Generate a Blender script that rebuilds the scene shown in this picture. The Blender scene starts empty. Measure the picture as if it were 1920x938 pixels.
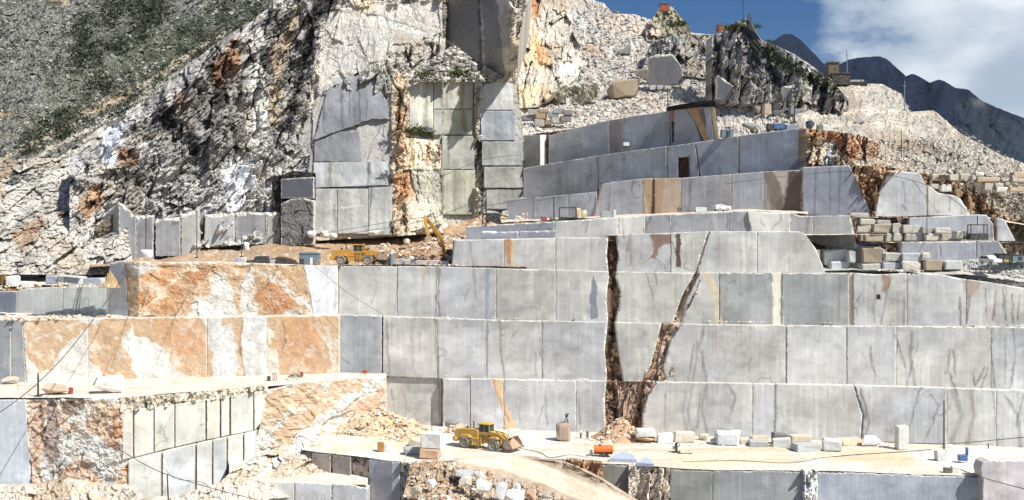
import bpy, bmesh, math, random
import numpy as np
from mathutils import Vector, Matrix
sc = bpy.context.scene
# ---------------- camera, world, sun, exposure ----------------
F, HY, CZ = 2059.0, 440.0, 35.3          # focal length and horizon row in photo pixels, eye height above the quarry floor
cam = bpy.data.cameras.new("camera"); camo = bpy.data.objects.new("camera", cam); sc.collection.objects.link(camo)
camo.location = (0, 0, CZ); camo.rotation_euler = (math.pi/2, 0, 0)
cam.sensor_width = 36; cam.lens = F/1920*36; cam.shift_y = -(469-HY)/1920
cam.clip_start = 1; cam.clip_end = 30000
sc.camera = camo
SUN_EL, SUN_AZ = math.radians(49), math.radians(129)      # azimuth clockwise from +Y
w = bpy.data.worlds.new("World"); sc.world = w; w.use_nodes = True
nt = w.node_tree; N = nt.nodes; Lk = nt.links
bg = N['Background']; bg.inputs[1].default_value = 0.07
sky = N.new('ShaderNodeTexSky'); sky.sky_type = 'NISHITA'; sky.sun_disc = False
sky.sun_elevation = SUN_EL; sky.sun_rotation = SUN_AZ; sky.air_density = 1.0; sky.dust_density = 0.3; sky.ozone_density = 3.0; sky.altitude = 900
def wn(t, **k):
    n = N.new(t)
    for a, b in k.items(): setattr(n, a, b)
    return n
geo = wn('ShaderNodeTexCoord')
hs = wn('ShaderNodeHueSaturation'); hs.inputs['Saturation'].default_value = 1.35; hs.inputs['Value'].default_value = 0.76; hs.inputs['Hue'].default_value = 0.512
Lk.new(sky.outputs[0], hs.inputs['Color'])
mp = wn('ShaderNodeMapping'); mp.inputs['Scale'].default_value = (1, 1, 1.9); mp.inputs['Location'].default_value = (0.35, 0.1, 0.22)
Lk.new(geo.outputs['Generated'], mp.inputs[0])
c1 = wn('ShaderNodeTexNoise'); c1.inputs['Scale'].default_value = 4.2; c1.inputs['Detail'].default_value = 9; c1.inputs['Roughness'].default_value = 0.60; c1.inputs['Distortion'].default_value = 0.15
Lk.new(mp.outputs[0], c1.inputs['Vector'])
sx = wn('ShaderNodeSeparateXYZ'); Lk.new(geo.outputs['Generated'], sx.inputs[0])
def wm(op, a, b):
    n = wn('ShaderNodeMath', operation=op)
    for i, v in enumerate((a, b)):
        if isinstance(v, (int, float)): n.inputs[i].default_value = v
        else: Lk.new(v, n.inputs[i])
    return n.outputs[0]
def wr(v, a, b, c=0., d=1.):
    n = wn('ShaderNodeMapRange'); n.interpolation_type = 'SMOOTHSTEP'; Lk.new(v, n.inputs[0])
    for i, q in enumerate((a, b, c, d)): n.inputs[i+1].default_value = q
    return n.outputs[0]
bank = wr(sx.outputs[0], 0.17, 0.30, 0., 0.26)                     # the cloud bank lies to the east
cv = wm('ADD', c1.outputs[0], bank)
cov = wr(cv, 0.60, 0.72)
mx = wn('ShaderNodeMix'); mx.data_type = 'RGBA'
c2 = wn('ShaderNodeTexNoise'); c2.inputs['Scale'].default_value = 7; c2.inputs['Detail'].default_value = 6; Lk.new(mp.outputs[0], c2.inputs['Vector'])
cc = wn('ShaderNodeMix'); cc.data_type = 'RGBA'; Lk.new(wr(c2.outputs[0], 0.36, 0.66), cc.inputs[0])
cc.inputs[6].default_value = (5.0, 6.0, 7.4, 1); cc.inputs[7].default_value = (10.4, 10.9, 11.5, 1)
Lk.new(cov, mx.inputs[0]); Lk.new(hs.outputs[0], mx.inputs[6]); Lk.new(cc.outputs[2], mx.inputs[7])
Lk.new(mx.outputs[2], bg.inputs[0])
sd = bpy.data.lights.new("sun", 'SUN'); sd.energy = 4.9; sd.angle = math.radians(0.5); sd.color = (1.0, 0.955, 0.88)
so = bpy.data.objects.new("sun", sd); sc.collection.objects.link(so)
sdir = Vector((math.sin(SUN_AZ)*math.cos(SUN_EL), math.cos(SUN_AZ)*math.cos(SUN_EL), math.sin(SUN_EL)))
so.rotation_euler = sdir.to_track_quat('Z', 'Y').to_euler(); so.location = (200, -150, 300)
sc.view_settings.view_transform = 'Standard'; sc.view_settings.look = 'None'; sc.view_settings.exposure = 0.36; sc.view_settings.gamma = 1
# ---------------- helpers ----------------
f32 = np.float32
def S(r, g, b):
    c = np.array([r, g, b], float)/255
    return np.where(c < .04045, c/12.92, ((c+.055)/1.055)**2.4)
def hsh(ix, iy, s):
    n = (ix.astype(np.int64)*374761393 + iy.astype(np.int64)*668265263 + int(s)*2147483647 + 12345) & 0xffffffff
    n = ((n ^ (n >> 13))*1274126177) & 0xffffffff
    n = ((n ^ (n >> 16))*2246822519) & 0xffffffff
    return ((n ^ (n >> 15)) & 0xffffff)/float(0xffffff)
def vn(x, y, s):
    x = np.asarray(x, float); y = np.asarray(y, float)
    ix = np.floor(x); iy = np.floor(y); fx = x-ix; fy = y-iy
    fx = fx*fx*(3-2*fx); fy = fy*fy*(3-2*fy)
    a = hsh(ix, iy, s); b = hsh(ix+1, iy, s); c = hsh(ix, iy+1, s); d = hsh(ix+1, iy+1, s)
    return (a+(b-a)*fx)*(1-fy)+(c+(d-c)*fx)*fy
def fbm(x, y, s, o=4, g=0.5):
    t = 0; a = 1; n = 0
    for i in range(o):
        t = t+a*vn(x, y, s+i*17); n += a; a *= g; x = x*2.03+3.1; y = y*2.03+1.7
    return t/n
def cells(x, y, s):
    ix = np.floor(x); iy = np.floor(y)
    f1 = np.full(x.shape, 9.); f2 = np.full(x.shape, 9.); bx = np.zeros(x.shape); by = np.zeros(x.shape); cx = np.zeros(x.shape); cy = np.zeros(x.shape)
    for i in (-1, 0, 1):
        for j in (-1, 0, 1):
            qx = ix+i; qy = iy+j
            dx = qx+.1+.8*hsh(qx, qy, s)-x; dy = qy+.1+.8*hsh(qx, qy, s+1)-y
            d = dx*dx+dy*dy
            m = d < f1
            f2 = np.where(m, f1, np.minimum(f2, d)); f1 = np.where(m, d, f1)
            bx = np.where(m, qx, bx); by = np.where(m, qy, by); cx = np.where(m, dx, cx); cy = np.where(m, dy, cy)
    return np.sqrt(f1), np.sqrt(f2), hsh(bx, by, s+2), hsh(bx, by, s+3), hsh(bx, by, s+4), cx, cy
def facet(px, py, size, s, ang=0, asp=1., warp=.2):
    """broken-rock relief: tilted facets with cracks; returns height -0.5..0.5-ish, crack 0..1, tone 0..1"""
    c, n = math.cos(ang), math.sin(ang)
    x = (px*c+py*n)/size; y = (-px*n+py*c)/(size*asp)
    x = x+warp*(fbm(x*1.7, y*1.7, s+50, 3)-.5)*2; y = y+warp*(fbm(x*1.7+9, y*1.7, s+60, 3)-.5)*2
    f1, f2, r1, r2, r3, cx, cy = cells(x, y, s)
    h = (r1-.5)*.7-(r2-.5)*cx*2.4-(r3-.5)*cy*2.0
    return h, np.clip(1-(f2-f1)/.12, 0, 1)*(hsh(np.floor(r1*97), np.floor(r3*89), s+9) > .62), r2
def craggy(px, py, A, s, size=34, ang=0, asp=1.5, rid=.7, wts=(1., .55, .3, .13), warp=.2, tk=1., ckw=1.):
    h = rid*(1-np.abs(fbm(px/size/1.6+.3*py/size, py/size/asp/1.6, s+77, 5, .6)*2-1))-rid*.7; ck = 0; tn = 0
    for k, (z, a) in enumerate(zip((size, size*.42, size*.17, size*.08), wts)):
        if z < 2.4: continue
        hh, c, t = facet(px, py, z, s+k*31, ang+(k*.25 if k else 0), asp, warp)
        c = c*ckw; h = h+a*(hh-c*.3); ck = np.maximum(ck, c*(.9-.22*k)); tn = tn+a*(t-.5)
    return -A*h, ck, tn*tk
def inpoly(px, py, P):
    r = np.zeros(px.shape, bool); n = len(P)
    for i in range(n):
        x0, y0 = P[i]; x1, y1 = P[(i+1) % n]
        if y0 == y1: continue
        c = ((y0 > py) != (y1 > py)) & (px < (x1-x0)*(py-y0)/(y1-y0)+x0)
        r ^= c
    return r
def sdist(px, py, P):
    d = np.full(px.shape, 1e9)
    for (x0, y0), (x1, y1) in zip(P[:-1], P[1:]):
        L = (x1-x0)**2+(y1-y0)**2+1e-9
        t = np.clip(((px-x0)*(x1-x0)+(py-y0)*(y1-y0))/L, 0, 1)
        d = np.minimum(d, np.hypot(px-x0-t*(x1-x0), py-y0-t*(y1-y0)))
    return d
MARKS = []      # stains, veins, colour fields and painted shade of the stone, on the wall they belong to
def mark(tag, P, col, warp=4, mix=1., soft=0): MARKS.append((tag, 'p', P, np.array(col), warp, mix, soft))
def vein(tag, P, wd, col, warp=3, mix=.6): MARKS.append((tag, 'v', P, np.array(col), warp, mix, wd))
def mottle(x, y, c, s):
    """iron-stained marble: warm tones clouded and veined with white"""
    a = fbm(x/34, y/34, s, 5, .62); b = fbm(x/15+.6*a, y/15+1.5*a, s+7, 5, .62); d = np.abs(fbm(x/26+1.2*b, y/22, s+13, 5, .6)-.5)
    c = c*(.80+.42*a)[..., None]
    k = np.clip((a-.55)*6, 0, 1)[..., None]*.5; c = c*(1-k)+c*np.array([.84, .70, .56])*k
    k = np.clip((.022-d)*70, 0, 1)*np.clip(fbm(x/50, y/50, s+23, 3)*3-1.2, 0, 1)*.8+np.clip((b-.59)*14, 0, 1)*.75
    k = np.clip(k, 0, .9)[..., None]; return c*(1-k)+np.array([.64, .58, .50])*k
def apply_marks(tag, px, py, col):
    for k, (tg, ty, P, c, warp, mix, a) in enumerate(MARKS):
        if tg != tag: continue
        xs = [p[0] for p in P]; ys = [p[1] for p in P]; m = warp*2+8+(a if ty == 'v' else a)
        bb = (px > min(xs)-m) & (px < max(xs)+m) & (py > min(ys)-m) & (py < max(ys)+m)
        if not bb.any(): continue
        x = px[bb]; y = py[bb]
        wx = x+warp*2*(fbm(x/13, y/13, 700+k, 4, .6)-.5); wy = y+warp*2*(fbm(x/13+40, y/13, 800+k, 4, .6)-.5)
        if ty == 'p':
            f = inpoly(wx, wy, P).astype(float)
            if a:
                d = sdist(wx, wy, P+[P[0]]); f = np.where(f > 0, .5+.5*np.clip(d/a, 0, 1), .5-.5*np.clip(d/a, 0, 1))
            tone = .82+.36*fbm(x/9, y/9, 900+k, 4)
            cc = mottle(x, y, c, 900+k) if tg in ('L', 'LU', 'F') and c[0] > c[2]*1.6 else c*tone[:, None]
        else:
            ww = a*(.35+1.3*fbm(x/11, y/11, 950+k, 3)); f = np.clip((ww-sdist(wx, wy, P))/(1.+.7*a)+.5, 0, 1)*np.clip(.35+1.1*fbm(x/30, y/14, 970+k, 3), 0, 1)
            cc = c*(.75+.5*vn(x/4, y/7, 960+k))[:, None]
        f = (f*mix)[:, None]
        col[bb] = col[bb]*(1-f)+cc*f
    return col
# ---------------- materials ----------------
def nmat(name):
    m = bpy.data.materials.new(name); m.use_nodes = True; n = m.node_tree
    return m, n, n.nodes['Principled BSDF']
def stone_mat(name, nscale, bump, rough=.85, spec=.25, lo=.86, hi=1.13, streak=0.):
    m, n, b = nmat(name); a = n.nodes.new('ShaderNodeAttribute'); a.attribute_name = 'Col'
    tc = n.nodes.new('ShaderNodeTexCoord')
    no = n.nodes.new('ShaderNodeTexNoise'); no.inputs['Scale'].default_value = nscale; no.inputs['Detail'].default_value = 6; no.inputs['Roughness'].default_value = .62
    n.links.new(tc.outputs['Object'], no.inputs['Vector'])
    mr = n.nodes.new('ShaderNodeMapRange'); mr.inputs[1].default_value = .3; mr.inputs[2].default_value = .7; mr.inputs[3].default_value = lo; mr.inputs[4].default_value = hi
    n.links.new(no.outputs[0], mr.inputs[0]); v = mr.outputs[0]
    if streak:
        mp = n.nodes.new('ShaderNodeMapping'); mp.inputs['Scale'].default_value = (3.2, 3.2, .06); n.links.new(tc.outputs['Object'], mp.inputs[0])
        n2 = n.nodes.new('ShaderNodeTexNoise'); n2.inputs['Scale'].default_value = 1.4; n2.inputs['Detail'].default_value = 4; n.links.new(mp.outputs[0], n2.inputs['Vector'])
        m2 = n.nodes.new('ShaderNodeMapRange'); m2.inputs[1].default_value = .3; m2.inputs[2].default_value = .7; m2.inputs[3].default_value = 1-streak; m2.inputs[4].default_value = 1+streak
        n.links.new(n2.outputs[0], m2.inputs[0]); q = n.nodes.new('ShaderNodeMath'); q.operation = 'MULTIPLY'
        n.links.new(v, q.inputs[0]); n.links.new(m2.outputs[0], q.inputs[1]); v = q.outputs[0]
    mul = n.nodes.new('ShaderNodeVectorMath'); mul.operation = 'SCALE'
    n.links.new(a.outputs['Color'], mul.inputs[0]); n.links.new(v, mul.inputs['Scale']); n.links.new(mul.outputs[0], b.inputs['Base Color'])
    bp = n.nodes.new('ShaderNodeBump'); bp.inputs['Strength'].default_value = bump; bp.inputs['Distance'].default_value = .25
    n.links.new(no.outputs[0], bp.inputs['Height']); n.links.new(bp.outputs[0], b.inputs['Normal'])
    b.inputs['Roughness'].default_value = rough; b.inputs['Specular IOR Level'].default_value = spec
    return m
M_WALL = stone_mat('cut_marble', .9, .12, .7, .3, .94, 1.06, .06)
M_ROCK = stone_mat('broken_rock', 1.4, .5, .9, .2, .86, 1.14)
M_DUST = stone_mat('marble_dust', 1.6, .5, .95, .1, .92, 1.06)
M_RUB = stone_mat('marble_rubble', 1.6, .22, .9, .2, .85, 1.12)
def paint(name, col, rough=.5, metal=0., dirt=.35, dirtcol=(.33, .28, .2), scale=2.5):
    m, n, b = nmat(name); tc = n.nodes.new('ShaderNodeTexCoord')
    no = n.nodes.new('ShaderNodeTexNoise'); no.inputs['Scale'].default_value = scale; no.inputs['Detail'].default_value = 7
    n.links.new(tc.outputs['Object'], no.inputs['Vector'])
    mr = n.nodes.new('ShaderNodeMapRange'); mr.inputs[1].default_value = .42; mr.inputs[2].default_value = .68; mr.inputs[3].default_value = 0; mr.inputs[4].default_value = dirt
    n.links.new(no.outputs[0], mr.inputs[0]); mx = n.nodes.new('ShaderNodeMix'); mx.data_type = 'RGBA'
    mx.inputs[6].default_value = (*col, 1); mx.inputs[7].default_value = (*dirtcol, 1)
    n.links.new(mr.outputs[0], mx.inputs[0]); n.links.new(mx.outputs[2], b.inputs['Base Color'])
    b.inputs['Roughness'].default_value = rough; b.inputs['Metallic'].default_value = metal
    return m
P_YEL = paint('yellow_paint', (.55, .33, .045), .6, 0, .6, (.5, .42, .3)); P_OR = paint('orange_yellow_paint', (.55, .28, .03), .6, 0, .55, (.45, .36, .25)); P_BLK = paint('black_rubber', (.02, .02, .02), .8, 0, .3)
P_TYRE = paint('dusty_tyre', (.16, .155, .14), .9, 0, .8, (.45, .42, .35)); P_DGR = paint('dark_steel', (.035, .035, .04), .6, .2, .3)
P_GLASS = paint('cab_glass', (.03, .045, .05), .12, 0, .15); P_BLUE = paint('blue_paint', (.03, .10, .28)); P_HUT = paint('grey_blue_sheet', (.17, .24, .30), .5, .1, .25)
P_ORG = paint('orange_paint', (.70, .16, .025), .45, 0, .25); P_RED = paint('red_paint', (.28, .03, .03)); P_WHT = paint('white_paint', (.75, .76, .76), .4, 0, .2)
P_DIRT = paint('loaded_earth', (.36, .27, .19), .95, 0, .6, (.5, .42, .34), 5); P_RUST = paint('rusty_steel', (.30, .10, .04), .85, 0, .5, (.12, .06, .04)); P_CABLE = paint('cable_rubber', (.05, .05, .055), .7, 0, .2)
P_GREEN = paint('dark_leaf', (.045, .065, .02), .8, 0, .6, (.09, .10, .04), 6); P_SKIN = paint('skin', (.42, .25, .18), .6, 0, .1); P_SHIRTW = paint('white_shirt', (.7, .7, .7), .9, 0, .1); P_SHIRTB = paint('blue_shirt', (.16, .22, .36), .9, 0, .1); P_TROUS = paint('dark_trousers', (.04, .045, .07), .9, 0, .2); P_BRICK = paint('old_masonry', (.16, .13, .09), .9, 0, .6, (.07, .06, .05)); P_YB = paint('dull_yellow', (.45, .36, .05))
# ---------------- scene tree helpers ----------------
COL = sc.collection
def tag(o, label=None, cat=None, group=None, kind=None):
    if label: o['label'] = label
    if cat: o['category'] = cat
    if group: o['group'] = group
    if kind: o['kind'] = kind
    return o
def empty(name, loc=(0, 0, 0), rz=0, **k):
    o = bpy.data.objects.new(name, None); COL.objects.link(o); o.location = loc; o.rotation_euler = (0, 0, rz); o.empty_display_size = .5
    return tag(o, **k)
def mesh_np(name, V, Q, mat, col=None, parent=None, tris=False, smooth=False):
    me = bpy.data.meshes.new(name); k = 3 if tris else 4
    me.vertices.add(len(V)); me.vertices.foreach_set('co', np.ascontiguousarray(V, f32).ravel())
    me.loops.add(len(Q)*k); me.loops.foreach_set('vertex_index', np.ascontiguousarray(Q, np.int32).ravel())
    me.polygons.add(len(Q)); me.polygons.foreach_set('loop_start', np.arange(0, len(Q)*k, k, dtype=np.int32)); me.polygons.foreach_set('loop_total', np.full(len(Q), k, np.int32))
    me.update(calc_edges=True)
    me.polygons.foreach_set('use_smooth', np.full(len(Q), smooth, bool))
    if col is not None:
        a = me.color_attributes.new('Col', 'FLOAT_COLOR', 'POINT')
        a.data.foreach_set('color', np.concatenate([np.clip(col, .0015, .9), np.ones((len(col), 1))], 1).astype(f32).ravel())
    me.materials.append(mat)
    o = bpy.data.objects.new(name, me); COL.objects.link(o)
    if parent: o.parent = parent; o.location = -parent.location
    return o
def wpt(px, py, d):
    px = np.asarray(px, float); py = np.asarray(py, float); d = np.broadcast_to(np.asarray(d, float), px.shape)
    return np.stack([(px-960)/F*d, d, CZ-(py-HY)/F*d], -1)
def pt(px, py, d): return Vector(wpt(px, py, d).tolist())
def inv(pa, da, pb, db): return lambda p: 1/(1/da+(np.asarray(p, float)-pa)/(pb-pa)*(1/db-1/da))
def interp(P, q, ax):
    if isinstance(P, (int, float)): return np.full(q.shape, float(P))
    P = sorted(P, key=lambda a: a[1-ax]) if ax == 0 else sorted(P, key=lambda a: a[0])
    if ax == 0: return np.interp(q, [p[1] for p in P], [p[0] for p in P])
    return np.interp(q, [p[0] for p in P], [p[1] for p in P])
def mid(P, ax): return float(P) if isinstance(P, (int, float)) else sum(p[ax] for p in P)/len(P)
def patch(name, L, R, T, B, dfn, colfn, mat, parent=None, step=1.9, rel=None, skirt=1., skirtcol=None, jag=0., chip=None, mtag=None, seed=1, chipcol=None, stepy=None):
    """a stone face between four outlines, dfn gives its distance, rel its relief; the rim is carried back by skirt metres"""
    xm0, xm1 = (min(p[0] for p in L) if not isinstance(L, (int, float)) else L), (max(p[0] for p in R) if not isinstance(R, (int, float)) else R)
    ym0, ym1 = (min(p[1] for p in T) if not isinstance(T, (int, float)) else T), (max(p[1] for p in B) if not isinstance(B, (int, float)) else B)
    nu = max(3, int((xm1-xm0)/step)+1); nv = max(3, int((ym1-ym0)/(stepy or step))+1)
    u, v = np.meshgrid(np.linspace(0, 1, nu), np.linspace(0, 1, nv))
    ty, by = mid(T, 1), mid(B, 1)
    y = ty+(by-ty)*v; l, r = interp(L, y, 0), interp(R, y, 0); x = l+(r-l)*u
    for _ in range(4):
        t, b = interp(T, x, 1), interp(B, x, 1); y = t+(b-t)*v
        l, r = interp(L, y, 0), interp(R, y, 0); x = l+(r-l)*u
    el, er, et, eb = x-l, r-x, y-t, b-y
    if jag:
        fade = 1.
        x = x+jag*2*(fbm(x/7, y/7, seed+5, 3, .7)-.5)*fade; y = y+jag*2*(fbm(x/7, y/7, seed+6, 3, .7)-.5)*fade
    d = dfn(x, y)
    col = colfn(x, y)
    if mtag: col = apply_marks(mtag, x.ravel(), y.ravel(), col.reshape(-1, 3).copy()).reshape(col.shape)
    if rel is not None:
        dd = rel(x, y)
        if isinstance(dd, tuple):
            dd, ck, tn = dd
            col = col*(1+.22*tn-.25*ck)[..., None]  # facet tone; the shade inside cracks is darkened into the colour
        d = d+dd
    if chip:
        for e, cw, sd in ((et, chip[0], 1), (el, chip[1], 2), (er, chip[2], 3), (eb, chip[3], 4)):
            if not cw: continue
            ww = cw*(2.2*fbm(x/9, y/9, seed*7+sd, 4, .6)-.55); ww = np.maximum(ww, 0)
            f = np.clip((ww-e), 0, None)
            d = d+f*.10*(.6+.8*vn(x/2.5, y/2.5, seed+sd)); k = np.clip(f*2, 0, 1)[..., None]
            cc = chipcol if chipcol is not None else S(212, 210, 203)
            col = col*(1-.8*k)+cc*.8*k*(.8+.3*vn(x/3, y/3, seed+9))[..., None]
    V = wpt(x, y, d).reshape(-1, 3); C = col.reshape(-1, 3)
    I = np.arange(nu*nv).reshape(nv, nu)
    Q = np.stack([I[:-1, :-1], I[1:, :-1], I[1:, 1:], I[:-1, 1:]], -1).reshape(-1, 4)
    if skirt:
        loop = np.concatenate([I[0, ::-1], I[1:, 0], I[-1, 1:], I[-2:0:-1, -1]])
        B2 = V[loop].copy(); B2[:, 1] += skirt
        if skirtcol is not None:
            # rim vertices again so that the top keeps its own colour
            B1 = V[loop]; n0 = len(V); V = np.concatenate([V, B1, B2]); C = np.concatenate([C, np.tile(skirtcol, (2*len(loop), 1))])
            a = np.arange(len(loop))+n0; bb = a+len(loop)
        else:
            n0 = len(V); V = np.concatenate([V, B2]); C = np.concatenate([C, C[loop]*.9]); a = loop; bb = np.arange(len(loop))+n0
        Q = np.concatenate([Q, np.stack([a, np.roll(a, -1), np.roll(bb, -1), bb], -1)[:, ::-1]])
    return mesh_np(name, V, Q, mat, C, parent)
def strip(name, x0, x1, df, db, zf, colfn, nx=300, nt_=30, mat=None, amp=.15, seed=3, parent=None, mtag=None, power=1.):
    """a ground sheet between a front and a back line, x in photo columns at either line"""
    p, t = np.meshgrid(np.linspace(x0, x1, nx), np.linspace(0, 1, nt_)**power)
    d = df(p)*(1-t)+db(p)*t; X = (p-960)/F*d
    z = zf(p, t) if callable(zf) else np.full(p.shape, float(zf))
    z = z+amp*(fbm(X/6, d/6, seed, 5, .6)-.5)*2
    py = HY+(CZ-z)/d*F
    c = colfn(p, py, X, d)
    if mtag: c = apply_marks(mtag, p.ravel(), py.ravel(), c.reshape(-1, 3).copy()).reshape(c.shape)
    I = np.arange(p.size).reshape(p.shape)
    Q = np.stack([I[:-1, :-1], I[:-1, 1:], I[1:, 1:], I[1:, :-1]], -1).reshape(-1, 4)
    return mesh_np(name, np.stack([X, d, z], -1).reshape(-1, 3), Q, mat or M_DUST, c.reshape(-1, 3), parent)
def marble(c, s=1, streak=.12, blot=.12, cloud=None):
    c = np.array(c)
    def f(x, y):
        wob = 2.5*(fbm(x/40, y/60, s+31, 3)-.5); x0 = x; x = x+wob
        st = vn(x/3.6, y/60, s)*.22+vn(x/9, y/110, s+1)*.4+vn(x/26, y/150, s+3)*.38-.5
        cl = fbm(x/60, y/40, s+2, 5, .55)-.5
        q = c*(1+streak*1.5*st+blot*2*cl)[..., None]
        w_ = fbm(x/28+.4*y/28, y/30, s+8, 4)  # grey veining, bluish / greenish drift
        q = q*(1-.10*np.clip((w_-.55)*8, 0, 1))[..., None]
        h = (vn(x/70, y/70, s+11)-.5)[..., None]
        q = q*(1+h*np.array([-.03, 0, .05]))
        big = fbm(x0/95, y/60, 5, 4, .5)-.5; wisp = np.clip((vn(x/4.5+3, y/45, s+33)-.62)*3.5, 0, 1)*np.clip(fbm(x0/40, y/30, s+35, 3)*3-1.2, 0, 1)
        ch = np.clip((fbm(x0/46+9, y/30, s+51, 5, .55)-.54)*6, 0, 1)*.17
        q = q*(1+.6*big+.2*wisp+ch-.10*np.clip((fbm(x0/22, y/12, s+37, 4)-.58)*8, 0, 1))[..., None]
        ct = np.abs(fbm(x0/75+.25*y/75, y/150, s+41, 4, .55)-.5); ck = np.clip((.0085-ct)*150, 0, 1)*np.clip(fbm(x0/35, y/35, s+43, 3)*4-1.9, 0, 1)
        ct2 = np.abs(fbm(x0/60-.5*y/60, y/60, s+47, 4, .5)-.5); bd = np.clip((.03-ct2)*40, 0, 1)*np.clip(fbm(x0/60, y/60, s+49, 2)*4-2.1, 0, 1)
        q = q*(1-.42*ck-.13*bd)[..., None]
        rs = np.clip((vn(x/5, y/120, s+21)-.74)*5, 0, 1)*np.clip(fbm(x/30, y/50, s+22, 3)*2-.7, 0, 1)
        return q*(1-rs[..., None]*np.array([.12, .19, .33]))
    return f
def rockcol(c, s=1, dark=.25, brown=.3):
    c = np.array(c)
    def f(x, y):
        a = fbm(x/26, y/26, s, 5, .6); b = fbm(x/50, y/50, s+5, 4, .6); g = vn(x/2.2, y/2.2, s+9)
        q = c*(.78+.5*a+.16*(g-.5))[..., None]
        k = np.clip((b-.52)*7, 0, 1)[..., None]*brown
        q = q*(1-k*np.array([.25, .42, .62]))
        k = np.clip((fbm(x/18, y/22, s+15, 4, .6)-.56)*9, 0, 1)[..., None]*dark
        return q*(1-k*.75)
    return f
GREY, BLUE, GRN, LGT, WHT = S(196, 197, 196), S(193, 195, 198), S(196, 197, 193), S(205, 206, 203), S(208, 209, 205)
ORA, BRN, DBR, CRM, DRT = S(200, 160, 120), S(150, 104, 72), S(84, 52, 40), S(214, 202, 178), S(178, 156, 132)
DUST = S(209, 204, 194)
# ---------------- plan lines of the quarry faces ----------------
D1 = inv(900, 200, 1900, 182.4); DL = inv(0, 192, 640, 205)
def off(f, k): return lambda p: f(p)+k
D2, D3, D4, D5 = off(D1, 1.0), off(D1, 1.9), off(D1, 2.9), off(D1, 13)
def DF(p): return np.where(np.asarray(p) < 230, 174.6, inv(230, 175, 720, 200)(np.maximum(p, 230)))
FE = [(-200, 845), (560, 843), (600, 848), (622, 850), (660, 855), (692, 859), (735, 865), (785, 868), (860, 863), (960, 858), (1020, 860), (1064, 862), (1120, 869), (1200, 872), (1257, 878), (1340, 881), (1530, 883), (1840, 893), (2100, 893)]
def yfe(p): return np.interp(p, [a[0] for a in FE], [a[1] for a in FE])
def DFE(p): return F*CZ/(yfe(p)-HY)
D6, D7, D8 = inv(950, 250, 1505, 216), inv(975, 268, 1505, 230), inv(975, 282, 1345, 250)
DU = inv(1505, 215, 1920, 205)
def fl(f): return lambda x, y: f(x)
def addp(f, r): return lambda x, y: f(x)+r
# ---------------- colour marks on the cut faces ----------------
O2 = S(188, 160, 130)
for P in ([(40, 598), (150, 598), (168, 612), (132, 640), (112, 662), (95, 692), (72, 702), (62, 680), (52, 665), (45, 640)],
          [(165, 612), (200, 598), (252, 598), (235, 630), (228, 640), (240, 662), (250, 690), (257, 712), (200, 712), (185, 690), (165, 680), (170, 650), (160, 645)],
          [(250, 590), (380, 590), (390, 640), (402, 680), (395, 716), (350, 704), (325, 690), (318, 670), (300, 650), (270, 635), (250, 630)],
          [(412, 592), (460, 592), (453, 640), (458, 700), (463, 715), (440, 715), (447, 680), (440, 640), (435, 612), (415, 610)],
          [(495, 592), (640, 590), (640, 706), (540, 712), (520, 700), (525, 660), (505, 650), (512, 620)]):
    mark('L', P, O2, 9, .93)
mark('L', [(270, 600), (370, 600), (385, 650), (350, 670), (300, 640)], S(184, 138, 102), 10, .5, 6)
mark('L', [(520, 600), (600, 600), (600, 690), (545, 690), (530, 640)], S(184, 136, 98), 10, .55, 8)
for P, wd, c in (([(455, 600), (450, 650), (460, 710)], 1.6, DBR), ([(580, 600), (610, 640), (637, 690)], 1.2, WHT), ([(530, 600), (536, 640), (528, 660)], 1., DBR), ([(60, 640), (110, 620), (150, 605)], 2, WHT)): vein('L', P, wd, c)
for P in ([(395, 513), (414, 511), (432, 540), (448, 594), (388, 596), (356, 592), (365, 562), (394, 555)], [(455, 515), (472, 510), (486, 596), (450, 596)], [(545, 575), (585, 588), (590, 600), (520, 600)], [(240, 498), (300, 494), (290, 505), (250, 520)]):
    mark('LU', P, WHT, 8, .9, 3)
MARKS.insert(0, ('LU', 'p', [(200, 470), (600, 470), (600, 610), (200, 610)], S(188, 160, 130), 2, .95, 0))
mark('LU', [(470, 540), (520, 530), (560, 555), (560, 590), (500, 585), (475, 570)], S(172, 120, 80), 14, .7, 6)
mark('LU', [(250, 520), (330, 505), (350, 545), (330, 585), (260, 585)], S(188, 136, 88), 14, .6, 6)
mark('LU', [(330, 500), (390, 500), (385, 530), (350, 535)], S(160, 100, 60), 12, .6, 5)
vein('LU', [(470, 500), (520, 530), (560, 560), (600, 592)], 3.5, WHT, 10, .8)
vein('LU', [(250, 590), (300, 560), (330, 520), (380, 500)], 3, S(225, 205, 180), 12, .8)
# grey wall
mark('W', [(922, 710), (944, 710), (947, 750), (972, 808), (952, 812), (940, 765), (926, 725)], S(226, 196, 160), 3, .9)
vein('W', [(926, 712), (930, 735), (942, 765), (955, 790)], 1.6, S(196, 130, 84), 3)
mark('W', [(1315, 510), (1332, 510), (1349, 545), (1347, 570), (1355, 608), (1343, 608), (1336, 560)], CRM, 2, .95)
mark('W', [(1447, 511), (1463, 511), (1469, 610), (1452, 610), (1450, 560)], S(240, 234, 222), 2, .95)
mark('W', [(1592, 511), (1600, 511), (1598, 610), (1592, 610)], CRM, 1.5, .95)
mark('W', [(941, 444), (958, 444), (963, 475), (956, 502), (948, 480)], S(190, 144, 106), 5, .9, 1)
mark('W', [(958, 446), (968, 446), (966, 500), (958, 500)], CRM, 3, .8)
mark('W', [(1221, 440), (1256, 436), (1259, 455), (1237, 465), (1232, 484), (1221, 486), (1226, 465)], S(130, 98, 76), 6, .85, 1.5)
mark('W', [(1267, 438), (1276, 438), (1276, 502), (1268, 502)], DBR, 3, .9)
mark('W', [(1112, 512), (1120, 540), (1118, 560), (1122, 596), (1108, 600), (1106, 560)], S(128, 134, 146), 2, .9)
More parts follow.
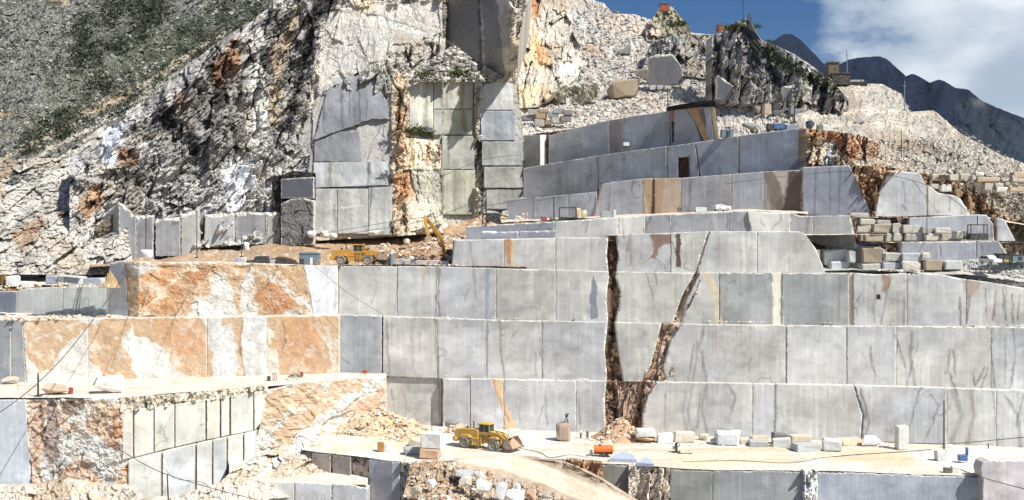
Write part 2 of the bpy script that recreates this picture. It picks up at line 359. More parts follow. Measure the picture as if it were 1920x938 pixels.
mark('W', [(909, 505), (918, 505), (916, 600), (914, 705), (908, 705), (910, 600)], S(150, 157, 170), 2, .8)
mark('W', [(1655, 512), (1671, 512), (1668, 540), (1660, 550), (1654, 548)], S(158, 124, 98), 4, .8, 1.5)
mark('W', [(1644, 552), (1651, 552), (1651, 561), (1644, 561)], S(60, 34, 30), 1)
mark('W', [(1806, 524), (1840, 528), (1832, 545), (1824, 558), (1812, 550)], S(176, 150, 132), 6, .7, 2)
mark('W', [(783, 495), (800, 495), (793, 535), (789, 520)], S(200, 186, 172), 3, .8)
dk, bw = S(92, 92, 92), S(110, 82, 62)
for P, wd, c in (
    ([(820, 500), (818, 600), (822, 705), (826, 800)], 1.8, bw), ([(816, 600), (820, 705)], 3., S(150, 128, 104)), ([(1016, 605), (1013, 650), (1018, 706)], 1.8, S(84, 84, 80)),
    ([(936, 602), (938, 650), (946, 706)], 2., S(120, 104, 84)), ([(1004, 660), (1006, 705)], 1.2, S(140, 116, 90)), ([(1022, 735), (1026, 800)], 1.6, S(125, 124, 120)), ([(1010, 790), (1020, 760)], 1.3, dk), ([(1085, 750), (1088, 800)], 1, dk),
    ([(1320, 615), (1312, 650), (1325, 716)], 2.6, S(128, 128, 126)), ([(1300, 648), (1294, 690), (1290, 716)], 1.8, S(126, 126, 122)), ([(1308, 640), (1306, 680), (1298, 716)], 1.6, S(126, 126, 122)), ([(1318, 660), (1316, 716)], 1.6, S(126, 126, 122)),
    ([(1286, 735), (1280, 775), (1288, 812)], 2.6, S(126, 128, 132)), ([(1300, 722), (1290, 770), (1298, 812)], 1.8, S(126, 128, 132)), ([(1325, 720), (1316, 765), (1326, 812)], 3, S(128, 130, 134)), ([(1312, 740), (1308, 800)], 1.5, S(128, 130, 134)),
    ([(1362, 718), (1378, 745), (1371, 776)], 2.6, S(112, 110, 106)), ([(1455, 718), (1452, 812)], 2.2, S(120, 104, 98)), ([(1452, 770), (1453, 806)], 1., S(100, 30, 30)), ([(1248, 740), (1245, 800)], 1.6, S(150, 130, 108)),
    ([(1408, 745), (1412, 816)], 2.2, WHT), ([(1473, 615), (1473, 718)], 1.6, WHT), ([(1345, 615), (1350, 715)], 1.4, S(190, 178, 160)),
    ([(1632, 650), (1634, 680), (1641, 706)], 2.2, S(108, 108, 104)), ([(1679, 628), (1697, 690)], 2, dk), ([(1712, 625), (1706, 660), (1716, 728)], 3.4, S(120, 120, 112)), ([(1722, 640), (1700, 728)], 1.2, dk), ([(1782, 655), (1774, 702)], 2, dk), ([(1788, 658), (1790, 698)], 1.6, dk),
    ([(1862, 615), (1858, 660), (1866, 728)], 1.4, S(70, 56, 52)), ([(1852, 690), (1840, 728)], 1.4, DBR), ([(1900, 615), (1904, 670), (1894, 728)], 1.8, S(100, 96, 90)), ([(1886, 620), (1884, 720)], 1., DBR), ([(1823, 700), (1828, 724), (1845, 690)], 1.4, DBR),
    ([(1613, 730), (1630, 790), (1617, 832)], 2, S(70, 60, 55)), ([(1723, 732), (1704, 806)], 1.8, S(120, 120, 116)), ([(1745, 740), (1761, 762), (1730, 836)], 1.8, S(112, 112, 108)), ([(1788, 730), (1802, 780), (1782, 832)], 5, S(134, 132, 126)), ([(1822, 735), (1826, 780), (1814, 836)], 4, S(142, 126, 108)),
    ([(1862, 730), (1870, 836)], 1.2, dk), ([(1885, 742), (1909, 780), (1914, 838)], 3, S(128, 126, 120)), ([(1918, 740), (1906, 800)], 2, dk), ([(1780, 700), (1795, 740)], 2, bw),
    ([(1672, 520), (1660, 560), (1652, 608)], 1.6, dk), ([(1700, 525), (1695, 606)], 3, S(120, 124, 122)), ([(1640, 530), (1640, 606)], 1.5, dk), ([(1575, 520), (1572, 600)], 2., S(128, 124, 116)),
    ([(1800, 560), (1802, 610)], 2, DBR), ([(1818, 555), (1812, 610)], 2, S(80, 64, 58)), ([(1867, 545), (1863, 600)], 1.8, DBR), ([(1880, 540), (1884, 600)], 1.2, DBR), ([(1898, 550), (1900, 606)], 1.5, S(70, 60, 56)), ([(1912, 555), (1908, 600)], 1.5, DBR), ([(1848, 540), (1850, 600)], 1., DBR), ([(1885, 535), (1886, 600)], 1.1, DBR),
    ([(1330, 438), (1318, 470), (1304, 510)], 2.2, S(90, 66, 56)), ([(1258, 450), (1272, 480)], 1.2, DBR), ([(1183, 440), (1182, 496)], 2, S(140, 110, 92)), ([(1105, 405), (1098, 438)], 1.8, S(96, 96, 84)), ([(1168, 410), (1170, 446)], 1.6, bw), ([(1180, 445), (1176, 470)], 1.6, S(120, 74, 60)),
    ([(1220, 405), (1208, 434)], 1.8, S(70, 50, 46)), ([(1255, 405), (1258, 436)], 1.5, S(90, 70, 62)), ([(1367, 400), (1362, 430)], 1.6, S(90, 60, 50)), ([(1515, 405), (1512, 440)], 3, S(110, 100, 92)),
    ([(1210, 512), (1226, 560)], 1., bw), ([(1228, 510), (1232, 535)], 1.8, DBR), ([(700, 500), (705, 540), (695, 570)], 1.2, S(150, 150, 148)), ([(825, 505), (820, 560), (826, 595)], 2, bw), ([(880, 450), (888, 500), (892, 560)], 2.2, S(132, 138, 146)),
    ([(725, 600), (730, 700)], 1.3, bw), ([(745, 515), (742, 580)], 1.5, S(160, 150, 130)), ([(772, 610), (774, 690)], 1.4, S(150, 140, 120)), ([(788, 620), (786, 660)], 1.2, S(150, 130, 100)), ([(735, 730), (740, 780)], 1.5, S(130, 120, 110)), ([(760, 740), (762, 790)], 1.5, S(130, 130, 128))):
    vein('W', P, wd, c)
# upper terraces
mark('U', [(1205, 332), (1275, 334), (1277, 402), (1217, 402), (1210, 370)], S(200, 172, 142), 3, .9, 1)
mark('U', [(1245, 335), (1275, 335), (1276, 402), (1240, 402)], S(214, 196, 180), 7, .8)
mark('U', [(1224, 336), (1228, 336), (1227, 402), (1220, 402)], DBR, 1, .9)
mark('U', [(1284, 202), (1306, 203), (1316, 225), (1326, 245), (1316, 250), (1305, 228)], S(194, 158, 122), 4, .85, 1)
mark('U', [(1332, 198), (1340, 200), (1348, 262), (1340, 262)], S(226, 198, 156), 2, .95)
mark('U', [(1309, 204), (1320, 202), (1326, 240), (1318, 232)], S(110, 84, 70), 2, .8)
mark('U', [(1255, 208), (1265, 207), (1262, 228), (1258, 228)], S(170, 96, 60), 2, .9)
mark('U', [(1258, 228), (1265, 228), (1264, 268), (1258, 268)], S(50, 34, 34), 1, .95)
mark('U', [(1432, 322), (1446, 320), (1462, 345), (1470, 400), (1445, 402), (1440, 360)], S(132, 118, 112), 5, .7, 2)
mark('U', [(1478, 322), (1505, 320), (1500, 400), (1466, 402), (1474, 360)], S(88, 66, 62), 7, .85, 1.5)
mark('U', [(1450, 322), (1478, 322), (1470, 370), (1462, 345)], S(210, 194, 182), 4, .9)
mark('U', [(1500, 240), (1516, 242), (1512, 285), (1506, 270)], S(188, 112, 66), 3, .9)
for P, wd, c in (([(1303, 268), (1308, 300), (1314, 330)], 2.4, S(220, 202, 180)), ([(1383, 255), (1386, 290), (1388, 322)], 2.4, S(214, 196, 170)), ([(1368, 325), (1374, 360), (1374, 398)], 2.6, S(206, 186, 166)), ([(1252, 275), (1250, 330)], 2.6, S(104, 76, 66)), ([(1128, 345), (1118, 380), (1110, 408)], 2.6, S(96, 54, 54)), ([(1143, 350), (1141, 400)], 1.4, S(100, 80, 90)),
    ([(1168, 230), (1170, 300)], 2, S(130, 118, 112)), ([(1050, 320), (1048, 372)], 3., S(150, 132, 110)), ([(1104, 330), (1100, 350)], 1.4, S(110, 108, 110)), ([(1295, 340), (1292, 395)], 2, S(110, 84, 80)), ([(1206, 340), (1206, 400)], 1.6, S(120, 92, 76)), ([(1530, 316), (1527, 400)], 1.6, S(80, 82, 90)), ([(1556, 312), (1556, 400)], 1.4, S(80, 74, 80)), ([(1575, 315), (1572, 400)], 1.4, S(70, 72, 84)), ([(1603, 395), (1600, 410)], 3, S(120, 70, 50)),
    ([(1693, 340), (1698, 380)], 1.2, dk), ([(1738, 350), (1738, 395)], 1.6, DBR), ([(1693, 385), (1700, 395)], 2., bw), ([(1712, 340), (1760, 400)], 1, dk), ([(1782, 365), (1780, 395)], 1.6, dk), ([(1866, 415), (1862, 440)], 5, S(96, 48, 46)), ([(1762, 460), (1770, 488)], 1.2, dk), ([(1840, 460), (1850, 488)], 2, S(140, 132, 138)), ([(1408, 400), (1410, 430)], 1, dk), ([(1440, 300), (1470, 298)], 1., S(196, 200, 208))): vein('U', P, wd, c, 2)
# lower left rock
for P, c in (([(50, 748), (92, 748), (86, 800), (78, 850), (76, 915), (58, 918), (50, 830)], S(196, 166, 140)), ([(88, 750), (108, 750), (112, 830), (100, 915), (84, 915)], S(150, 130, 122)),
             ([(108, 750), (226, 750), (232, 826), (215, 845), (170, 810), (140, 830), (112, 800)], S(200, 174, 148)), ([(208, 770), (232, 775), (233, 824), (212, 818)], S(190, 140, 102)),
             ([(150, 850), (175, 880), (200, 916), (130, 916), (112, 890), (130, 870)], S(190, 156, 124)), ([(205, 885), (240, 870), (250, 900), (222, 916)], S(200, 160, 124)), ([(195, 820), (226, 826), (226, 848), (200, 850)], S(150, 112, 88)),
             ([(500, 738), (560, 724), (560, 800), (540, 860), (490, 875), (520, 830), (500, 790), (470, 828), (480, 770)], S(196, 166, 132)), ([(552, 722), (630, 712), (640, 730), (622, 790), (600, 815), (585, 800), (560, 800)], S(198, 166, 134)), ([(640, 712), (722, 705), (722, 775), (655, 790), (640, 760)], S(204, 172, 144)), ([(118, 752), (160, 752), (150, 780), (120, 778)], S(120, 108, 98))):
    mark('F', P, c, 12, .8, 1.5)
for P, wd, c in (([(600, 800), (640, 765), (690, 730), (715, 712)], 9, WHT), ([(470, 850), (520, 800), (560, 765)], 4, WHT), ([(500, 880), (550, 840), (600, 800)], 6, WHT), ([(130, 790), (160, 770), (150, 810), (120, 840)], 5, WHT), ([(76, 760), (84, 800), (82, 840)], 2., DBR), ([(107, 820), (112, 900)], 1.4, DBR), ([(130, 845), (190, 840), (230, 870), (200, 905)], 6, WHT), ([(620, 712), (610, 740), (600, 715)], 3, WHT), ([(100, 915), (90, 880), (140, 850)], 4, WHT)): vein('F', P, wd*1.25, c, 12, .95)
# ---------------- ground, pit floor, floor, ramp ----------------
def big_ground():
    n = 60; xs = np.concatenate([np.linspace(-9000, -400, 12), np.linspace(-380, 380, 60), np.linspace(400, 9000, 12)]); ys = np.concatenate([np.linspace(-6000, -60, 10), np.linspace(-40, 500, 50), np.linspace(560, 14000, 12)])
    X, Y = np.meshgrid(xs, ys); Z = np.full(X.shape, -16.)+2*(fbm(X/40, Y/40, 4, 4)-.5)
    I = np.arange(X.size).reshape(X.shape); Q = np.stack([I[:-1, :-1], I[:-1, 1:], I[1:, 1:], I[1:, :-1]], -1).reshape(-1, 4)
    c = rockcol(S(150, 145, 130), 5)(X, Y)
    tag(mesh_np('ground', np.stack([X, Y, Z], -1).reshape(-1, 3), Q, M_DUST, c.reshape(-1, 3)), kind='structure')
big_ground()
def floorcol(p, py, X, d):
    c = DUST*(.90+.2*fbm(X/9, d/5, 3, 5))[..., None]
    tr = np.clip((fbm(X/14, d/1.1, 9, 4)-.52)*6, 0, 1)[..., None]
    c = c*(1-tr*np.array([.06, .12, .24])*.9)
    m = np.clip((fbm(X/10, d/8, 19, 4)-.55)*8, 0, 1)[..., None]
    return c*(1-m*.45)+S(236, 240, 240)*m*.45
mark('G', [(1500, 845), (1640, 838), (1740, 850), (1700, 872), (1560, 872)], S(214, 186, 146), 14, .6, 8)
mark('G', [(620, 828), (800, 818), (860, 826), (760, 838), (620, 848)], S(226, 204, 166), 8, .6, 4)
mark('G', [(1180, 850), (1420, 852), (1500, 870), (1300, 875)], S(232, 212, 176), 8, .5, 4)
mark('G', [(1000, 822), (1060, 815), (1080, 840), (1000, 848), (960, 840)], WHT, 8, .6, 4)
for i, (a, b) in enumerate((((640, 846), (1000, 842)), ((700, 838), (900, 848)), ((980, 846), (1500, 838)), ((1000, 850), (1480, 846)), ((1200, 856), (1700, 850)), ((1220, 862), (1740, 858)), ((1300, 842), (1800, 852)), ((1500, 872), (1820, 870)), ((900, 822), (1150, 834)))):
    m_ = ((a[0]+b[0])/2, (a[1]+b[1])/2+(-3, 4, 2)[i % 3]); vein('G', [a, m_, b], 1.1, (S(196, 172, 138), S(206, 196, 176), S(182, 160, 130))[i % 3], 5, .6)
mark('G', [(820, 828), (940, 818), (1040, 826), (1010, 842), (900, 846)], S(232, 228, 216), 10, .6, 6); mark('G', [(1700, 846), (1850, 846), (1920, 852), (1900, 862), (1820, 884), (1740, 868)], S(236, 236, 232), 10, .7, 5); mark('G', [(1060, 856), (1190, 846), (1240, 862), (1120, 868)], S(206, 200, 186), 8, .5, 5)
vein('G', [(860, 850), (960, 838), (1100, 842)], 1.6, S(222, 204, 170), 6, .6); vein('G', [(870, 858), (980, 848), (1120, 850)], 1.6, S(222, 204, 170), 6, .6)
def dback(p): return np.where(p < 720, DF(np.clip(p, 480, 720))+2, D1(p)+2.2)
tag(strip('quarry_floor', 566, 2080, DFE, dback, 0., floorcol, 700, 60, amp=.14, mtag='G'), kind='structure')
mark('FI', [(1140, 430), (1152, 430), (1156, 520), (1150, 600), (1146, 700), (1150, 810), (1136, 810), (1138, 600)], S(100, 72, 60), 5, .5, 2)
vein('FI', [(1146, 440), (1150, 520), (1148, 600), (1142, 660), (1150, 730), (1156, 806)], 3.5, S(58, 38, 32), 5, .9); vein('FI', [(1322, 500), (1296, 560), (1284, 604), (1262, 650), (1250, 690)], 3., S(62, 42, 36), 4, .9); vein('FI', [(1212, 712), (1198, 760), (1194, 806)], 4, S(82, 58, 46), 5, .8)
vein('FI', [(1300, 520), (1276, 580), (1252, 640), (1232, 690)], 2.5, S(214, 198, 184), 4, .8); vein('FI', [(1166, 740), (1174, 800)], 2.5, S(206, 184, 166), 4, .7)
# ---------------- grey main wall ----------------
def wall(name, L, R, T, B, dfn, col, seed, A=.9, size=26, step=2.4, behind=1.5, tagm=None, skirt=6, jag=1.):
    o = patch(name, L, R, T, B, lambda x, y: dfn(x)+behind, rockcol(col, seed, .3, .35), M_ROCK, step=step, rel=lambda x, y: (lambda q: (np.maximum(q[0], .55-behind), q[1], q[2]))(craggy(x, y, A, seed, size)), skirt=skirt, mtag=tagm, seed=seed, jag=jag)
    return tag(o, kind='structure')
PS = [100]
def panel(par, L, R, T, B, dfn, col=GREY, chip=(2.6, 1.1, 1.1, .8), mt='W', dd=None, rel=None, skirt=2.6, jag=.35, sk=DUST*.92, step=1.9, name='marble_panel', streak=.11):
    PS[0] += 13; s = PS[0]; rnd = random.Random(s)
    k = rnd.uniform(-.06, .06) if dd is None else dd
    tilt = rnd.uniform(-.0007, .0007)
    r = rel or (lambda x, y: k+tilt*(x-mid(L, 0))+.10*(fbm(x/40, y/40, s, 4)-.5)+.02*(vn(x/3.2, y/120, s+1)-.5))
    rr = (lambda x, y: (lambda q: (q[0]+k, q[1], q[2]) if isinstance(q, tuple) else q+k)(rel(x, y))) if rel else r
    return patch(name, L, R, T, B, lambda x, y: dfn(x), marble(np.array(col)*rnd.uniform(.97, 1.03), s, streak), M_WALL if not rel else M_ROCK, par, step=step, rel=rr, skirt=skirt, skirtcol=sk, jag=jag, chip=chip, mtag=mt, seed=s)
LA = [(560, 800), (900, 806), (1000, 812), (1200, 818), (1450, 828), (1900, 842), (2080, 846)]
LB = [(560, 705), (720, 705), (826, 710), (1000, 712), (1200, 716), (1400, 719), (1590, 722), (1920, 732), (2080, 736)]
LC = [(560, 592), (640, 590), (800, 595), (930, 600), (1140, 604), (1300, 608), (1480, 610), (1590, 611), (1920, 613), (2080, 614)]
LD = [(560, 497), (633, 498), (850, 500), (930, 503), (1040, 506), (1140, 509), (1300, 512), (1600, 512), (1650, 515), (1700, 512), (1760, 514), (1800, 522), (1860, 530), (1920, 540), (2080, 560)]
w1 = wall('quarry_wall', 829, 2070, LB, LA, D1, S(176, 152, 134), 41, A=1.3, behind=1.5, tagm='FI')
w2 = wall('quarry_wall', 620, 2070, LC, LB, D2, S(176, 152, 134), 42, A=1.2, behind=1.3, tagm='FI')
w3 = wall('quarry_wall', 622, 2070, LD, LC, D3, S(176, 152, 136), 43, A=1.2, behind=1.3, tagm='FI')
def row(par, xs, T, B, dfn, cols=None, gap=.45, **k):
    for i, (a, b) in enumerate(xs):
        if isinstance(a, (int, float)): a = a+gap/2
        if isinstance(b, (int, float)): b = b-gap/2
        c = cols[i % len(cols)] if cols else GREY
        kk = dict(k)
        if 'chip' not in kk and (isinstance(a, list) or isinstance(b, list)): kk['chip'] = (1.6, 3.4 if isinstance(a, list) else .9, 3.4 if isinstance(b, list) else .9, .5)
        panel(par, a, b, T, B, dfn, c, **kk)
fL = [(1141, 436), (1138, 480), (1142, 520), (1137, 560), (1140, 600), (1134, 660), (1138, 700), (1134, 750), (1136, 805)]; fR = [(1154, 436), (1160, 480), (1154, 520), (1163, 548), (1160, 575), (1153, 606), (1158, 650), (1168, 712)]
gl1 = [(1232, 716), (1214, 745), (1205, 775), (1203, 825)]
row(w1, [(716, 828)], LB, LA, D1, [GREY], dd=1.6)
row(w1, [(830, 945), (945, 1080), (1080, fL), (gl1, 1411), (1411, 1453), (1453, [(1600, 720), (1618, 780), (1612, 840)]), ([(1602, 720), (1620, 780), (1614, 840)], 1775), (1775, 1868), (1868, 2070)], LB, LA, D1, [BLUE, BLUE, BLUE, GREY, BLUE, GREY, BLUE, LGT, BLUE])
gl2 = [(1284, 600), (1257, 640), (1243, 690), (1252, 720)]; gr2 = [(1242, 600), (1232, 640), (1220, 685), (1200, 720)]
row(w2, [(637, 716), (718, 820), (820, 912), (912, 1016), (1016, fL), (fR, gr2), (gl2, 1473), (1475, 1588), (1588, 1681), (1681, 1858), (1858, 2070)], LC, LB, D2, [S(170, 174, 180), GREY, BLUE, GREY, BLUE, GRN, GREY, GREY, BLUE, GREY, BLUE])
gl3 = [(1314, 510), (1288, 560), (1275, 612)]; gr3 = [(1307, 505), (1279, 555), (1262, 605)]
row(w3, [(635, 745), (745, 822), (822, 930), (930, 1042), (1042, fL), (fR, gr3), (gl3, 1348), (1349, 1450), (1466, 1592), (1600, 1700), (1700, 1812), (1812, 2070)], LD, LC, D3, [GREY, GREY, BLUE, GRN, GREY, GRN, GREY, S(168, 172, 174), S(168, 172, 174), GREY, BLUE, GREY])
panel(w3, 1449, 1467, LD, LC, D3, S(240, 234, 222), dd=.25)
panel(w3, 1592.5, 1599.5, LD, LC, D3, CRM, dd=.3)
# fissure filling
pf = patch('brown_fault_rock', [(1136, 700), (1158, 720), (1162, 800), (1150, 820)], [(1250, 690), (1216, 716), (1204, 760), (1202, 820)], [(1130, 718), (1160, 722), (1185, 706), (1215, 694), (1250, 696)], 812, lambda x, y: D1(x)+1.5, rockcol(S(184, 162, 144), 77, .4, .3), M_ROCK, w1, rel=lambda x, y: craggy(x, y, 1.0, 78, 22, .05, 3.4), skirt=2, jag=1.5, mtag='FI')
pf2 = patch('brown_fault_rock', [(1222, 690), (1240, 640), (1268, 600), (1300, 540), (1308, 510)], [(1252, 690), (1262, 640), (1284, 600), (1306, 560), (1316, 510)], 512, 712, lambda x, y: D2(x)+1.4, rockcol(S(196, 180, 166), 79, .5, .25), M_ROCK, w2, rel=lambda x, y: craggy(x, y, .9, 80, 12, .4, 2.6), skirt=2, jag=1.5, mtag='FI')
pf3 = patch('chipped_rock_spur', [(1235, 690), (1250, 680)], [(1262, 690), (1264, 690)], [(1235, 690), (1248, 672), (1264, 692)], 722, lambda x, y: D2(x)+.25, rockcol(S(206, 192, 178), 81, .3, .5), M_ROCK, w2, rel=lambda x, y: craggy(x, y, .8, 82, 12), skirt=2, jag=1.)
# tier 4
LE = [(845, 451), (945, 448), (1040, 446), (1142, 445), (1150, 441), (1325, 434), (1500, 434), (1512, 440), (1530, 470), (1545, 510)]
w4 = wall('quarry_wall', 850, 1540, [(850, 452), (1040, 447), (1150, 444), (1500, 440), (1540, 505)], LD, D4, S(120, 90, 72), 44, A=1.2, behind=1.2)
row(w4, [([(852, 450), (846, 500)], 945), (945, 1042), (1042, fL), (fR, 1258), (1258, [(1329, 434), (1304, 512)]), ([(1331, 434), (1306, 512)], 1420), (1420, [(1508, 434), (1528, 462), (1548, 512)])], LE, LD, D4, [BLUE, GREY, GREY, BLUE, GREY, GREY, GREY])
# tier 5 (with the recess)
LG = [(872, 424), (950, 420), (1040, 416), (1150, 408), (1230, 403), (1400, 396), (1485, 400), (1500, 405), (1595, 404), (1606, 440)]
w5 = wall('quarry_wall', 876, 1604, [(872, 426), (1040, 418), (1150, 410), (1400, 399), (1604, 407)], [(870, 452), (1604, 470)], D5, S(120, 100, 86), 45, A=.8, behind=1.)
GD = S(158, 162, 168)
row(w5, [(874, 990), (990, 1040), (1040, 1160), (1160, 1210), (1210, 1258), (1258, 1368), (1368, [(1400, 396), (1408, 430), (1410, 440)])], LG, [(860, 450), (1000, 449), (1210, 448), (1420, 442), (1620, 440)], D5, [S(150, 154, 164), S(150, 154, 164), GREY, GREY, GD, GD, GD])
panel(w5, [(1402, 396), (1410, 440)], 1482, LG, 440, lambda x: D5(x)-.8, WHT, dd=.2)
row(w5, [(1483, 1525), (1525, [(1594, 404), (1600, 430), (1606, 462)])], LG, [(1480, 436), (1540, 460), (1610, 466)], D5, [S(168, 170, 172), S(160, 163, 166)])
# small block wall on the ledge under tier 5 (left)
row(w5, [(902, 972), (972, 1042)], [(900, 436), (972, 434), (1043, 432)], 452, lambda x: D4(x)+3.5, [S(158, 162, 172)], mt=None)
# tiers 6-8
UB = S(176, 181, 189); UB2 = S(182, 184, 189)
L6 = [(948, 374), (1010, 370), (1080, 364), (1118, 360), (1128, 346), (1145, 342), (1205, 335), (1275, 334), (1430, 322), (1512, 318)]
B6 = [(940, 416), (1120, 411), (1230, 404), (1520, 398)]
w6 = wall('quarry_wall', 952, 1506, [(a, b+3) for a, b in L6], B6, D6, S(110, 84, 74), 46, A=.8, behind=1.)
row(w6, [(951, 1000), (1000, 1066), (1066, 1120), ([(1126, 345), (1116, 408)], 1206), (1206, 1277), (1277, 1371), (1371, 1432), (1432, 1506)], L6, B6, D6, [UB, UB, UB, UB2, CRM, UB2, UB, S(170, 165, 160)], mt='U', chip=(1.2, .7, .7, 0))
L7 = [(974, 317), (1050, 304), (1128, 291), (1200, 281), (1300, 268), (1340, 262), (1383, 255), (1440, 248), (1504, 240), (1515, 242)]
B7 = [(970, 378), (1120, 363), (1145, 345), (1275, 337), (1430, 325), (1520, 316)]
w7 = wall('quarry_wall', 978, 1514, [(a, b+3) for a, b in L7], B7, D7, S(110, 84, 74), 47, A=.8, behind=1.)
row(w7, [(975, 1122), (1122, 1250), (1250, 1272), ([(1293, 260), (1293, 335)], [(1302, 262), (1312, 335)]), ([(1304, 262), (1314, 335)], 1385), (1386, 1515)], L7, B7, D7, [UB2, UB2, UB, UB, UB, S(172, 178, 188)], mt='U', chip=(1.2, .7, .7, 0))
panel(w7, 1271, 1294, [(1271, 272), (1294, 269)], [(1271, 296), (1294, 294)], D7, UB, mt='U')
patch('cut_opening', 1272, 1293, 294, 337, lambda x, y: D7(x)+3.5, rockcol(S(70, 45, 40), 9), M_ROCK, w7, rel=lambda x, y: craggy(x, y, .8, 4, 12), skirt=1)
L8 = [(975, 254), (1028, 252), (1032, 254), (1075, 242), (1140, 226), (1200, 216), (1256, 208)]
B8 = [(970, 322), (1130, 294), (1300, 270), (1350, 264)]
w8 = wall('quarry_wall', 980, 1345, [(980, 258), (1140, 230), (1256, 211), (1300, 204), (1345, 202)], B8, D8, S(110, 84, 74), 48, A=.8, behind=1.)
row(w8, [(976, 1013), (1029, 1143), (1143, 1168), (1168, 1256)], L8, B8, D8, [S(150, 152, 156), UB, S(156, 152, 152), UB], mt='U', chip=(1., .6, .6, 0), dd=.1)
panel(w8, 1013, 1029, 253, [(1013, 314), (1029, 311)], lambda x: D8(x)-1.5-(x-1013)*.02+(x-1013)*.25, WHT, mt=None)
for a, b, c in (([(1258, 206), (1259, 270)], [(1284, 203), (1300, 225), (1318, 270)], UB2), ([(1285, 202), (1302, 226), (1319, 262)], [(1310, 202), (1328, 262)], S(206, 160, 110)), ([(1311, 202), (1329, 262)], [(1331, 200), (1341, 262)], UB2), ([(1332, 200), (1342, 262)], [(1340, 200), (1349, 262)], CRM)):
    panel(w8, a, b, [(1256, 208), (1300, 202), (1345, 200)], B8, lambda x: D8(x)-.5, c, mt='U', chip=(1., .5, .5, 0))
patch('rubber_sheet', 1253, 1342, [(1253, 200), (1275, 196), (1300, 192), (1335, 188), (1342, 190)], [(1253, 207), (1285, 202), (1320, 198), (1342, 200)], lambda x, y: D8(x)-1.4, lambda x, y: np.ones(x.shape+(3,))*.018, M_ROCK, w8, rel=lambda x, y: .5*fbm(x/9, y/4, 3, 3), skirt=3)
# ---------------- upper right faces ----------------
wu = wall('quarry_wall', [(1505, 312), (1500, 400)], 1960, [(1505, 316), (1595, 314), (1640, 330), (1700, 322), (1800, 330), (1870, 400), (1960, 430)], [(1500, 405), (1960, 415)], DU, S(170, 148, 126), 49, A=2.2, behind=1.6, size=20)
panel(wu, 1507, [(1592, 310), (1608, 340), (1634, 404)], [(1505, 314), (1545, 312), (1592, 310)], [(1500, 402), (1640, 406)], DU, S(142, 148, 162), mt='U', chip=(1.2, .6, 3, 0))
panel(wu, [(1668, 320), (1646, 365), (1640, 405)], [(1722, 320), (1738, 350), (1737, 405)], [(1640, 330), (1672, 320), (1722, 324), (1740, 345)], [(1640, 408), (1740, 404)], lambda x: DU(x)-.5, S(200, 204, 208), mt='U', chip=(2, 3, 1, 0))
panel(wu, [(1740, 345), (1739, 405)], [(1742, 345), (1800, 372), (1818, 400)], [(1738, 345), (1760, 362), (1800, 368), (1815, 372)], 404, lambda x: DU(x)-.2, S(206, 208, 208), mt='U', chip=(3, 1, 3, 0))
DV = off(DU, -7.); 
wv = wall('quarry_wall', 1600, 1960, [(1600, 405), (1820, 408), (1870, 410), (1900, 450), (1960, 460)], 456, DV, S(168, 146, 126), 50, A=1.6, size=16)
panel(wv, [(1706, 406), (1700, 456)], [(1850, 404), (1862, 420), (1864, 456)], [(1700, 409), (1830, 402), (1865, 404)], 456, DV, S(196, 200, 206), mt='U', chip=(1.5, .8, 2, 0))
panel(wv, [(1869, 410), (1870, 456)], [(1882, 410), (1903, 450)], [(1868, 408), (1884, 412), (1903, 445)], 452, DV, S(206, 210, 214), mt='U', chip=(1.5, 1, 2, 0))
DW = off(DU, -12.)
ww_ = wall('quarry_wall', 1600, 1960, [(1600, 462), (1690, 458), (1880, 456), (1960, 470)], 496, DW, S(168, 146, 126), 51, A=1.4, size=14)
row(ww_, [(1690, 1762), (1762, 1830), (1830, [(1872, 452), (1890, 478), (1890, 496)])], [(1690, 454), (1872, 452), (1892, 476)], 496, DW, [S(180, 182, 188), S(184, 188, 196), S(170, 174, 182)], mt='U')
row(ww_, [(1545, 1600), (1600, 1660)], [(1540, 458), (1600, 460), (1650, 464), (1662, 470)], 500, DW, [S(160, 164, 170), S(150, 156, 168)], mt=None)
# ---------------- left walls ----------------
wl1 = wall('quarry_wall', -90, 636, [(-90, 603), (0, 601), (235, 596), (640, 592)], [(-90, 722), (640, 706)], DL, S(190, 160, 128), 52, A=.6, behind=1.)
LLT = [(-90, 602), (0, 600), (235, 596), (400, 594), (640, 591)]; LLB = [(-90, 724), (0, 720), (300, 714), (640, 706)]
panel(wl1, -85, 20, LLT, LLB, DL, S(140, 144, 150), mt='L'); panel(wl1, 21, [(41, 598), (50, 720)], LLT, LLB, DL, S(150, 153, 158), mt='L')
relL = lambda x, y: .45*(fbm(x/26, y/26, 5, 5, .55)-.5)
for a, b, c in (([(42, 598), (51, 720)], 165, S(208, 206, 200)), (165, 388, S(206, 205, 200)), (389, 500, S(208, 209, 208)), (500, 636, S(210, 202, 190))):
    panel(wl1, a, b, LLT, LLB, DL, c, mt='L', rel=relL, dd=0)
DLU = lambda p: DL(p)+np.interp(p, [-90, 0, 200, 260], [15, 13, 7, 1.5])
wl2 = wall('quarry_wall', -90, 634, [(-90, 545), (0, 542), (200, 534), (208, 492), (235, 490), (634, 499)], [(-90, 596), (240, 592), (640, 592)], DLU, S(190, 140, 100), 53, A=.6, behind=1.)
panel(wl2, -85, [(0, 540), (33, 544), (30, 596)], [(-90, 545), (34, 546)], [(-90, 600), (34, 598)], DLU, S(128, 134, 148), mt=None)
row(wl2, [([(34, 540), (31, 598)], 118), (118, [(205, 530), (203, 598)])], [(34, 544), (60, 540), (205, 534)], [(30, 598), (205, 594)], DLU, [S(186, 190, 190), S(182, 188, 188)], mt=None, chip=(2.5, 1, 1, 1))
panel(wl2, [(206, 490), (204, 596)], [(235, 489), (240, 596)], [(200, 494), (240, 489)], 594, DLU, S(178, 182, 188), mt=None)
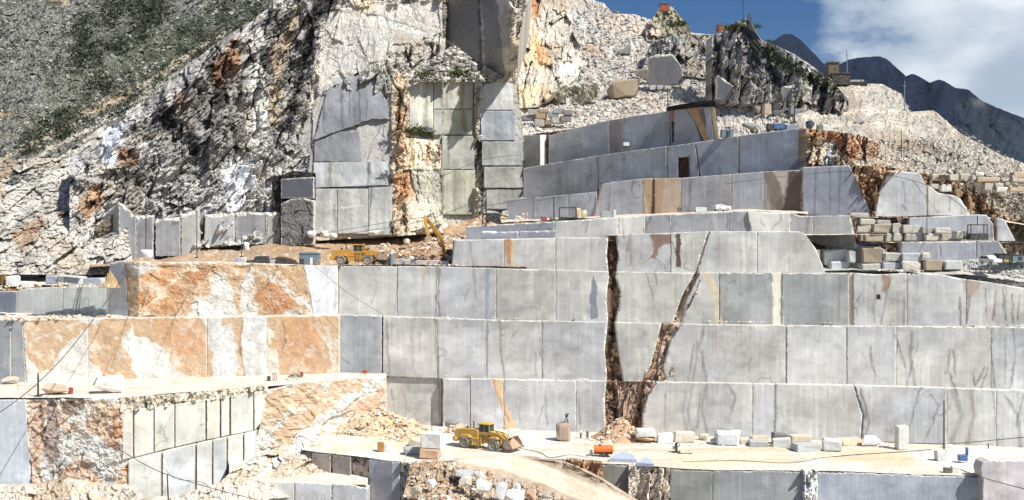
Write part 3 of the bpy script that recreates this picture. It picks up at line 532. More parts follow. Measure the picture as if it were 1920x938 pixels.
ORW = [(235, 490), (300, 492), (400, 491), (500, 495), (570, 497), (635, 498)]
panel(wl2, [(236, 489), (241, 596)], [(568, 497), (578, 540), (588, 596)], ORW, [(236, 597), (640, 592)], DLU, S(208, 198, 180), mt='LU', rel=lambda x, y: (lambda q: (q[0]+.7*(fbm(x/26, y/26, 15, 5, .5)-.5), q[1], q[2]*.3))(craggy(x, y, .3, 16, 44, .6, 1.6, .3, ckw=0.)), dd=0, chip=(4, 0, 0, 2), name='rough_orange_face')
panel(wl2, [(569, 497), (579, 540), (589, 596)], 633, ORW, 593, DLU, S(208, 212, 217), mt=None)
# ledges on the left
def dusty(s, c=DUST, k=.12):
    def f(p, py, X, d): 
        return c*(1-k+2*k*fbm(X/5, d/5, s, 5))[..., None]*(1-np.clip((fbm(X/7, d/3, s+4, 4)-.55)*5, 0, 1)[..., None]*np.array([.05, .12, .22]))
    return f
strip_l1 = tag(strip('quarry_ledge', -110, 724, DF, lambda p: np.where(p > 640, D1(np.clip(p, 640, 720))+3, DL(p)+1.6), lambda p, t: 9.35+.0*p, dusty(31), 420, 40, amp=.16), kind='structure')
tag(strip('quarry_ledge', -110, 260, DL, lambda p: DLU(p)+2, lambda p, t: 20.1+.5*t, dusty(32), 200, 24, amp=.35), kind='structure')
tag(strip('quarry_ledge', -110, 240, DLU, lambda p: np.full(p.shape, 226.), lambda p, t: 25.9+1.*t, dusty(33, S(216, 210, 200)), 200, 24, amp=.4), kind='structure')
# lower left front faces
wf = wall('quarry_wall', -90, 720, [(-90, 752), (235, 750), (480, 735), (722, 708)], [(-90, 960), (240, 960), (480, 930), (722, 800)], DF, S(206, 190, 172), 54, A=1.2, behind=1., tagm=None)
panel(wf, -85, [(48, 745), (54, 830), (60, 930)], [(-90, 751), (60, 749)], 925, DF, S(202, 209, 218), mt=None)
relF = lambda x, y: (lambda q: (q[0]+.5*(fbm(x/12, y/12, 64, 4)-.5), q[1], q[2]*.4))(craggy(x, y, .75, 65, 50, .5, 1.7, .5, ckw=.12))
panel(wf, [(49, 745), (55, 830), (61, 930)], [(232, 745), (234, 830), (246, 870), (240, 930)], [(49, 749), (235, 746)], 928, DF, S(210, 207, 202), mt='F', rel=relF, dd=0, name='broken_rock_face', chip=(2, 0, 0, 0), jag=1)
TR1 = [(228, 771), (300, 762), (400, 747), (480, 735)]; BR1 = [(228, 864), (320, 840), (400, 822), (480, 806)]
row(wf, [(229, 249), (251, 288), (289, 327), (328, 385), (387, 412), (414, 430), (432, 475), (476, [(503, 735), (492, 790), (478, 806)])], TR1+[(505, 732)], BR1+[(500, 803)], lambda x: DF(x)-.3, [S(203, 201, 190), S(201, 200, 190), S(198, 200, 192), S(194, 197, 188)], gap=2.2, mt=None, chip=(1.5, .8, .8, 1.5), dd=0.)
TR2 = [(238, 864), (320, 843), (400, 825), (480, 808)]; BR2 = [(238, 960), (330, 945), (420, 925), (470, 905), (480, 900)]
row(wf, [(240, 302), (304, 366), (368, 398), (399, 425), (426, 456), (457, 480)], TR2, BR2, lambda x: DF(x)-1.0, [S(204, 205, 200), S(198, 202, 202)], gap=2.4, mt=None, chip=(1.5, .8, .8, 1), dd=0.)
patch('chipped_ledge_rim', 226, 500, [(226, 746), (300, 742), (400, 732), (500, 722)], [(226, 774), (300, 765), (400, 750), (500, 736)], lambda x, y: DF(x)-.2, rockcol(S(208, 201, 186), 7, .15, .4), M_ROCK, wf, rel=lambda x, y: craggy(x, y, .8, 66, 12), skirt=1.5, mtag=None)
panel(wf, [(500, 735), (490, 790), (478, 830), (470, 905)], [(722, 704), (722, 790)], [(478, 737), (560, 718), (722, 705)], [(470, 905), (500, 905), (590, 860), (640, 820), (722, 795)], lambda x: DF(x)-.4, S(206, 200, 190), mt='F', rel=lambda x, y: (lambda q: (q[0]+.5*(fbm((x*.7-y*.7)/10, (x*.7+y*.7)/40, 64, 4)-.5), q[1], q[2]*.4))(craggy(x, y, .6, 67, 70, .85, 2.6, .6, ckw=.05)), dd=0, name='broken_rock_face', chip=(2, 0, 0, 0), jag=1)
patch('rock_spill', [(470, 850), (380, 935)], [(600, 800), (600, 850), (640, 900)], [(440, 880), (520, 840), (560, 810), (600, 798), (640, 830)], [(380, 945), (640, 925)], lambda x, y: 184-(y-800)*.12+(x-480)*.03, rockcol(S(206, 201, 192), 8, .1, .5), M_ROCK, wf, rel=lambda x, y: craggy(x, y, 1.1, 68, 34, .9, 2.), skirt=2, mtag='F')
tag(patch('rubble_bank', -90, [(240, 880), (262, 945)], [(-90, 915), (60, 912), (110, 900), (170, 910), (245, 915), (270, 940)], 990, lambda x, y: 170-(y-900)*.12, rockcol(S(204, 196, 184), 12, .3, .5), M_ROCK, rel=lambda x, y: craggy(x, y, .8, 69, 14), skirt=2), kind='structure')
tag(patch('rubble_bank', 230, 500, [(230, 945), (330, 932), (400, 912), (470, 898), (500, 905)], 990, lambda x, y: 168-(y-900)*.12, rockcol(S(220, 210, 196), 13, .3, .4), M_ROCK, rel=lambda x, y: craggy(x, y, .8, 70, 14), skirt=2), kind='structure')
# promontory and low front faces
DP = DFE
wp = wall('quarry_wall', 586, 800, [(585, 849), (700, 862), (800, 872)], 975, DP, S(190, 176, 164), 55, A=1.2, behind=.9, size=16)
for a, b, t, bb, c in (([(586, 846), (584, 868), (592, 884)], 620, [(585, 848), (622, 852)], [(584, 884), (592, 884), (622, 892)], S(160, 152, 148)), (624, 658, [(622, 852), (660, 857)], [(622, 893), (658, 900)], S(158, 150, 144)),
                       (692, 750, [(690, 860), (750, 866)], 975, S(176, 178, 188)), (751, 786, [(750, 866), (786, 870)], 975, S(206, 200, 196))):
    if a == 751: panel(wp, a, b, t, bb, DP, c, mt=None, rel=lambda x, y: craggy(x, y, 1.3, 71, 14, .1, 2.5), dd=0, name='broken_rock_face')
    else: panel(wp, a, b, t, bb, DP, c, mt=None)
tag(strip('quarry_ledge', 430, 690, lambda p: np.full(p.shape, 170.8), lambda p: np.interp(p, [430, 585, 690], [186, 181, 175.]), lambda p, t: -3.15-.5*(p-440)/260+.5*t, dusty(36), 120, 20, amp=.25), kind='structure')
wq = wall('quarry_wall', 380, 690, [(380, 925), (480, 910), (560, 908), (640, 910), (700, 920)], 975, lambda x: np.full(np.shape(x), 171.2), S(200, 196, 190), 56, A=.8, behind=.8)
row(wq, [([(440, 905), (440, 975)], 489), (490, 552), (553, 622), (623, 690)], [(440, 912), (489, 902), (520, 903), (560, 904), (620, 907), (660, 909), (700, 920)], 975, lambda x: np.full(np.shape(x), 170.6), [S(226, 220, 208), S(204, 206, 208), S(196, 200, 206), S(176, 178, 184)], mt='Q', gap=.6)
wr_ = wall('quarry_wall', 1026, 2070, [(1026, 866), (1120, 872), (1257, 881), (1530, 888), (1840, 896), (2070, 896)], 990, DP, S(176, 140, 112), 57, A=1.5, behind=1., size=20)
DK = S(142, 144, 142)
for a, b, c in ((1030, 1064, S(160, 160, 156)), (1128, 1179, S(140, 140, 134)), (1257, 1336, DK), (1336, 1510, S(150, 153, 156)), (1532, 1844, S(172, 178, 190))):
    panel(wr_, a, b, [(p, yfe(p)+1) for p in np.linspace(a, b, 8)], 990, DP, c, mt='P', chip=(3.5, 1.2, 1.2, 0), dd=0.)
patch('broken_rock_face', 1179, 1256, [(1179, 873), (1256, 880)], 990, lambda x, y: DP(x)-.5, rockcol(S(212, 202, 190), 14, .3, .4), M_ROCK, wr_, rel=lambda x, y: craggy(x, y, 1.5, 72, 22, .15, 2.6), skirt=2, mtag='P', jag=1)
patch('broken_rock_face', 1509, 1533, [(1509, 884), (1533, 885)], 990, lambda x, y: DP(x)-.7, rockcol(S(232, 232, 230), 15, .2, .2), M_ROCK, wr_, rel=lambda x, y: craggy(x, y, 1.6, 73, 14, .1, 2.), skirt=2, jag=1)
patch('brown_rock_face', 1064, 1130, [(1064, 863), (1130, 870)], 935, lambda x, y: DP(x)-.3-(y-862)*.03, rockcol(S(176, 140, 112), 16, .5, .7), M_ROCK, wr_, rel=lambda x, y: craggy(x, y, 1.2, 74, 18, .2, 2.), skirt=2, jag=1)
panel(wr_, [(1843, 866), (1838, 880), (1843, 900)], 2070, [(1838, 870), (1850, 863), (2070, 864)], 990, lambda x: np.full(np.shape(x), 158.6), S(196, 192, 196), mt='P', skirt=2.5)
mark('P', [(1180, 872), (1200, 872), (1200, 900), (1185, 915), (1180, 900)], S(206, 150, 96), 4, .9); 
for P, wd, c in (([(1335, 880), (1337, 940)], 2.4, WHT), ([(1220, 880), (1232, 940)], 2., S(60, 50, 48)), ([(1238, 876), (1242, 940)], 1.6, S(90, 90, 96)), ([(1300, 885), (1380, 900), (1440, 900)], 2.5, WHT), ([(1870, 866), (1874, 940)], 3, S(150, 130, 128)), ([(1900, 866), (1908, 940)], 5, S(150, 144, 140)), ([(1880, 880), (1895, 930)], 3, WHT), ([(1640, 900), (1600, 940)], 3, S(196, 202, 210)), ([(1700, 890), (1690, 940)], 2, S(200, 206, 212)), ([(1560, 896), (1580, 915)], 2, S(150, 158, 172)), ([(1420, 884), (1424, 896)], 1.5, DBR)): vein('P', P, wd, c, 6)
mark('P', [(1452, 896), (1470, 896), (1470, 912), (1454, 912)], S(90, 70, 60), 3, .9)
mark('P', [(1850, 866), (1862, 866), (1858, 890), (1846, 885)], S(220, 196, 190), 3, .7)
mark('P', [(1610, 900), (1690, 895), (1720, 920), (1640, 938), (1600, 925)], S(198, 204, 212), 12, .5, 6)
# dirt bank with the haul ramp
mark('D', [(860, 850), (960, 852), (1020, 872), (1100, 905), (1200, 945), (1240, 965), (1150, 990), (1100, 945), (1030, 912), (940, 880), (850, 862)], S(214, 204, 184), 4, .95, 2)
for P in ([(900, 866), (1000, 892), (1100, 935), (1140, 960)], [(940, 862), (1040, 893), (1130, 930), (1180, 955)]): vein('D', P, 1.8, S(214, 192, 158), 3, .7)
def dbank(x, y):
    ye = yfe(x); u = (y-ye)
    return F*CZ/(np.maximum(ye, 700)-HY)-.6-u*.13
def relbank(x, y):
    k = np.clip(sdist(x, y, [(880, 858), (1000, 882), (1090, 918), (1190, 962)])/14.-1.5, 0, 1)
    h, c, t = craggy(x, y, 1.2, 75, 16, .3, 1.4)
    return (h*.8-1.3*(fbm(x/30, y/26, 76, 4)-.5))*k, c*k*.5, t*k
tag(patch('dirt_bank', [(770, 868), (744, 990)], [(1000, 858), (1064, 866), (1128, 900), (1200, 945), (1250, 990)], [(740, 872), (786, 869), (860, 864), (960, 857), (1020, 861), (1064, 868), (1128, 896), (1250, 960)], 992, dbank, rockcol(S(182, 166, 148), 17, .1, .4), M_DUST, rel=relbank, skirt=2, mtag='D', step=1.7), kind='structure')
# ---------------- the mountain behind ----------------
GRN_D = S(62, 68, 44)
mark('M', [(430, -5), (520, -5), (470, 60), (400, 95), (330, 150), (240, 200), (160, 240), (70, 285), (15, 285), (60, 240), (130, 190), (190, 130), (250, 90), (330, 40)], GRN_D, 22, .6, 16)
mark('M', [(180, 0), (330, 0), (290, 60), (230, 110), (170, 120), (130, 90)], S(84, 86, 70), 26, .55, 16)
mark('M', [(240, -2), (320, -2), (300, 25), (262, 52), (235, 45)], S(52, 52, 46), 10, .7, 4)
mark('M', [(60, 255), (140, 205), (160, 225), (100, 262), (60, 290), (10, 290)], GRN_D, 14, .7, 8)
mark('M', [(0, 215), (60, 190), (130, 130), (220, 75), (300, 65), (200, 140), (120, 200), (40, 250), (0, 270)], S(104, 108, 92), 18, .5, 12)
for P, wd, c in (([(0, 300), (110, 248), (220, 190), (330, 120), (420, 60)], 4, S(196, 184, 166)), ([(60, 300), (180, 232), (300, 160), (400, 95)], 4, S(200, 194, 182)), ([(150, 215), (200, 195), (240, 170)], 6, S(190, 168, 136)), ([(0, 218), (20, 214)], 3, S(190, 160, 120)), ([(0, 260), (80, 222), (160, 160)], 1.6, S(150, 144, 130)), ([(100, 0), (125, 2)], 4, S(190, 170, 140))): vein('M', P, wd, c, 9, .7)
# cliff
mark('C', [(290, 190), (400, 110), (470, 90), (470, 180), (440, 260), (400, 320), (340, 330), (290, 280)], S(92, 90, 88), 26, .5, 18)  # broad soft darkening over parts of the cliff colour
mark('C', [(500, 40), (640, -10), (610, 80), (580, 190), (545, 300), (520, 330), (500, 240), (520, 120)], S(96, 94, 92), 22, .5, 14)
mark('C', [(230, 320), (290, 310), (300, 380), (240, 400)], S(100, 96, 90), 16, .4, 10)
mark('C', [(484, 55), (500, 60), (498, 140), (505, 200), (492, 260), (480, 310), (466, 300), (478, 220), (470, 160), (480, 110)], WHT, 7, .85, 2)
mark('C', [(420, 320), (470, 300), (460, 380), (440, 440), (425, 440), (430, 380)], S(228, 232, 236), 10, .8, 3)
mark('C', [(200, 235), (238, 232), (228, 270), (215, 308), (188, 306), (190, 270)], S(214, 220, 228), 3, .9)
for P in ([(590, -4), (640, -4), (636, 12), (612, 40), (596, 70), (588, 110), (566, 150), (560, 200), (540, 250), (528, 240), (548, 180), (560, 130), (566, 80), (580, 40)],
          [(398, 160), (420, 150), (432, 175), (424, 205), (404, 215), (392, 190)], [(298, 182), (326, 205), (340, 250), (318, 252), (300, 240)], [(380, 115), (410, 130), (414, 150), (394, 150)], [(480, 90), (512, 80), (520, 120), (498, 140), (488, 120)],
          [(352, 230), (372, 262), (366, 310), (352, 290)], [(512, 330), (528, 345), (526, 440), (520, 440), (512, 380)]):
    mark('C', P, S(44, 42, 42), 12, .85, 3)  # black crevices and holes, their shade painted into the cliff colour
for P, c in (([(425, 80), (446, 70), (450, 120), (436, 150), (424, 130)], S(170, 124, 84)), ([(216, 278), (255, 282), (258, 312), (222, 312)], S(158, 118, 82)), ([(400, 100), (430, 110), (420, 160), (398, 160)], S(160, 120, 90)), ([(335, 170), (352, 180), (350, 215), (335, 210)], S(140, 106, 82)), ([(505, 100), (540, 40), (560, 20), (548, 90), (520, 160)], S(186, 168, 142)), ([(140, 385), (180, 345), (200, 370), (160, 420)], S(190, 150, 106)), ([(20, 440), (80, 400), (90, 420), (40, 480)], S(156, 126, 96)), ([(0, 290), (40, 292), (30, 330), (0, 340)], S(140, 118, 92)), ([(505, 150), (530, 170), (520, 250), (505, 230)], S(190, 172, 142))):
    mark('C', P, c, 9, .7, 4)
mark('C', [(590, 50), (640, 0), (835, 0), (832, 60), (818, 90), (790, 110), (770, 145), (735, 170), (700, 130), (640, 145), (606, 170)], S(190, 188, 183), 7, .75, 4)
mark('C', [(600, 60), (690, 40), (720, 90), (640, 150), (600, 150)], S(178, 176, 174), 10, .6, 8)
mark('C', [(740, 60), (800, 75), (790, 110), (750, 120)], S(176, 166, 150), 10, .6, 6)
mark('C', [(660, 0), (700, 0), (700, 22), (668, 30)], S(206, 190, 160), 6, .7, 3)
mark('C', [(730, 130), (765, 140), (770, 250), (765, 300), (775, 440), (735, 440), (728, 330), (735, 260), (722, 200)], S(200, 182, 156), 8, .85, 3)
mark('C', [(738, 330), (770, 320), (775, 370), (745, 372)], S(186, 142, 100), 8, .75, 4)
mark('C', [(745, 200), (760, 210), (755, 320), (742, 300)], S(192, 154, 116), 6, .6, 4)
mark('C', [(606, 160), (560, 250), (560, 330), (592, 340), (592, 175)], S(150, 150, 150), 5, .8, 3)
mark('C', [(588, 175), (640, 140), (735, 130), (735, 440), (588, 440)], S(158, 158, 156), 5, .85, 2)
mark('C', [(812, 150), (892, 150), (892, 405), (828, 405)], S(160, 162, 150), 4, .8, 2)
mark('C', [(838, -20), (900, -20), (905, 150), (880, 110), (836, 72)], S(120, 122, 128), 3, .9)  # west slabs: their shade is also painted in as darker grey
mark('C', [(903, -20), (930, -20), (948, 150), (908, 150)], S(128, 130, 134), 5, .85)
mark('C', [(903, 150), (984, 150), (984, 400), (903, 400)], S(158, 158, 154), 5, .7)
mark('C', [(700, 26), (800, 62), (790, 68), (705, 44)], WHT, 3, .95)
mark('C', [(780, 130), (800, 110), (830, 90), (850, 80), (880, 110), (905, 150), (780, 150)], S(176, 176, 172), 8, .8, 3)
for P in ([(780, 138), (815, 132), (815, 148), (785, 150)], [(842, 132), (875, 128), (880, 150), (848, 150)], [(758, 238), (800, 240), (820, 258), (800, 262), (760, 250)]): mark('C', P, S(60, 72, 36), 6, .85, 2)
for P, wd, c in (([(896, 165), (892, 240), (902, 300), (904, 400)], 5, S(36, 32, 32)), ([(886, 160), (886, 300), (892, 400)], 3, S(150, 120, 90)), ([(832, 0), (832, 70)], 3., S(44, 38, 34)), ([(900, 0), (902, 80), (905, 160)], 2.4, S(40, 38, 40)), ([(640, 108), (660, 98), (672, 105)], 1.2, DBR), ([(690, 60), (686, 118)], 1.5, dk), ([(620, 60), (612, 130)], 1.2, bw), ([(770, 80), (768, 130)], 1.4, bw), ([(640, 20), (700, 26), (800, 60)], 1.4, dk), ([(770, 0), (800, 50)], 2, dk), ([(720, 20), (730, 60)], 1.2, bw), ([(680, 108), (690, 125), (685, 135)], 3, S(60, 56, 60)), ([(530, 100), (520, 60), (548, 10)], 2, dk), ([(622, 140), (670, 138)], 2, bw), ([(700, 70), (700, 115)], 1.6, dk), ([(720, 160), (728, 200)], 2, S(80, 72, 60)), ([(775, 250), (770, 300)], 2, S(170, 120, 84))): vein('C', P, wd, c, 5)
mark('R', [(985, -5), (1012, -5), (1014, 32), (1000, 36), (990, 20)], S(180, 122, 84), 5, .8, 3)
mark('R', [(965, 0), (990, 0), (1010, 60), (1035, 120), (1000, 130), (975, 130), (962, 80)], S(216, 196, 164), 8, .8, 4)
mark('R', [(1000, 75), (1015, 80), (1030, 120), (1005, 122)], S(200, 150, 104), 6, .7, 4)
mark('R', [(1085, 80), (1130, 85), (1135, 105), (1095, 102)], S(180, 146, 116), 8, .6, 5)
mark('R', [(975, 160), (1012, 155), (1010, 195), (976, 200)], S(224, 208, 176), 6, .8, 3)
mark('R', [(1010, 155), (1055, 170), (1050, 198), (1012, 195)], S(186, 168, 142), 8, .8, 3)
mark('R', [(1140, 152), (1195, 155), (1198, 178), (1160, 182)], S(160, 132, 98), 8, .8, 4)
mark('R', [(1040, 118), (1085, 118), (1086, 142), (1046, 138)], S(228, 228, 222), 4, .8, 2)
vein('R', [(1085, 195), (1120, 208), (1160, 222)], 3, S(224, 214, 198), 3); vein('R', [(1330, 235), (1420, 230), (1560, 215), (1620, 205), (1700, 212)], 4, S(224, 214, 196), 4)
vein('R', [(1490, 245), (1560, 238), (1640, 228), (1760, 212)], 2.5, S(206, 192, 170), 4, .7)
mark('R', [(1640, 225), (1700, 215), (1720, 245), (1680, 270), (1640, 262)], S(206, 200, 186), 14, .6, 5)
mark('R', [(1620, 235), (1700, 250), (1760, 280), (1700, 300), (1640, 270)], S(150, 128, 106), 16, .5, 6)
mark('R', [(1100, 30), (1180, 30), (1240, 60), (1230, 75), (1160, 60), (1120, 50)], S(206, 190, 172), 10, .7, 5)
def dleft(x, y):
    return 216+(500-y)*.24+np.clip((300-y)/300, 0, 1)*14
def dcliff(x, y):
    r = (x-170)*(-.62)-(y-300)   # signed distance below/above the ridge line
    rd = (x-(170+(300-y)*1.18))/1.55
    c = 238+(440-y)*.055
    k = np.clip(-rd, 0, None)
    low = np.clip((y-300)/150, 0, 1)
    c = c-8*low*np.clip((300-x)/200, 0, 1)
    return c+k*.35
def dmass(x, y):
    c = np.where(x < 830, 238+(440-y)*.055, 262+(440-y)*.03)
    # buttress whose dark side looks west
    b = np.where(x < 835, 0, np.clip((x-835)/125, 0, 1))
    up = np.clip((160-y)/20, 0, 1)
    up = np.clip((150-y)/60, 0, 1)*np.clip((905+ (150-y)*2-x)/20+ (x > 903), 0, 1)
    c = np.where(x >= 835, c+up*(10-26*b), c)
    return c
def relA(A, s, size, ang=0, asp=1.5):
    return lambda x, y: craggy(x, y, A, s, size, ang, asp)
# scree slope at left
def slopecol(x, y):
    a = fbm(x/30, y/16, 3, 5, .6); g = vn(x/1.8, y/1.8, 4); g2 = vn(x/3.6, y/3., 6)
    c = S(137, 138, 133)*(.42+.45*a+1.1*(g-.5)+.7*(g2-.5))[..., None]
    al, ac = x*.8-y*.6, x*.6+y*.8
    c = c*(.62+.72*fbm(al/110, ac/8, 16, 4, .6))[..., None]
    v = np.clip((fbm(al/26, ac/6, 14, 4, .7)-.5)*7, 0, 1)[..., None]*np.clip(fbm(x/60, y/40, 15, 3)*2.6-.9, 0, 1)[..., None]
    return c*(1-.75*v)+S(60, 66, 42)*.75*v
tag(patch('scree_slope', -240, [(640, -30), (470, 60), (330, 190), (190, 330)], -30, 345, dleft, slopecol, M_ROCK, rel=lambda x, y: (lambda q: (q[0]+6*(fbm((x+y)/120, (x-1.2*y)/300, 8, 3)-.5)+2.*(fbm((x*.6+y)/14, (x*.8-y)/60, 12, 3)-.5), q[1], q[2]))(craggy(x, y, 1.3, 90, 9, .9, 2.)), skirt=0, mtag='M', step=1.8), kind='structure')
# jumbled slabs at lower left
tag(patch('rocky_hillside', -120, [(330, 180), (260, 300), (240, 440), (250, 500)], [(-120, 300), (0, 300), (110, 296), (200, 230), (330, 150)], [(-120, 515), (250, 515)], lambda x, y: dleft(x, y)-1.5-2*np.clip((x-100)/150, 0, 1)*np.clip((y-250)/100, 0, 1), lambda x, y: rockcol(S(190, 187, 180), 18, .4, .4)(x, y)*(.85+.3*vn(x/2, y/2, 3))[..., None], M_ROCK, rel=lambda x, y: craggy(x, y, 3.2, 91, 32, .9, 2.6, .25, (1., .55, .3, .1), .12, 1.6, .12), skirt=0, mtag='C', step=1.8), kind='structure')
# dark broken cliff
def cliffcol(x, y):
    q = rockcol(S(202, 200, 197), 19, .6, .3)(x, y)
    st = np.clip((vn(x/3.5, y/60, 22)-.55)*4, 0, 1)*np.clip(fbm(x/50, y/60, 23, 3)*2-.6, 0, 1)
    l = np.clip((fbm(x/10, y/18, 24, 4, .65)-.5)*8, 0, 1)*np.clip(fbm(x/90, y/70, 25, 3)*3-1.1, 0, 1)
    return q*(1-.4*st-.5*l)[..., None]*(.85+.3*vn(x/2, y/2, 3))[..., None]
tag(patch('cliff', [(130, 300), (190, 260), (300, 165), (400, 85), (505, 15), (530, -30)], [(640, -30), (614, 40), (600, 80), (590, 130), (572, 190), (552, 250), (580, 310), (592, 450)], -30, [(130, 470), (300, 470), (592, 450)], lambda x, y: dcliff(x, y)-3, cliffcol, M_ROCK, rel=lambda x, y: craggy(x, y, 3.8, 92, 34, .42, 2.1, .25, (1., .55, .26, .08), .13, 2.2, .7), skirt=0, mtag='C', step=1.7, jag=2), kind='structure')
# central mass: where panels are cut the rock lies flat behind them
def relR(A, s, sz=13, ang=-.3):
    return lambda x, y: (lambda q: (q[0]+7*(fbm(x/90, y/50, s+3, 3)-.5), q[1], q[2]))(craggy(x, y, A, s, sz, ang, 1.4))
def rubcol(c, s, br=.4):
    f = rockcol(c, s, .12, br)
    return lambda x, y: f(x, y)*(.68+.64*vn(x/2.2, y/2., s+31))[..., None]
CP = []
def dmass2(x, y): return dmass(x, y)
def relmass(x, y):
    q = craggy(x, y, 3., 93, 46, .1, 1.8); k = np.ones(x.shape)
    for (a, b, c, d) in ((585, 735, 175, 450), (765, 892, 150, 440), (905, 985, 150, 400)):
        k = np.minimum(k, 1-np.clip(np.minimum(np.minimum(x-a, b-x), np.minimum(y-c, d-y))/6, 0, 1)*.85)
    sm = np.clip((inpoly(x, y, [(600, 20), (830, 0), (830, 60), (760, 90), (608, 170), (560, 250), (556, 340), (590, 440), (600, 140)])*.86), 0, 1)
    sm = np.maximum(sm, inpoly(x, y, [(838, -40), (955, -40), (955, 150), (838, 80)])*.93)
    q2 = craggy(x, y, 1.5, 193, 66, .05, 2., .1, (1., .4, .12, .05), .08, 1.6, .2); s2 = np.where((sm > 0) & (x < 835) & (k > .9), 1., 0.)
    return q[0]*(k-sm*k)+np.where(k < 1, (1-k)*.5, 0)+s2*q2[0], q[1]*k*(1-sm)+s2*q2[1], q[2]*k*(1-sm)+s2*q2[2]
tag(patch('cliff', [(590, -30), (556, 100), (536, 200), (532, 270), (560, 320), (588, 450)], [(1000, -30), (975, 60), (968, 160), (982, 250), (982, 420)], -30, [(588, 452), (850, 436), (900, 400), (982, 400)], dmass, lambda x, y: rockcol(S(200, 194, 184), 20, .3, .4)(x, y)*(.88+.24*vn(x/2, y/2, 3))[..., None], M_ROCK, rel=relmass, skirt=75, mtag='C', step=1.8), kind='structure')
tag(patch('rubble_ledge', 776, 910, [(776, 144), (800, 128), (822, 104), (850, 84), (872, 100), (890, 124), (910, 150)], 153, lambda x, y: 251.5-(y-100)*.03, rubcol(S(186, 182, 172), 39), M_ROCK, rel=relA(1.6, 107, 9, .2, 1.3), skirt=0, step=1.7, jag=1.5), kind='structure')
cf = empty('cut_cliff_face', (-30, 240, 40), kind='structure')
def cpan(L, R, T, B, c, **k):
    return panel(cf, L, R, T, B, k.pop('dfn', lambda x: 0*x), c, mt=k.pop('mt', 'C2'), **k)
# cliff panels need the cliff's batter, so the distance depends on the row too
def cp(L, R, T, B, c, chip=(1.1, .5, .5, .6), rel=None, dd=-.6, streak=.3, mt='C2', jag=.8):
    PS[0] += 7; s = PS[0]
    base = marble(np.array(c)*.93, s, streak*1.4, .3)
    k = random.Random(s).uniform(-.3, .3)
    return patch('marble_panel', L, R, T, B, lambda x, y: dmass(x, y)+dd+k+.55*(fbm(x/22, y/30, s, 5, .55)-.5), base, M_WALL, cf, rel=rel, skirt=3, jag=jag, chip=chip, mtag=mt, seed=s, chipcol=np.array(c)*1.15)
for P, wd, c in (([(608, 190), (606, 260)], 2, dk), ([(640, 165), (642, 240)], 2.4, S(84, 84, 92)), ([(655, 150), (656, 215)], 1.6, dk), ([(672, 150), (674, 230)], 2., S(84, 84, 92)), ([(690, 190), (686, 225)], 1.6, dk), ([(620, 300), (620, 350)], 3, S(112, 112, 90)), ([(692, 300), (690, 352)], 2.4, S(60, 60, 60)), ([(698, 352), (690, 435)], 1.6, dk), ([(628, 385), (628, 430)], 1.2, dk), ([(610, 392), (680, 386)], 1., LGT), ([(868, 150), (866, 205), (872, 245)], 4, S(118, 108, 80)), ([(840, 250), (842, 315)], 1.4, dk), ([(852, 320), (852, 395)], 2, S(120, 118, 90)), ([(828, 320), (829, 400)], 3, S(66, 62, 50)), ([(790, 150), (788, 240)], 3, S(226, 224, 210)), ([(800, 180), (798, 245)], 2, S(140, 140, 126)), ([(805, 270), (800, 310)], 4, S(170, 130, 100)), ([(822, 260), (824, 305)], 3, S(128, 84, 64)), ([(770, 265), (772, 310)], 3, S(190, 150, 104))): vein('C2', P, wd, c, 3, .8)
GC = S(160, 160, 158); GC2 = S(186, 184, 174)
cp([(612, 176), (590, 258)], [(720, 165), (729, 224)], [(606, 180), (645, 152), (678, 138), (706, 152), (724, 190)], [(588, 263), (640, 243), (700, 222), (730, 224)], S(136, 139, 144), jag=2)
cp([(590, 268), (588, 303)], [(672, 246), (678, 300)], [(588, 268), (640, 247), (672, 246)], 303, S(132, 134, 138), jag=2)
cp(588, 727, [(588, 305), (727, 303)], [(588, 352), (727, 347)], S(158, 160, 162)); cp(588, 632, 354, 438, GC); cp(633, 690, 354, 438, GC); cp(691, 735, [(691, 352), (728, 350)], 440, S(150, 152, 150))
cp(768, 812, [(768, 146), (812, 152)], 246, GC2); cp(813, 886, 151, 204, S(168, 168, 160)); cp(813, 886, 206, 252, S(162, 163, 155)); cp(829, 888, 255, 317, S(162, 164, 158)); cp(829, 890, 319, 402, S(176, 175, 160))
cp([(748, 262), (745, 315)], 827, [(748, 258), (800, 262), (827, 272)], 318, S(220, 212, 188), rel=relA(1., 94, 18)); cp([(772, 330), (785, 380), (755, 435)], 828, 318, [(755, 438), (828, 420)], S(198, 195, 178), rel=relA(.5, 95, 22))
cp(903, 962, [(903, 160), (940, 150), (962, 158)], 206, S(176, 178, 178)); cp(902, 966, 208, 263, S(158, 164, 172)); cp(904, 980, 265, 310, S(168, 170, 168)); cp(908, 980, 313, 352, S(160, 160, 154)); cp(912, 980, 354, 392, S(156, 156, 150))
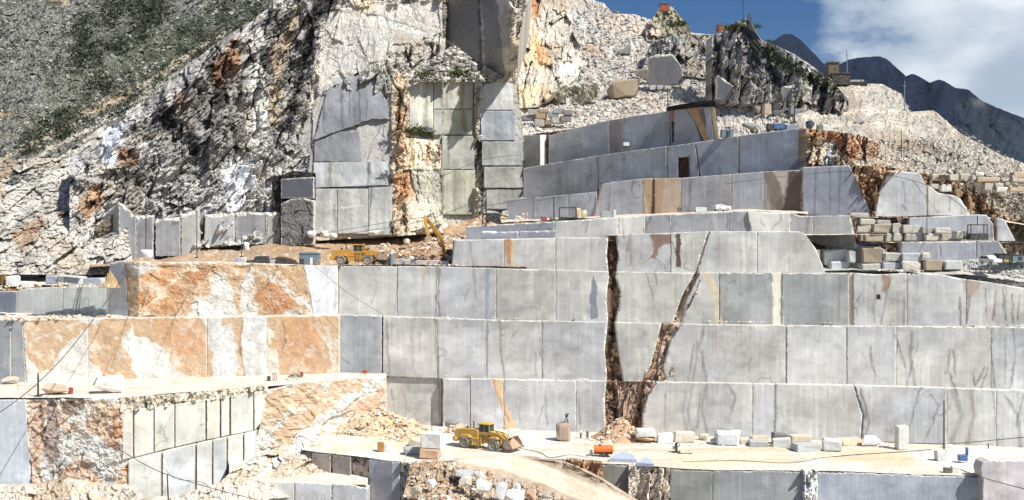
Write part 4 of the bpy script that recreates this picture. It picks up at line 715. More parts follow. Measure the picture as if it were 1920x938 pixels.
# low cut walls at the cliff foot
wc = wall('quarry_wall', 176, 524, [(176, 428), (222, 394), (290, 418), (400, 412), (524, 412)], 500, lambda x: np.interp(x, [176, 300, 400, 524], [227.5, 230.5, 233, 234.5]), S(120, 110, 100), 58, A=1., behind=1.)
DC = lambda x: np.interp(x, [176, 300, 400, 524], [226.5, 230, 232.5, 234])
for L, R, T, B, c in (([(178, 440), (176, 520)], 223, [(176, 440), (200, 402), (223, 380)], 520, S(188, 190, 180)), (224, 255, [(224, 381), (230, 383), (236, 392), (243, 395), (246, 404), (255, 406)], 500, S(140, 146, 162)), (256, 287, [(256, 405), (287, 404)], 500, S(146, 150, 164)), (292, 338, [(292, 412), (338, 406)], 480, S(138, 142, 152)),
                      ([(340, 410), (340, 480)], 374, [(340, 405), (374, 388)], 480, S(196, 196, 186)), (384, 440, [(384, 402), (440, 400)], 460, S(196, 200, 200)), (441, 500, 398, 460, S(150, 154, 166)), (501, 524, 398, 460, S(196, 196, 188))):
    panel(wc, L, R, T, B, DC if not isinstance(L, list) or L[0][0] != 178 else (lambda x: 227+(223-x)*.22-0*x), np.array(c)*.42+S(160, 162, 162)*.42, mt='C2', chip=(8, 1, 1, 0), jag=2.4, skirt=.8, streak=.5, sk=S(170, 168, 160))
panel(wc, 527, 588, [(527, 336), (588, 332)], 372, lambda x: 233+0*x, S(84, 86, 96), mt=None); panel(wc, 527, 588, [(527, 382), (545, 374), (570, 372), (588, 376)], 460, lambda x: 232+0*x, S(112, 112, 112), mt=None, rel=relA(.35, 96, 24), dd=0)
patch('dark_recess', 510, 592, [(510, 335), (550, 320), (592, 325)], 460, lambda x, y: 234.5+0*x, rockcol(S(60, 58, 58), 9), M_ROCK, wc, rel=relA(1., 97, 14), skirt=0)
wg = wall('quarry_wall', 0, 240, [(0, 480), (30, 500), (68, 495), (110, 515), (180, 492), (240, 492)], 545, lambda x: 220+0*x, S(150, 140, 124), 59, A=1.6, behind=1.2)
for a, b, t, c in ((31, 69, 496, S(140, 146, 150)), (-10, 8, 482, S(80, 80, 92)), (108, 140, 500, S(206, 204, 194)), (142, 172, 492, S(176, 178, 170))): panel(wg, a, b, t, 545, lambda x: 220+0*x, c, mt=None, dd=-.3)
# middle terrace with the earth bank behind the machines
def zmid(p, t):
    top = np.interp(p, [180, 250, 300, 380, 450, 520, 600, 700, 780, 850, 900, 990], [30.5, 30.5, 30.6, 33.0, 33.5, 35.6, 34.8, 34.6, 35.4, 38.2, 40, 40.5])
    h = fbm(p/40, t*6, 41, 4)
    k = np.clip((t-.36-.1*h)/.64, 0, 1)
    k = k**.8
    n = (1-k)*29.5+top*k+k*(1-k)*7*(fbm(p/26, t*7, 43, 5, .6)-.5)*np.clip((p-560)/200, .25, 1)
    return n
def midcol(p, py, X, d):
    c = rockcol(S(166, 144, 120), 23, .1, .4)(p, py)
    b = np.clip((p-640)/80, 0, 1)*np.clip((fbm(p/14, py/8, 24, 4, .65)-.47)*7, 0, 1)
    c = c*(1-b[..., None]*np.array([.28, .42, .52]))
    l = np.clip((vn(p/5, py/3, 26)-.75)*6, 0, 1)[..., None]
    return c*(1-.6*l)+S(224, 212, 196)*.6*l
tag(strip('earth_bank', 170, 990, lambda p: np.where(p < 640, DLU(np.minimum(p, 640)), D3(np.maximum(p, 640))), lambda p: np.interp(p, [170, 500, 600, 830, 990], [239, 240, 244, 247, 266]), zmid, midcol, 520, 90, amp=.5, mat=M_ROCK), kind='structure')
# terraces right of it
def rs(name, x0, x1, a, b, z, s, c=S(206, 196, 180), nx=260, nt=16, amp=.35, mat=None): return tag(strip(name, x0, x1, a, b, z, dusty(s, c, .2), nx, nt, amp=amp, mat=mat or M_DUST, mtag='R'), kind='structure')
rs('quarry_ledge', 850, 1150, off(D4, .5), off(D5, 1), 34.3, 51)
rs('quarry_ledge', 1140, 1660, off(D4, .5), off(D5, 1), 35.2, 52)
rs('quarry_ledge', 1545, 2070, off(D3, 1.), off(DW, 1.5), lambda p, t: np.interp(p, [1545, 1700, 1780, 1830, 1920, 2070], [29.0, 29., 28.6, 28.2, 27.2, 26])+t*np.interp(p, [1545, 1700, 1830, 1960], [1, 1.5, 3.2, 4.5]), 53, S(176, 176, 172), 300, 30, .5, M_ROCK)
rs('quarry_ledge', 1600, 1960, off(DW, .8), off(DV, 2), 33.9, 54)
rs('quarry_ledge', 940, 1515, off(D5, .6), off(D6, 1), lambda p, t: np.interp(p, [940, 1150, 1400, 1515], [37.6, 38.6, 39.7, 39.2])+t*np.interp(p, [940, 1515], [1., .6]), 55)
rs('quarry_ledge', 1480, 1960, lambda p: np.where(p < 1600, D5(p), DV(p))+.6, off(DU, 1), lambda p, t: np.interp(p, [1480, 1600, 1700, 1830, 1960], [38.8, 38.6, 38.4, 38.6, 36.5])+t*.2, 56)
# upper slopes
def zr(p, py): return 0
def dR(x, y):
    b = np.interp(x, [900, 975, 1100, 1345, 1420, 1505, 1600, 1700, 1900, 2000], [300, 296, 292, 272, 256, 242, 238, 238, 232, 228])
    return b+(260-np.minimum(y, 330))*.62-np.clip(y-330, 0, None)*.05
def dCR(x, y): return dR(x, 0*x+205)-5+(205-y)*.14
tag(patch('rubble_slope', 955, 1620, [(955, -30), (1100, -30), (1112, 0), (1132, 6), (1150, 26), (1190, 27), (1230, 40), (1300, 62), (1345, 66), (1500, 110), (1560, 150), (1620, 150)], [(955, 264), (1030, 258), (1140, 240), (1255, 222), (1345, 268), (1505, 262), (1620, 262)], dR, rubcol(S(184, 181, 175), 27), M_ROCK, rel=relR(1.5, 98, 10), skirt=0, mtag='R', step=1.8), kind='structure')
tag(patch('rock_crag', [(955, -30), (962, 130), (972, 160), (975, 240)], [(1055, -30), (1075, 60), (1100, 110), (1080, 150), (1010, 205)], -30, [(955, 205), (1010, 200), (1100, 150)], lambda x, y: dR(x, 0*x+205)-6+(205-y)*.33, rubcol(S(196, 190, 178), 28), M_ROCK, rel=lambda x, y: craggy(x, y, 4., 99, 40, -.2, 2., .3, (1., .5, .28, .1), .13, 1.4), skirt=3, mtag='R', step=1.8), kind='structure')
tag(patch('hilltop', 1212, [(1268, 10), (1292, 50), (1300, 75)], [(1212, 48), (1225, 32), (1238, 12), (1262, 13), (1275, 30), (1300, 64)], 78, lambda x, y: 398+(60-y)*.3, lambda x, y: rockcol(S(150, 146, 128), 29, .4, .5)(x, y), M_ROCK, rel=relA(3., 101, 14), skirt=8, mtag='R'), kind='structure')
mark('K', [(1425, 85), (1440, 88), (1500, 125), (1545, 150), (1590, 160), (1600, 180), (1540, 165), (1480, 135), (1430, 105), (1395, 80)], S(74, 84, 44), 8, .85, 3)
mark('K', [(1450, 85), (1500, 105), (1545, 140), (1550, 152), (1500, 128), (1462, 104)], S(206, 206, 200), 4, .9, 1.5)
mark('K', [(1360, 45), (1420, 45), (1425, 60), (1400, 62), (1362, 58)], S(78, 86, 50), 7, .8, 3)
for P in ([(1337, 70), (1350, 75), (1352, 120), (1345, 175), (1336, 180)], [(1408, 100), (1425, 105), (1418, 135), (1408, 130)], [(1362, 130), (1374, 150), (1380, 170), (1368, 172)], [(1430, 120), (1460, 130), (1470, 165), (1445, 160)], [(1535, 170), (1560, 175), (1560, 212), (1530, 212)], [(1225, 80), (1245, 75), (1240, 110), (1225, 100)], [(1262, 70), (1272, 75), (1274, 100), (1262, 95)]): mark('K', P, S(46, 44, 46), 8, .85, 3)  # crag shadow painted as near-black patches in the rock colour
KC = lambda x, y: rockcol(S(168, 166, 160), 30, .5, .35)(x, y)*(.8+.4*vn(x/2.2, y/2.2, 5))[..., None]
tag(patch('rock_crag', [(1335, 70), (1334, 200)], [(1430, 60), (1560, 150), (1592, 190), (1590, 218)], [(1334, 68), (1345, 62), (1362, 50), (1388, 38), (1398, 34), (1415, 45), (1424, 52), (1428, 76), (1450, 84), (1500, 110), (1548, 148), (1592, 168)], [(1334, 190), (1420, 196), (1500, 210), (1592, 214)], lambda x, y: dCR(x, y), KC, M_ROCK, rel=lambda x, y: craggy(x, y, 4.2, 102, 26, .1, 2.2, .3, (1., .5, .28, .1), .13, 1.6), skirt=10, mtag='K', step=1.7), kind='structure')
tag(patch('rock_crag', [(1222, 80), (1205, 130)], [(1338, 64), (1338, 130)], [(1205, 88), (1232, 76), (1270, 64), (1338, 66)], [(1205, 130), (1338, 150)], lambda x, y: dR(x, 0*x+145)-4+(145-y)*.25, KC, M_ROCK, rel=lambda x, y: craggy(x, y, 4.2, 103, 26, .3, 1.8, .3, (1., .5, .28, .1), .13, 1.6), skirt=6, mtag='K', step=1.7), kind='structure')
wk = empty('cut_crag_face', (40, 280, 60), kind='structure')
def kp(L, R, T, B, d, c, mt=None, rel=None): panel(wk, L, R, T, B, lambda x: (lambda xm, yb: float(dR(np.array(xm), np.array(yb)))-4.5)(.5*(mid(L, 0)+mid(R, 0)), mid(B, 1))-(x-mid(L, 0))*.045, np.array(c)*.95, mt=mt, chip=(5, 2, 2, 2), rel=rel, dd=0, skirt=3, jag=1.6)
kp([(1216, 108), (1218, 160)], [(1268, 105), (1280, 130), (1280, 158)], [(1214, 110), (1230, 102), (1262, 102), (1280, 130)], [(1218, 163), (1280, 156)], 292, S(124, 126, 130))
kp([(1345, 150), (1344, 185)], [(1400, 170), (1452, 180), (1456, 196)], [(1345, 140), (1380, 165), (1412, 125), (1422, 120), (1434, 150), (1456, 186)], [(1344, 184), (1400, 190), (1456, 200)], 266, S(112, 116, 122))
kp([(1470, 160), (1470, 196)], 1522, [(1470, 162), (1500, 158), (1522, 165)], 196, 262, S(130, 132, 136))
kp([(1034, 175), (1050, 196)], 1125, [(1034, 170), (1060, 160), (1088, 158), (1125, 154)], [(1034, 190), (1090, 197), (1125, 180)], 290, S(168, 164, 148), rel=relA(1.2, 108, 20)); kp([(1186, 132), (1216, 150)], 1217, [(1186, 132), (1217, 128)], [(1186, 142), (1217, 158)], 294, S(146, 140, 128))
kp([(1046, 116), (1046, 138)], 1058, 116, 138, 283, S(190, 192, 192)); kp(1059, 1072, 117, 140, 283, S(196, 198, 198)); kp([(1084, 112), (1084, 130)], [(1094, 112), (1100, 128)], 111, 130, 283, S(214, 212, 204)); kp(1160, 1184, [(1160, 92), (1184, 82)], 100, 306, S(170, 170, 166)); 
def ytop(T, p): return np.interp(p, [a[0] for a in T], [a[1] for a in T])
def behind(T, D, x0, x1, yb, s):
    zf = lambda p: CZ+(HY-ytop(T, p)-1.5)/F*D(p); db = lambda p: dR(p, yb(p))+4; zb = lambda p: CZ+(HY-yb(p))/F*dR(p, yb(p))
    tag(strip('quarry_ledge', x0, x1, lambda p: D(p)+1.2, db, lambda p, t: zf(p)*(1-t)+zb(p)*t, dusty(s, S(196, 188, 174), .2), 240, 24, amp=.5, mat=M_ROCK, mtag='R'), kind='structure')
behind([(975, 254), (1140, 228), (1256, 209), (1345, 203)], D8, 975, 1345, lambda p: np.interp(p, [955, 1030, 1140, 1255, 1345], [262, 256, 238, 220, 262]), 71)
behind(L7, D7, 1345, 1512, lambda p: 260+0*p, 72)
# right hand scree
tag(patch('scree_slope', 1490, 2080, [(1490, 170), (1556, 153), (1596, 155), (1655, 158), (1668, 165), (1690, 176), (1706, 210), (1750, 207), (1760, 214), (1800, 250), (1880, 292), (1920, 306), (2080, 340)], [(1490, 262), (1640, 345), (1740, 345), (1840, 385), (1900, 440), (1960, 500), (2080, 560)], lambda x, y: dR(x, y)-3+np.clip((np.minimum(y, 330)-262), 0, None)*.42, rubcol(S(178, 172, 161), 33, .3), M_ROCK, rel=lambda x, y: (lambda q: (q[0]+5*(fbm(x/80, y/60, 3, 3)-.5)+1.6*(fbm((x*.5+y)/12, (x-y)/70, 7, 3)-.5), q[1], q[2]))(craggy(x, y, .8, 104, 8, .5, 1.7)), skirt=4, mtag='R', step=1.8), kind='structure')
# orange rock face on the right end of tier seven
mark('O', [(1560, 250), (1600, 252), (1622, 268), (1610, 300), (1590, 300), (1574, 280), (1560, 310), (1568, 275)], S(178, 128, 92), 7, .7, 3)
mark('O', [(1508, 242), (1560, 246), (1560, 260), (1520, 262)], S(180, 132, 96), 6, .65, 3)
mark('O', [(1618, 255), (1650, 275), (1640, 300), (1620, 305)], S(156, 120, 90), 6, .6, 3)
mark('O', [(1548, 285), (1562, 262), (1566, 310), (1540, 312)], S(190, 198, 204), 3, .9, 1)
tag(patch('orange_rock_face', [(1512, 240), (1510, 316)], [(1650, 268), (1655, 300), (1640, 325)], [(1510, 241), (1560, 246), (1615, 252), (1650, 270)], [(1508, 318), (1600, 316), (1645, 325)], lambda x, y: 222+(x-1510)*.03, rockcol(S(196, 184, 168), 34, .25, .4), M_ROCK, rel=relA(2.6, 105, 22, .2, 1.8), skirt=6, mtag='O', step=1.7), kind='structure')
tag(patch('orange_rock_face', [(1597, 312), (1606, 340), (1636, 404)], [(1700, 315), (1668, 330), (1648, 370), (1642, 404)], [(1597, 310), (1660, 312), (1700, 318)], [(1634, 406), (1650, 406)], lambda x, y: DU(x)+.3, rockcol(S(178, 152, 126), 35, .3, .4), M_ROCK, rel=relA(2., 106, 14, .2, 1.4), skirt=3, mtag='O', step=1.7), kind='structure')
# far mountains, with haze blue and cloud shade put into their colour
def mcol(c, s): return lambda x, y: np.array(c)*(.7+.6*fbm(x/30, y/30, s, 5, .6))[..., None]
tag(patch('mountain', 1330, 1700, [(1330, 160), (1420, 96), (1448, 78), (1470, 64), (1484, 64), (1500, 74), (1530, 104), (1600, 180), (1700, 260)], 420, lambda x, y: 2600-(y-60)*2., mcol([.002, .007, .026], 61), M_ROCK, rel=lambda x, y: 90*(fbm(x/60+y/160, y/60, 62, 5)-.5), skirt=500, step=3, jag=1), kind='structure')
mark('T', [(1790, 200), (1840, 185), (1870, 210), (1990, 260), (1990, 330), (1880, 330), (1830, 280), (1800, 230)], S(44, 54, 62), 16, .6, 12)
mark('T', [(1820, 185), (1845, 190), (1850, 205), (1825, 200)], S(84, 84, 80), 6, .7, 4)
tag(patch('mountain', 1500, 2080, [(1500, 230), (1560, 140), (1590, 112), (1610, 108), (1650, 106), (1662, 110), (1696, 140), (1702, 148), (1708, 138), (1716, 140), (1745, 156), (1760, 149), (1770, 152), (1792, 165), (1815, 168), (1830, 180), (1842, 190), (1880, 206), (1920, 222), (2080, 280)], 460, lambda x, y: 1700-(y-100)*1.6, mcol([.0025, .008, .027], 63), M_ROCK, rel=lambda x, y: 70*(fbm(x/50+y/120, y/50, 64, 6)-.5), skirt=500, mtag='T', step=2.4, jag=1), kind='structure')
# ---------------- object builders ----------------
class MB:
    def __init__(s): s.v = []; s.f = []
    def add(s, V, Fc):
        n = len(s.v); s.v += [tuple(v) for v in V]; s.f += [tuple(i+n for i in f) for f in Fc]; return s
    def box(s, x0, x1, y0, y1, z0, z1, c=0., rot=None):
        if c:
            bm = bmesh.new(); bmesh.ops.create_cube(bm, size=1)
            for v in bm.verts: v.co = ((x0+x1)/2+v.co.x*(x1-x0), (y0+y1)/2+v.co.y*(y1-y0), (z0+z1)/2+v.co.z*(z1-z0))
            bmesh.ops.bevel(bm, geom=bm.edges[:], offset=c, segments=1, affect='EDGES')
            bm.verts.ensure_lookup_table(); V = [v.co.copy() for v in bm.verts]; Fc = [[v.index for v in f.verts] for f in bm.faces]; bm.free()
        else:
            V = [Vector((x, y, z)) for x in (x0, x1) for y in (y0, y1) for z in (z0, z1)]
            Fc = [(0, 1, 3, 2), (4, 6, 7, 5), (0, 4, 5, 1), (2, 3, 7, 6), (0, 2, 6, 4), (1, 5, 7, 3)]
        if rot: V = [rot @ v for v in V]
        return s.add(V, Fc)
    def prism(s, prof, y0, y1):
        n = len(prof); V = [(x, y0, z) for x, z in prof]+[(x, y1, z) for x, z in prof]
        return s.add(V, [tuple(range(n)), tuple(range(2*n-1, n-1, -1))]+[(i, i+n, (i+1) % n+n, (i+1) % n) for i in range(n)])
    def cyl(s, a, b, r, n=12, r2=None, caps=True):
        a = Vector(a); b = Vector(b); q = (b-a).to_track_quat('Z', 'Y'); r2 = r if r2 is None else r2; V = []
        for p, rr in ((a, r), (b, r2)):
            for i in range(n): V.append(p+q @ Vector((rr*math.cos(2*math.pi*i/n), rr*math.sin(2*math.pi*i/n), 0)))
        return s.add(V, [(i, (i+1) % n, (i+1) % n+n, i+n) for i in range(n)]+([tuple(range(n-1, -1, -1)), tuple(range(n, 2*n))] if caps else []))
    def ring(s, c, ax, R, r, n=20, m=8, sq=1.):
        c = Vector(c); q = Vector(ax).to_track_quat('Z', 'Y'); V = []
        for i in range(n):
            a = 2*math.pi*i/n
            for j in range(m):
                b = 2*math.pi*j/m; V.append(c+q @ Vector(((R+r*math.cos(b))*math.cos(a), (R+r*math.cos(b))*math.sin(a), sq*r*math.sin(b))))
        return s.add(V, [(i*m+j, ((i+1) % n)*m+j, ((i+1) % n)*m+(j+1) % m, i*m+(j+1) % m) for i in range(n) for j in range(m)])
    def tube(s, P, r, n=5):
        P = [Vector(p) for p in P]; V = []; k = len(P)
        for i, p in enumerate(P):
            t = (P[min(i+1, k-1)]-P[max(i-1, 0)]); q = t.to_track_quat('Z', 'Y'); rr = r[i] if isinstance(r, (list, tuple)) else r
            for j in range(n): V.append(p+q @ Vector((rr*math.cos(2*math.pi*j/n), rr*math.sin(2*math.pi*j/n), 0)))
        return s.add(V, [(i*n+j, i*n+(j+1) % n, (i+1)*n+(j+1) % n, (i+1)*n+j) for i in range(k-1) for j in range(n)]+[tuple(range(n)), tuple(range((k-1)*n, k*n))])
    def build(s, name, mat, parent=None, smooth=False):
        me = bpy.data.meshes.new(name); me.from_pydata([tuple(v) for v in s.v], [], s.f); me.materials.append(mat); me.update()
        if smooth: me.polygons.foreach_set('use_smooth', [True]*len(me.polygons))
        o = bpy.data.objects.new(name, me); COL.objects.link(o)
        if parent: o.parent = parent
        return o
def beam(mb, P, w, h, up=(0, 0, 1)):
    """box section along a path, w across, h deep (lists allowed)"""
    P = [Vector(p) for p in P]; V = []; k = len(P)
    for i, p in enumerate(P):
        t = (P[min(i+1, k-1)]-P[max(i-1, 0)]).normalized(); sd_ = t.cross(Vector(up)).normalized(); nn = sd_.cross(t)
        ww = (w[i] if isinstance(w, (list, tuple)) else w)/2; hh = (h[i] if isinstance(h, (list, tuple)) else h)/2
        V += [p+sd_*ww+nn*hh, p-sd_*ww+nn*hh, p-sd_*ww-nn*hh, p+sd_*ww-nn*hh]
    mb.add(V, [(i*4+j, i*4+(j+1) % 4, (i+1)*4+(j+1) % 4, (i+1)*4+j) for i in range(k-1) for j in range(4)]+[(3, 2, 1, 0), tuple(range(4*k-4, 4*k))]); return mb
# ---- stone blocks
def block_mesh(sx, sy, sz, seed, rough=.1):
    r = random.Random(seed); bm = bmesh.new(); bmesh.ops.create_cube(bm, size=1)
    m = min(sx, sy, sz)
    for v in bm.verts: v.co = (v.co.x*sx*(1-r.random()*rough), v.co.y*sy*(1-r.random()*rough), (v.co.z+.5)*sz*(1-(r.random()*rough if v.co.z > 0 else 0)))
    bmesh.ops.bevel(bm, geom=bm.edges[:], offset=m*r.uniform(.07, .14), segments=1, affect='EDGES')
    for v in bm.verts: v.co += Vector((r.uniform(-1, 1), r.uniform(-1, 1), r.uniform(-1, 1)))*m*.035*(1+rough*3)
    me = bpy.data.meshes.new('marble_block'); bm.to_mesh(me); bm.free(); return me
def colour_mesh(me, c, seed):
    a = me.color_attributes.new('Col', 'FLOAT_COLOR', 'POINT'); r = np.random.RandomState(seed)
    k = 1+.16*(r.rand(len(me.vertices), 1)-.5); C_ = np.clip(np.array(c)*k, .01, .88)
    a.data.foreach_set('color', np.concatenate([C_, np.ones((len(k), 1))], 1).astype(f32).ravel()); me.materials.append(M_RUB)
BS = [0]
def hull_mesh(sx, sy, sz, seed):
    r = random.Random(seed); bm = bmesh.new()
    for i in range(18):
        v = Vector((r.gauss(0, 1), r.gauss(0, 1), r.gauss(0, 1))); v.normalize(); m = max(abs(v.x), abs(v.y), abs(v.z)); v = v/(m**.75)*r.uniform(.86, 1.)
        bm.verts.new((v.x*sx*.56, v.y*sy*.56, (v.z*.56+.5)*sz))
    q = bmesh.ops.convex_hull(bm, input=bm.verts[:]); bmesh.ops.delete(bm, geom=[e for e in q['geom_interior'] if isinstance(e, bmesh.types.BMVert)], context='VERTS')
    z0 = min(v.co.z for v in bm.verts); z1 = max(v.co.z for v in bm.verts)
    for v in bm.verts: v.co.z = (v.co.z-z0)/(z1-z0)*sz
    me = bpy.data.meshes.new('marble_block'); bm.to_mesh(me); bm.free(); return me
def blk(x0, x1, y0, y1, d, c, label=None, name='marble_block', cat='stone block', par=None, dep=None, rz=None, rough=.12, tilt=0, group=None):
    BS[0] += 1; s = BS[0]; r = random.Random(s)
    sx = (x1-x0)/F*d; sz = (y1-y0)/F*d; sy = dep or min(max(sx*.7, sz*.8), sx*1.2)
    me = hull_mesh(sx*1.04, sy, sz*1.06, s) if rough >= .2 else block_mesh(sx*1.02, sy, sz*1.04, s, rough*1.25); colour_mesh(me, c, s)
    o = bpy.data.objects.new(name, me); COL.objects.link(o)
    p = pt((x0+x1)/2, y1, d); p.y += sy*.4
    o.location = p; o.rotation_euler = (0, tilt, r.uniform(-.22, .22) if rz is None else rz)
    if par: o.parent = par; o.location = p-par.location
    else: tag(o, label, cat, group)
    return o
def dfl(y, z=0.): return F*(CZ-z)/(y-HY)
W_, G_, B_, T_ = S(208, 210, 208), S(172, 174, 175), S(168, 142, 116), S(198, 188, 170)
def fb(x0, x1, y0, y1, c, label, **k): return blk(x0, x1, y0, y1, dfl(y1), c, label, **k)
# floor blocks, from left to right
fb(764, 790, 824, 838, T_, 'pale flat stone leaning left of the big white cube at the floor edge', tilt=.35)
fb(756, 788, 839, 853, G_, 'low grey slab lying left of the brown stone under the big white cube')
fb(786, 826, 841, 861, S(190, 160, 134), 'brown-streaked block carrying the big white cube at the floor edge')
blk(788, 830, 812, 842, dfl(861)+.3, W_, 'big white marble cube resting on a brown-streaked block left of the loader')
fb(707, 719, 829, 848, S(166, 120, 78), 'small brown upright stone on the sandy shelf at far left of the floor')
fb(718, 730, 832, 847, W_, 'small white stone standing against the little brown upright stone')
fb(953, 978, 806, 819, W_, 'white block behind the raised bucket of the front loader')
blk(834, 860, 786, 806, 197, S(140, 138, 136), 'dark grey boulder at the wall foot behind the rear of the floor loader', rough=.3)
fb(1194, 1230, 819, 832, S(202, 172, 142), 'brown-bottomed slab beneath the thick white slab at the foot of the fault', rough=.2)
blk(1192, 1231, 806, 820, dfl(832)+.2, W_, 'thick white slab lying on a brownish slab beside the earth cone')
fb(1232, 1263, 813, 832, S(224, 226, 224), 'rounded white block second from the earth cone')
fb(1265, 1305, 811, 830, S(214, 208, 194), 'cream flat-topped block third from the earth cone')
fb(1343, 1387, 811, 836, S(206, 210, 216), 'large pale blue-grey cube in the middle of the row under the wall')
fb(1370, 1390, 808, 830, W_, 'white leaning stone against the right side of the large pale cube', rough=.3, dep=1.)
fb(1406, 1443, 818, 828, T_, 'tan slab on top of a grey slab right of the large pale cube', dep=1.5)
fb(1406, 1442, 828, 838, G_, 'grey slab under the tan slab at the wall foot', dep=2.6)
fb(1449, 1478, 811, 834, S(130, 130, 130), 'dark grey block standing behind a tilted white slab', dep=1.6)
fb(1451, 1485, 822, 839, W_, 'tilted white slab leaning on the dark grey block', tilt=-.1, dep=1.)
fb(1482, 1521, 818, 829, T_, 'long cream stone behind the flat grey slabs at the wall foot')
fb(1488, 1540, 834, 847, S(180, 184, 184), 'long flat grey slab in front of the cream stone')
fb(1544, 1581, 825, 847, S(196, 200, 202), 'squat light grey cube at the right end of the row of blocks')
fb(1574, 1618, 824, 836, S(210, 190, 168), 'pinkish cream slab behind the squat light grey cube')
fb(1619, 1651, 818, 838, S(212, 216, 222), 'pale wedge-shaped slab leaning towards the wall', rough=.4, dep=.8, tilt=.12)
fb(1609, 1622, 811, 815, W_, 'thin white flake above the pale wedge-shaped slab', dep=.6)
fb(1682, 1704, 800, 844, S(206, 208, 204), 'tall upright marble slab standing alone on the floor', dep=1.4, rz=.1, rough=.04)
fb(1755, 1777, 846, 865, S(196, 198, 196), 'grey block holding the foot of the tall dark pole')
fb(1770, 1787, 832, 840, W_, 'small white block just behind the foot of the tall pole')
fb(1771, 1786, 877, 887, S(120, 110, 104), 'dark small stone at the floor edge right of the tall pole'); fb(1784, 1799, 875, 886, W_, 'white small stone at the floor edge beside a dark one')
fb(1388, 1402, 822, 834, T_, 'knobbly cream stone between the large pale cube and the tan slab', rough=.35); fb(1310, 1330, 815, 826, T_, 'small cream stone beside the cream flat-topped block', rough=.3); fb(1332, 1342, 822, 834, S(196, 190, 180), 'small grey pebble-like stone left of the large pale cube', rough=.3)
o = fb(1043, 1071, 792, 828, S(168, 148, 136), 'rounded pinkish brown block standing upright left of the two workers', rough=.19, dep=2.6)
# flat plates on the front edge
for a, b, c_, d_, lab in ((1142, 1194, 847, 860, 'blue-grey sawn plate lying at the floor edge beside the orange tank'), (1193, 1226, 856, 868, 'smaller blue-grey plate right of the first plate at the floor edge')):
    m = MB(); P0 = [pt(a, d_, dfl(d_, .5)), pt(b, d_+2, dfl(d_+2, .5)), pt(b-6, c_+6, dfl(c_+6, .5)), pt((a+b)/2, c_, dfl(c_, .5)), pt(a+8, c_+7, dfl(c_+7, .5))]
    n = len(P0); m.add([p for p in P0]+[p-Vector((0, 0, .48)) for p in P0], [tuple(range(n)), tuple(range(2*n-1, n-1, -1))]+[(i, (i+1) % n, (i+1) % n+n, i+n) for i in range(n)])
    o = m.build('marble_plate', M_RUB); colour_mesh(o.data, S(168, 178, 196), 3); o.data.materials.pop(); tag(o, lab, 'stone plate')
# dirt-bank boulders
DBL = [(852, 888, 883, 896, G_, 'long grey stone half buried high on the dirt bank'), (861, 886, 896, 914, S(208, 204, 190), 'pale wedge-shaped boulder left of the white boulders on the dirt bank'), (888, 908, 886, 900, W_, 'white stone on top of the bright white boulder on the dirt bank'), (892, 923, 900, 926, S(238, 240, 240), 'bright white angular boulder in the middle of the dirt bank'),
       (928, 950, 906, 938, S(210, 212, 216), 'upright grey-white boulder right of the bright one on the dirt bank'), (948, 982, 921, 942, S(234, 236, 238), 'broad white boulder at the bottom edge of the dirt bank'), (962, 976, 908, 920, S(220, 224, 228), 'small white stone above the broad white boulder'), (984, 1006, 920, 938, S(196, 166, 140), 'tan boulder right of the broad white boulder'), (912, 920, 884, 896, B_, 'small brown stone behind the bright white boulder'), (1016, 1030, 925, 936, G_, 'grey stone at the right of the dirt bank near the ramp'), (800, 818, 900, 914, W_, 'white stone low on the left of the dirt bank'), (770, 790, 912, 930, T_, 'cream stone at the far left of the dirt bank')]
for a, b, c_, d_, cc_, lab in DBL: blk(a, b, c_, d_, float(dbank(np.array([(a+b)/2.]), np.array([d_+0.]))[0])-2.4, cc_, lab, rough=.3, cat='boulder', name='boulder')
# left ledge
zl = 9.4
blk(173, 224, 708, 739, dfl(739, zl), S(226, 220, 212), 'big brown and white boulder on the left ledge under the orange wall', rough=.4, cat='boulder', name='boulder')
blk(79, 125, 720, 741, dfl(741, zl), S(206, 184, 160), 'low tan boulder beside the post on the left ledge', rough=.4, cat='boulder', name='boulder')
blk(0, 30, 708, 718, dfl(720, zl)-.5, T_, 'cream rubble stone at the foot of the grey wall at far left', rough=.4, cat='boulder', name='boulder')
# upper left bench blocks
zb = 26.2
for a, b, c_, d_, cc_, lab in ((10, 31, 518, 538, W_, 'white marble cube at the left end of the upper left bench'), (39, 57, 531, 541, W_, 'low white block right of the leftmost white cube'), (85, 107, 517, 534, S(160, 166, 180), 'blue-grey block left of the white cube on the upper left bench'), (107, 121, 517, 534, W_, 'white cube between two blue-grey blocks on the upper left bench'), (121, 146, 520, 534, S(156, 160, 172), 'blue-grey block with a white top plate on the upper left bench'), (146, 157, 520, 534, W_, 'small bright cube right of the plate-topped block'), (157, 186, 522, 535, S(150, 156, 168), 'long blue-grey block near the grey corner wall'), (186, 197, 522, 535, W_, 'white cube at the right end of the row on the upper left bench')):
    blk(a, b, c_, d_, 198.5+(a-100)*.0, cc_, lab, rz=0, rough=.05, dep=2.)
m = MB(); m.box(-2, 2, -1.2, 1.2, 0, .25); o = m.build('marble_plate', M_RUB); colour_mesh(o.data, W_, 2); o.data.materials.pop(); o.location = pt(134, 519.5, 199); o.rotation_euler = (0, .08, 0); tag(o, 'white sawn plate lying on top of a blue-grey block', 'stone plate')
blk(0, 10, 515, 537, 199, S(120, 90, 60), 'brown stone cut by the left picture edge on the upper left bench', rough=.3)
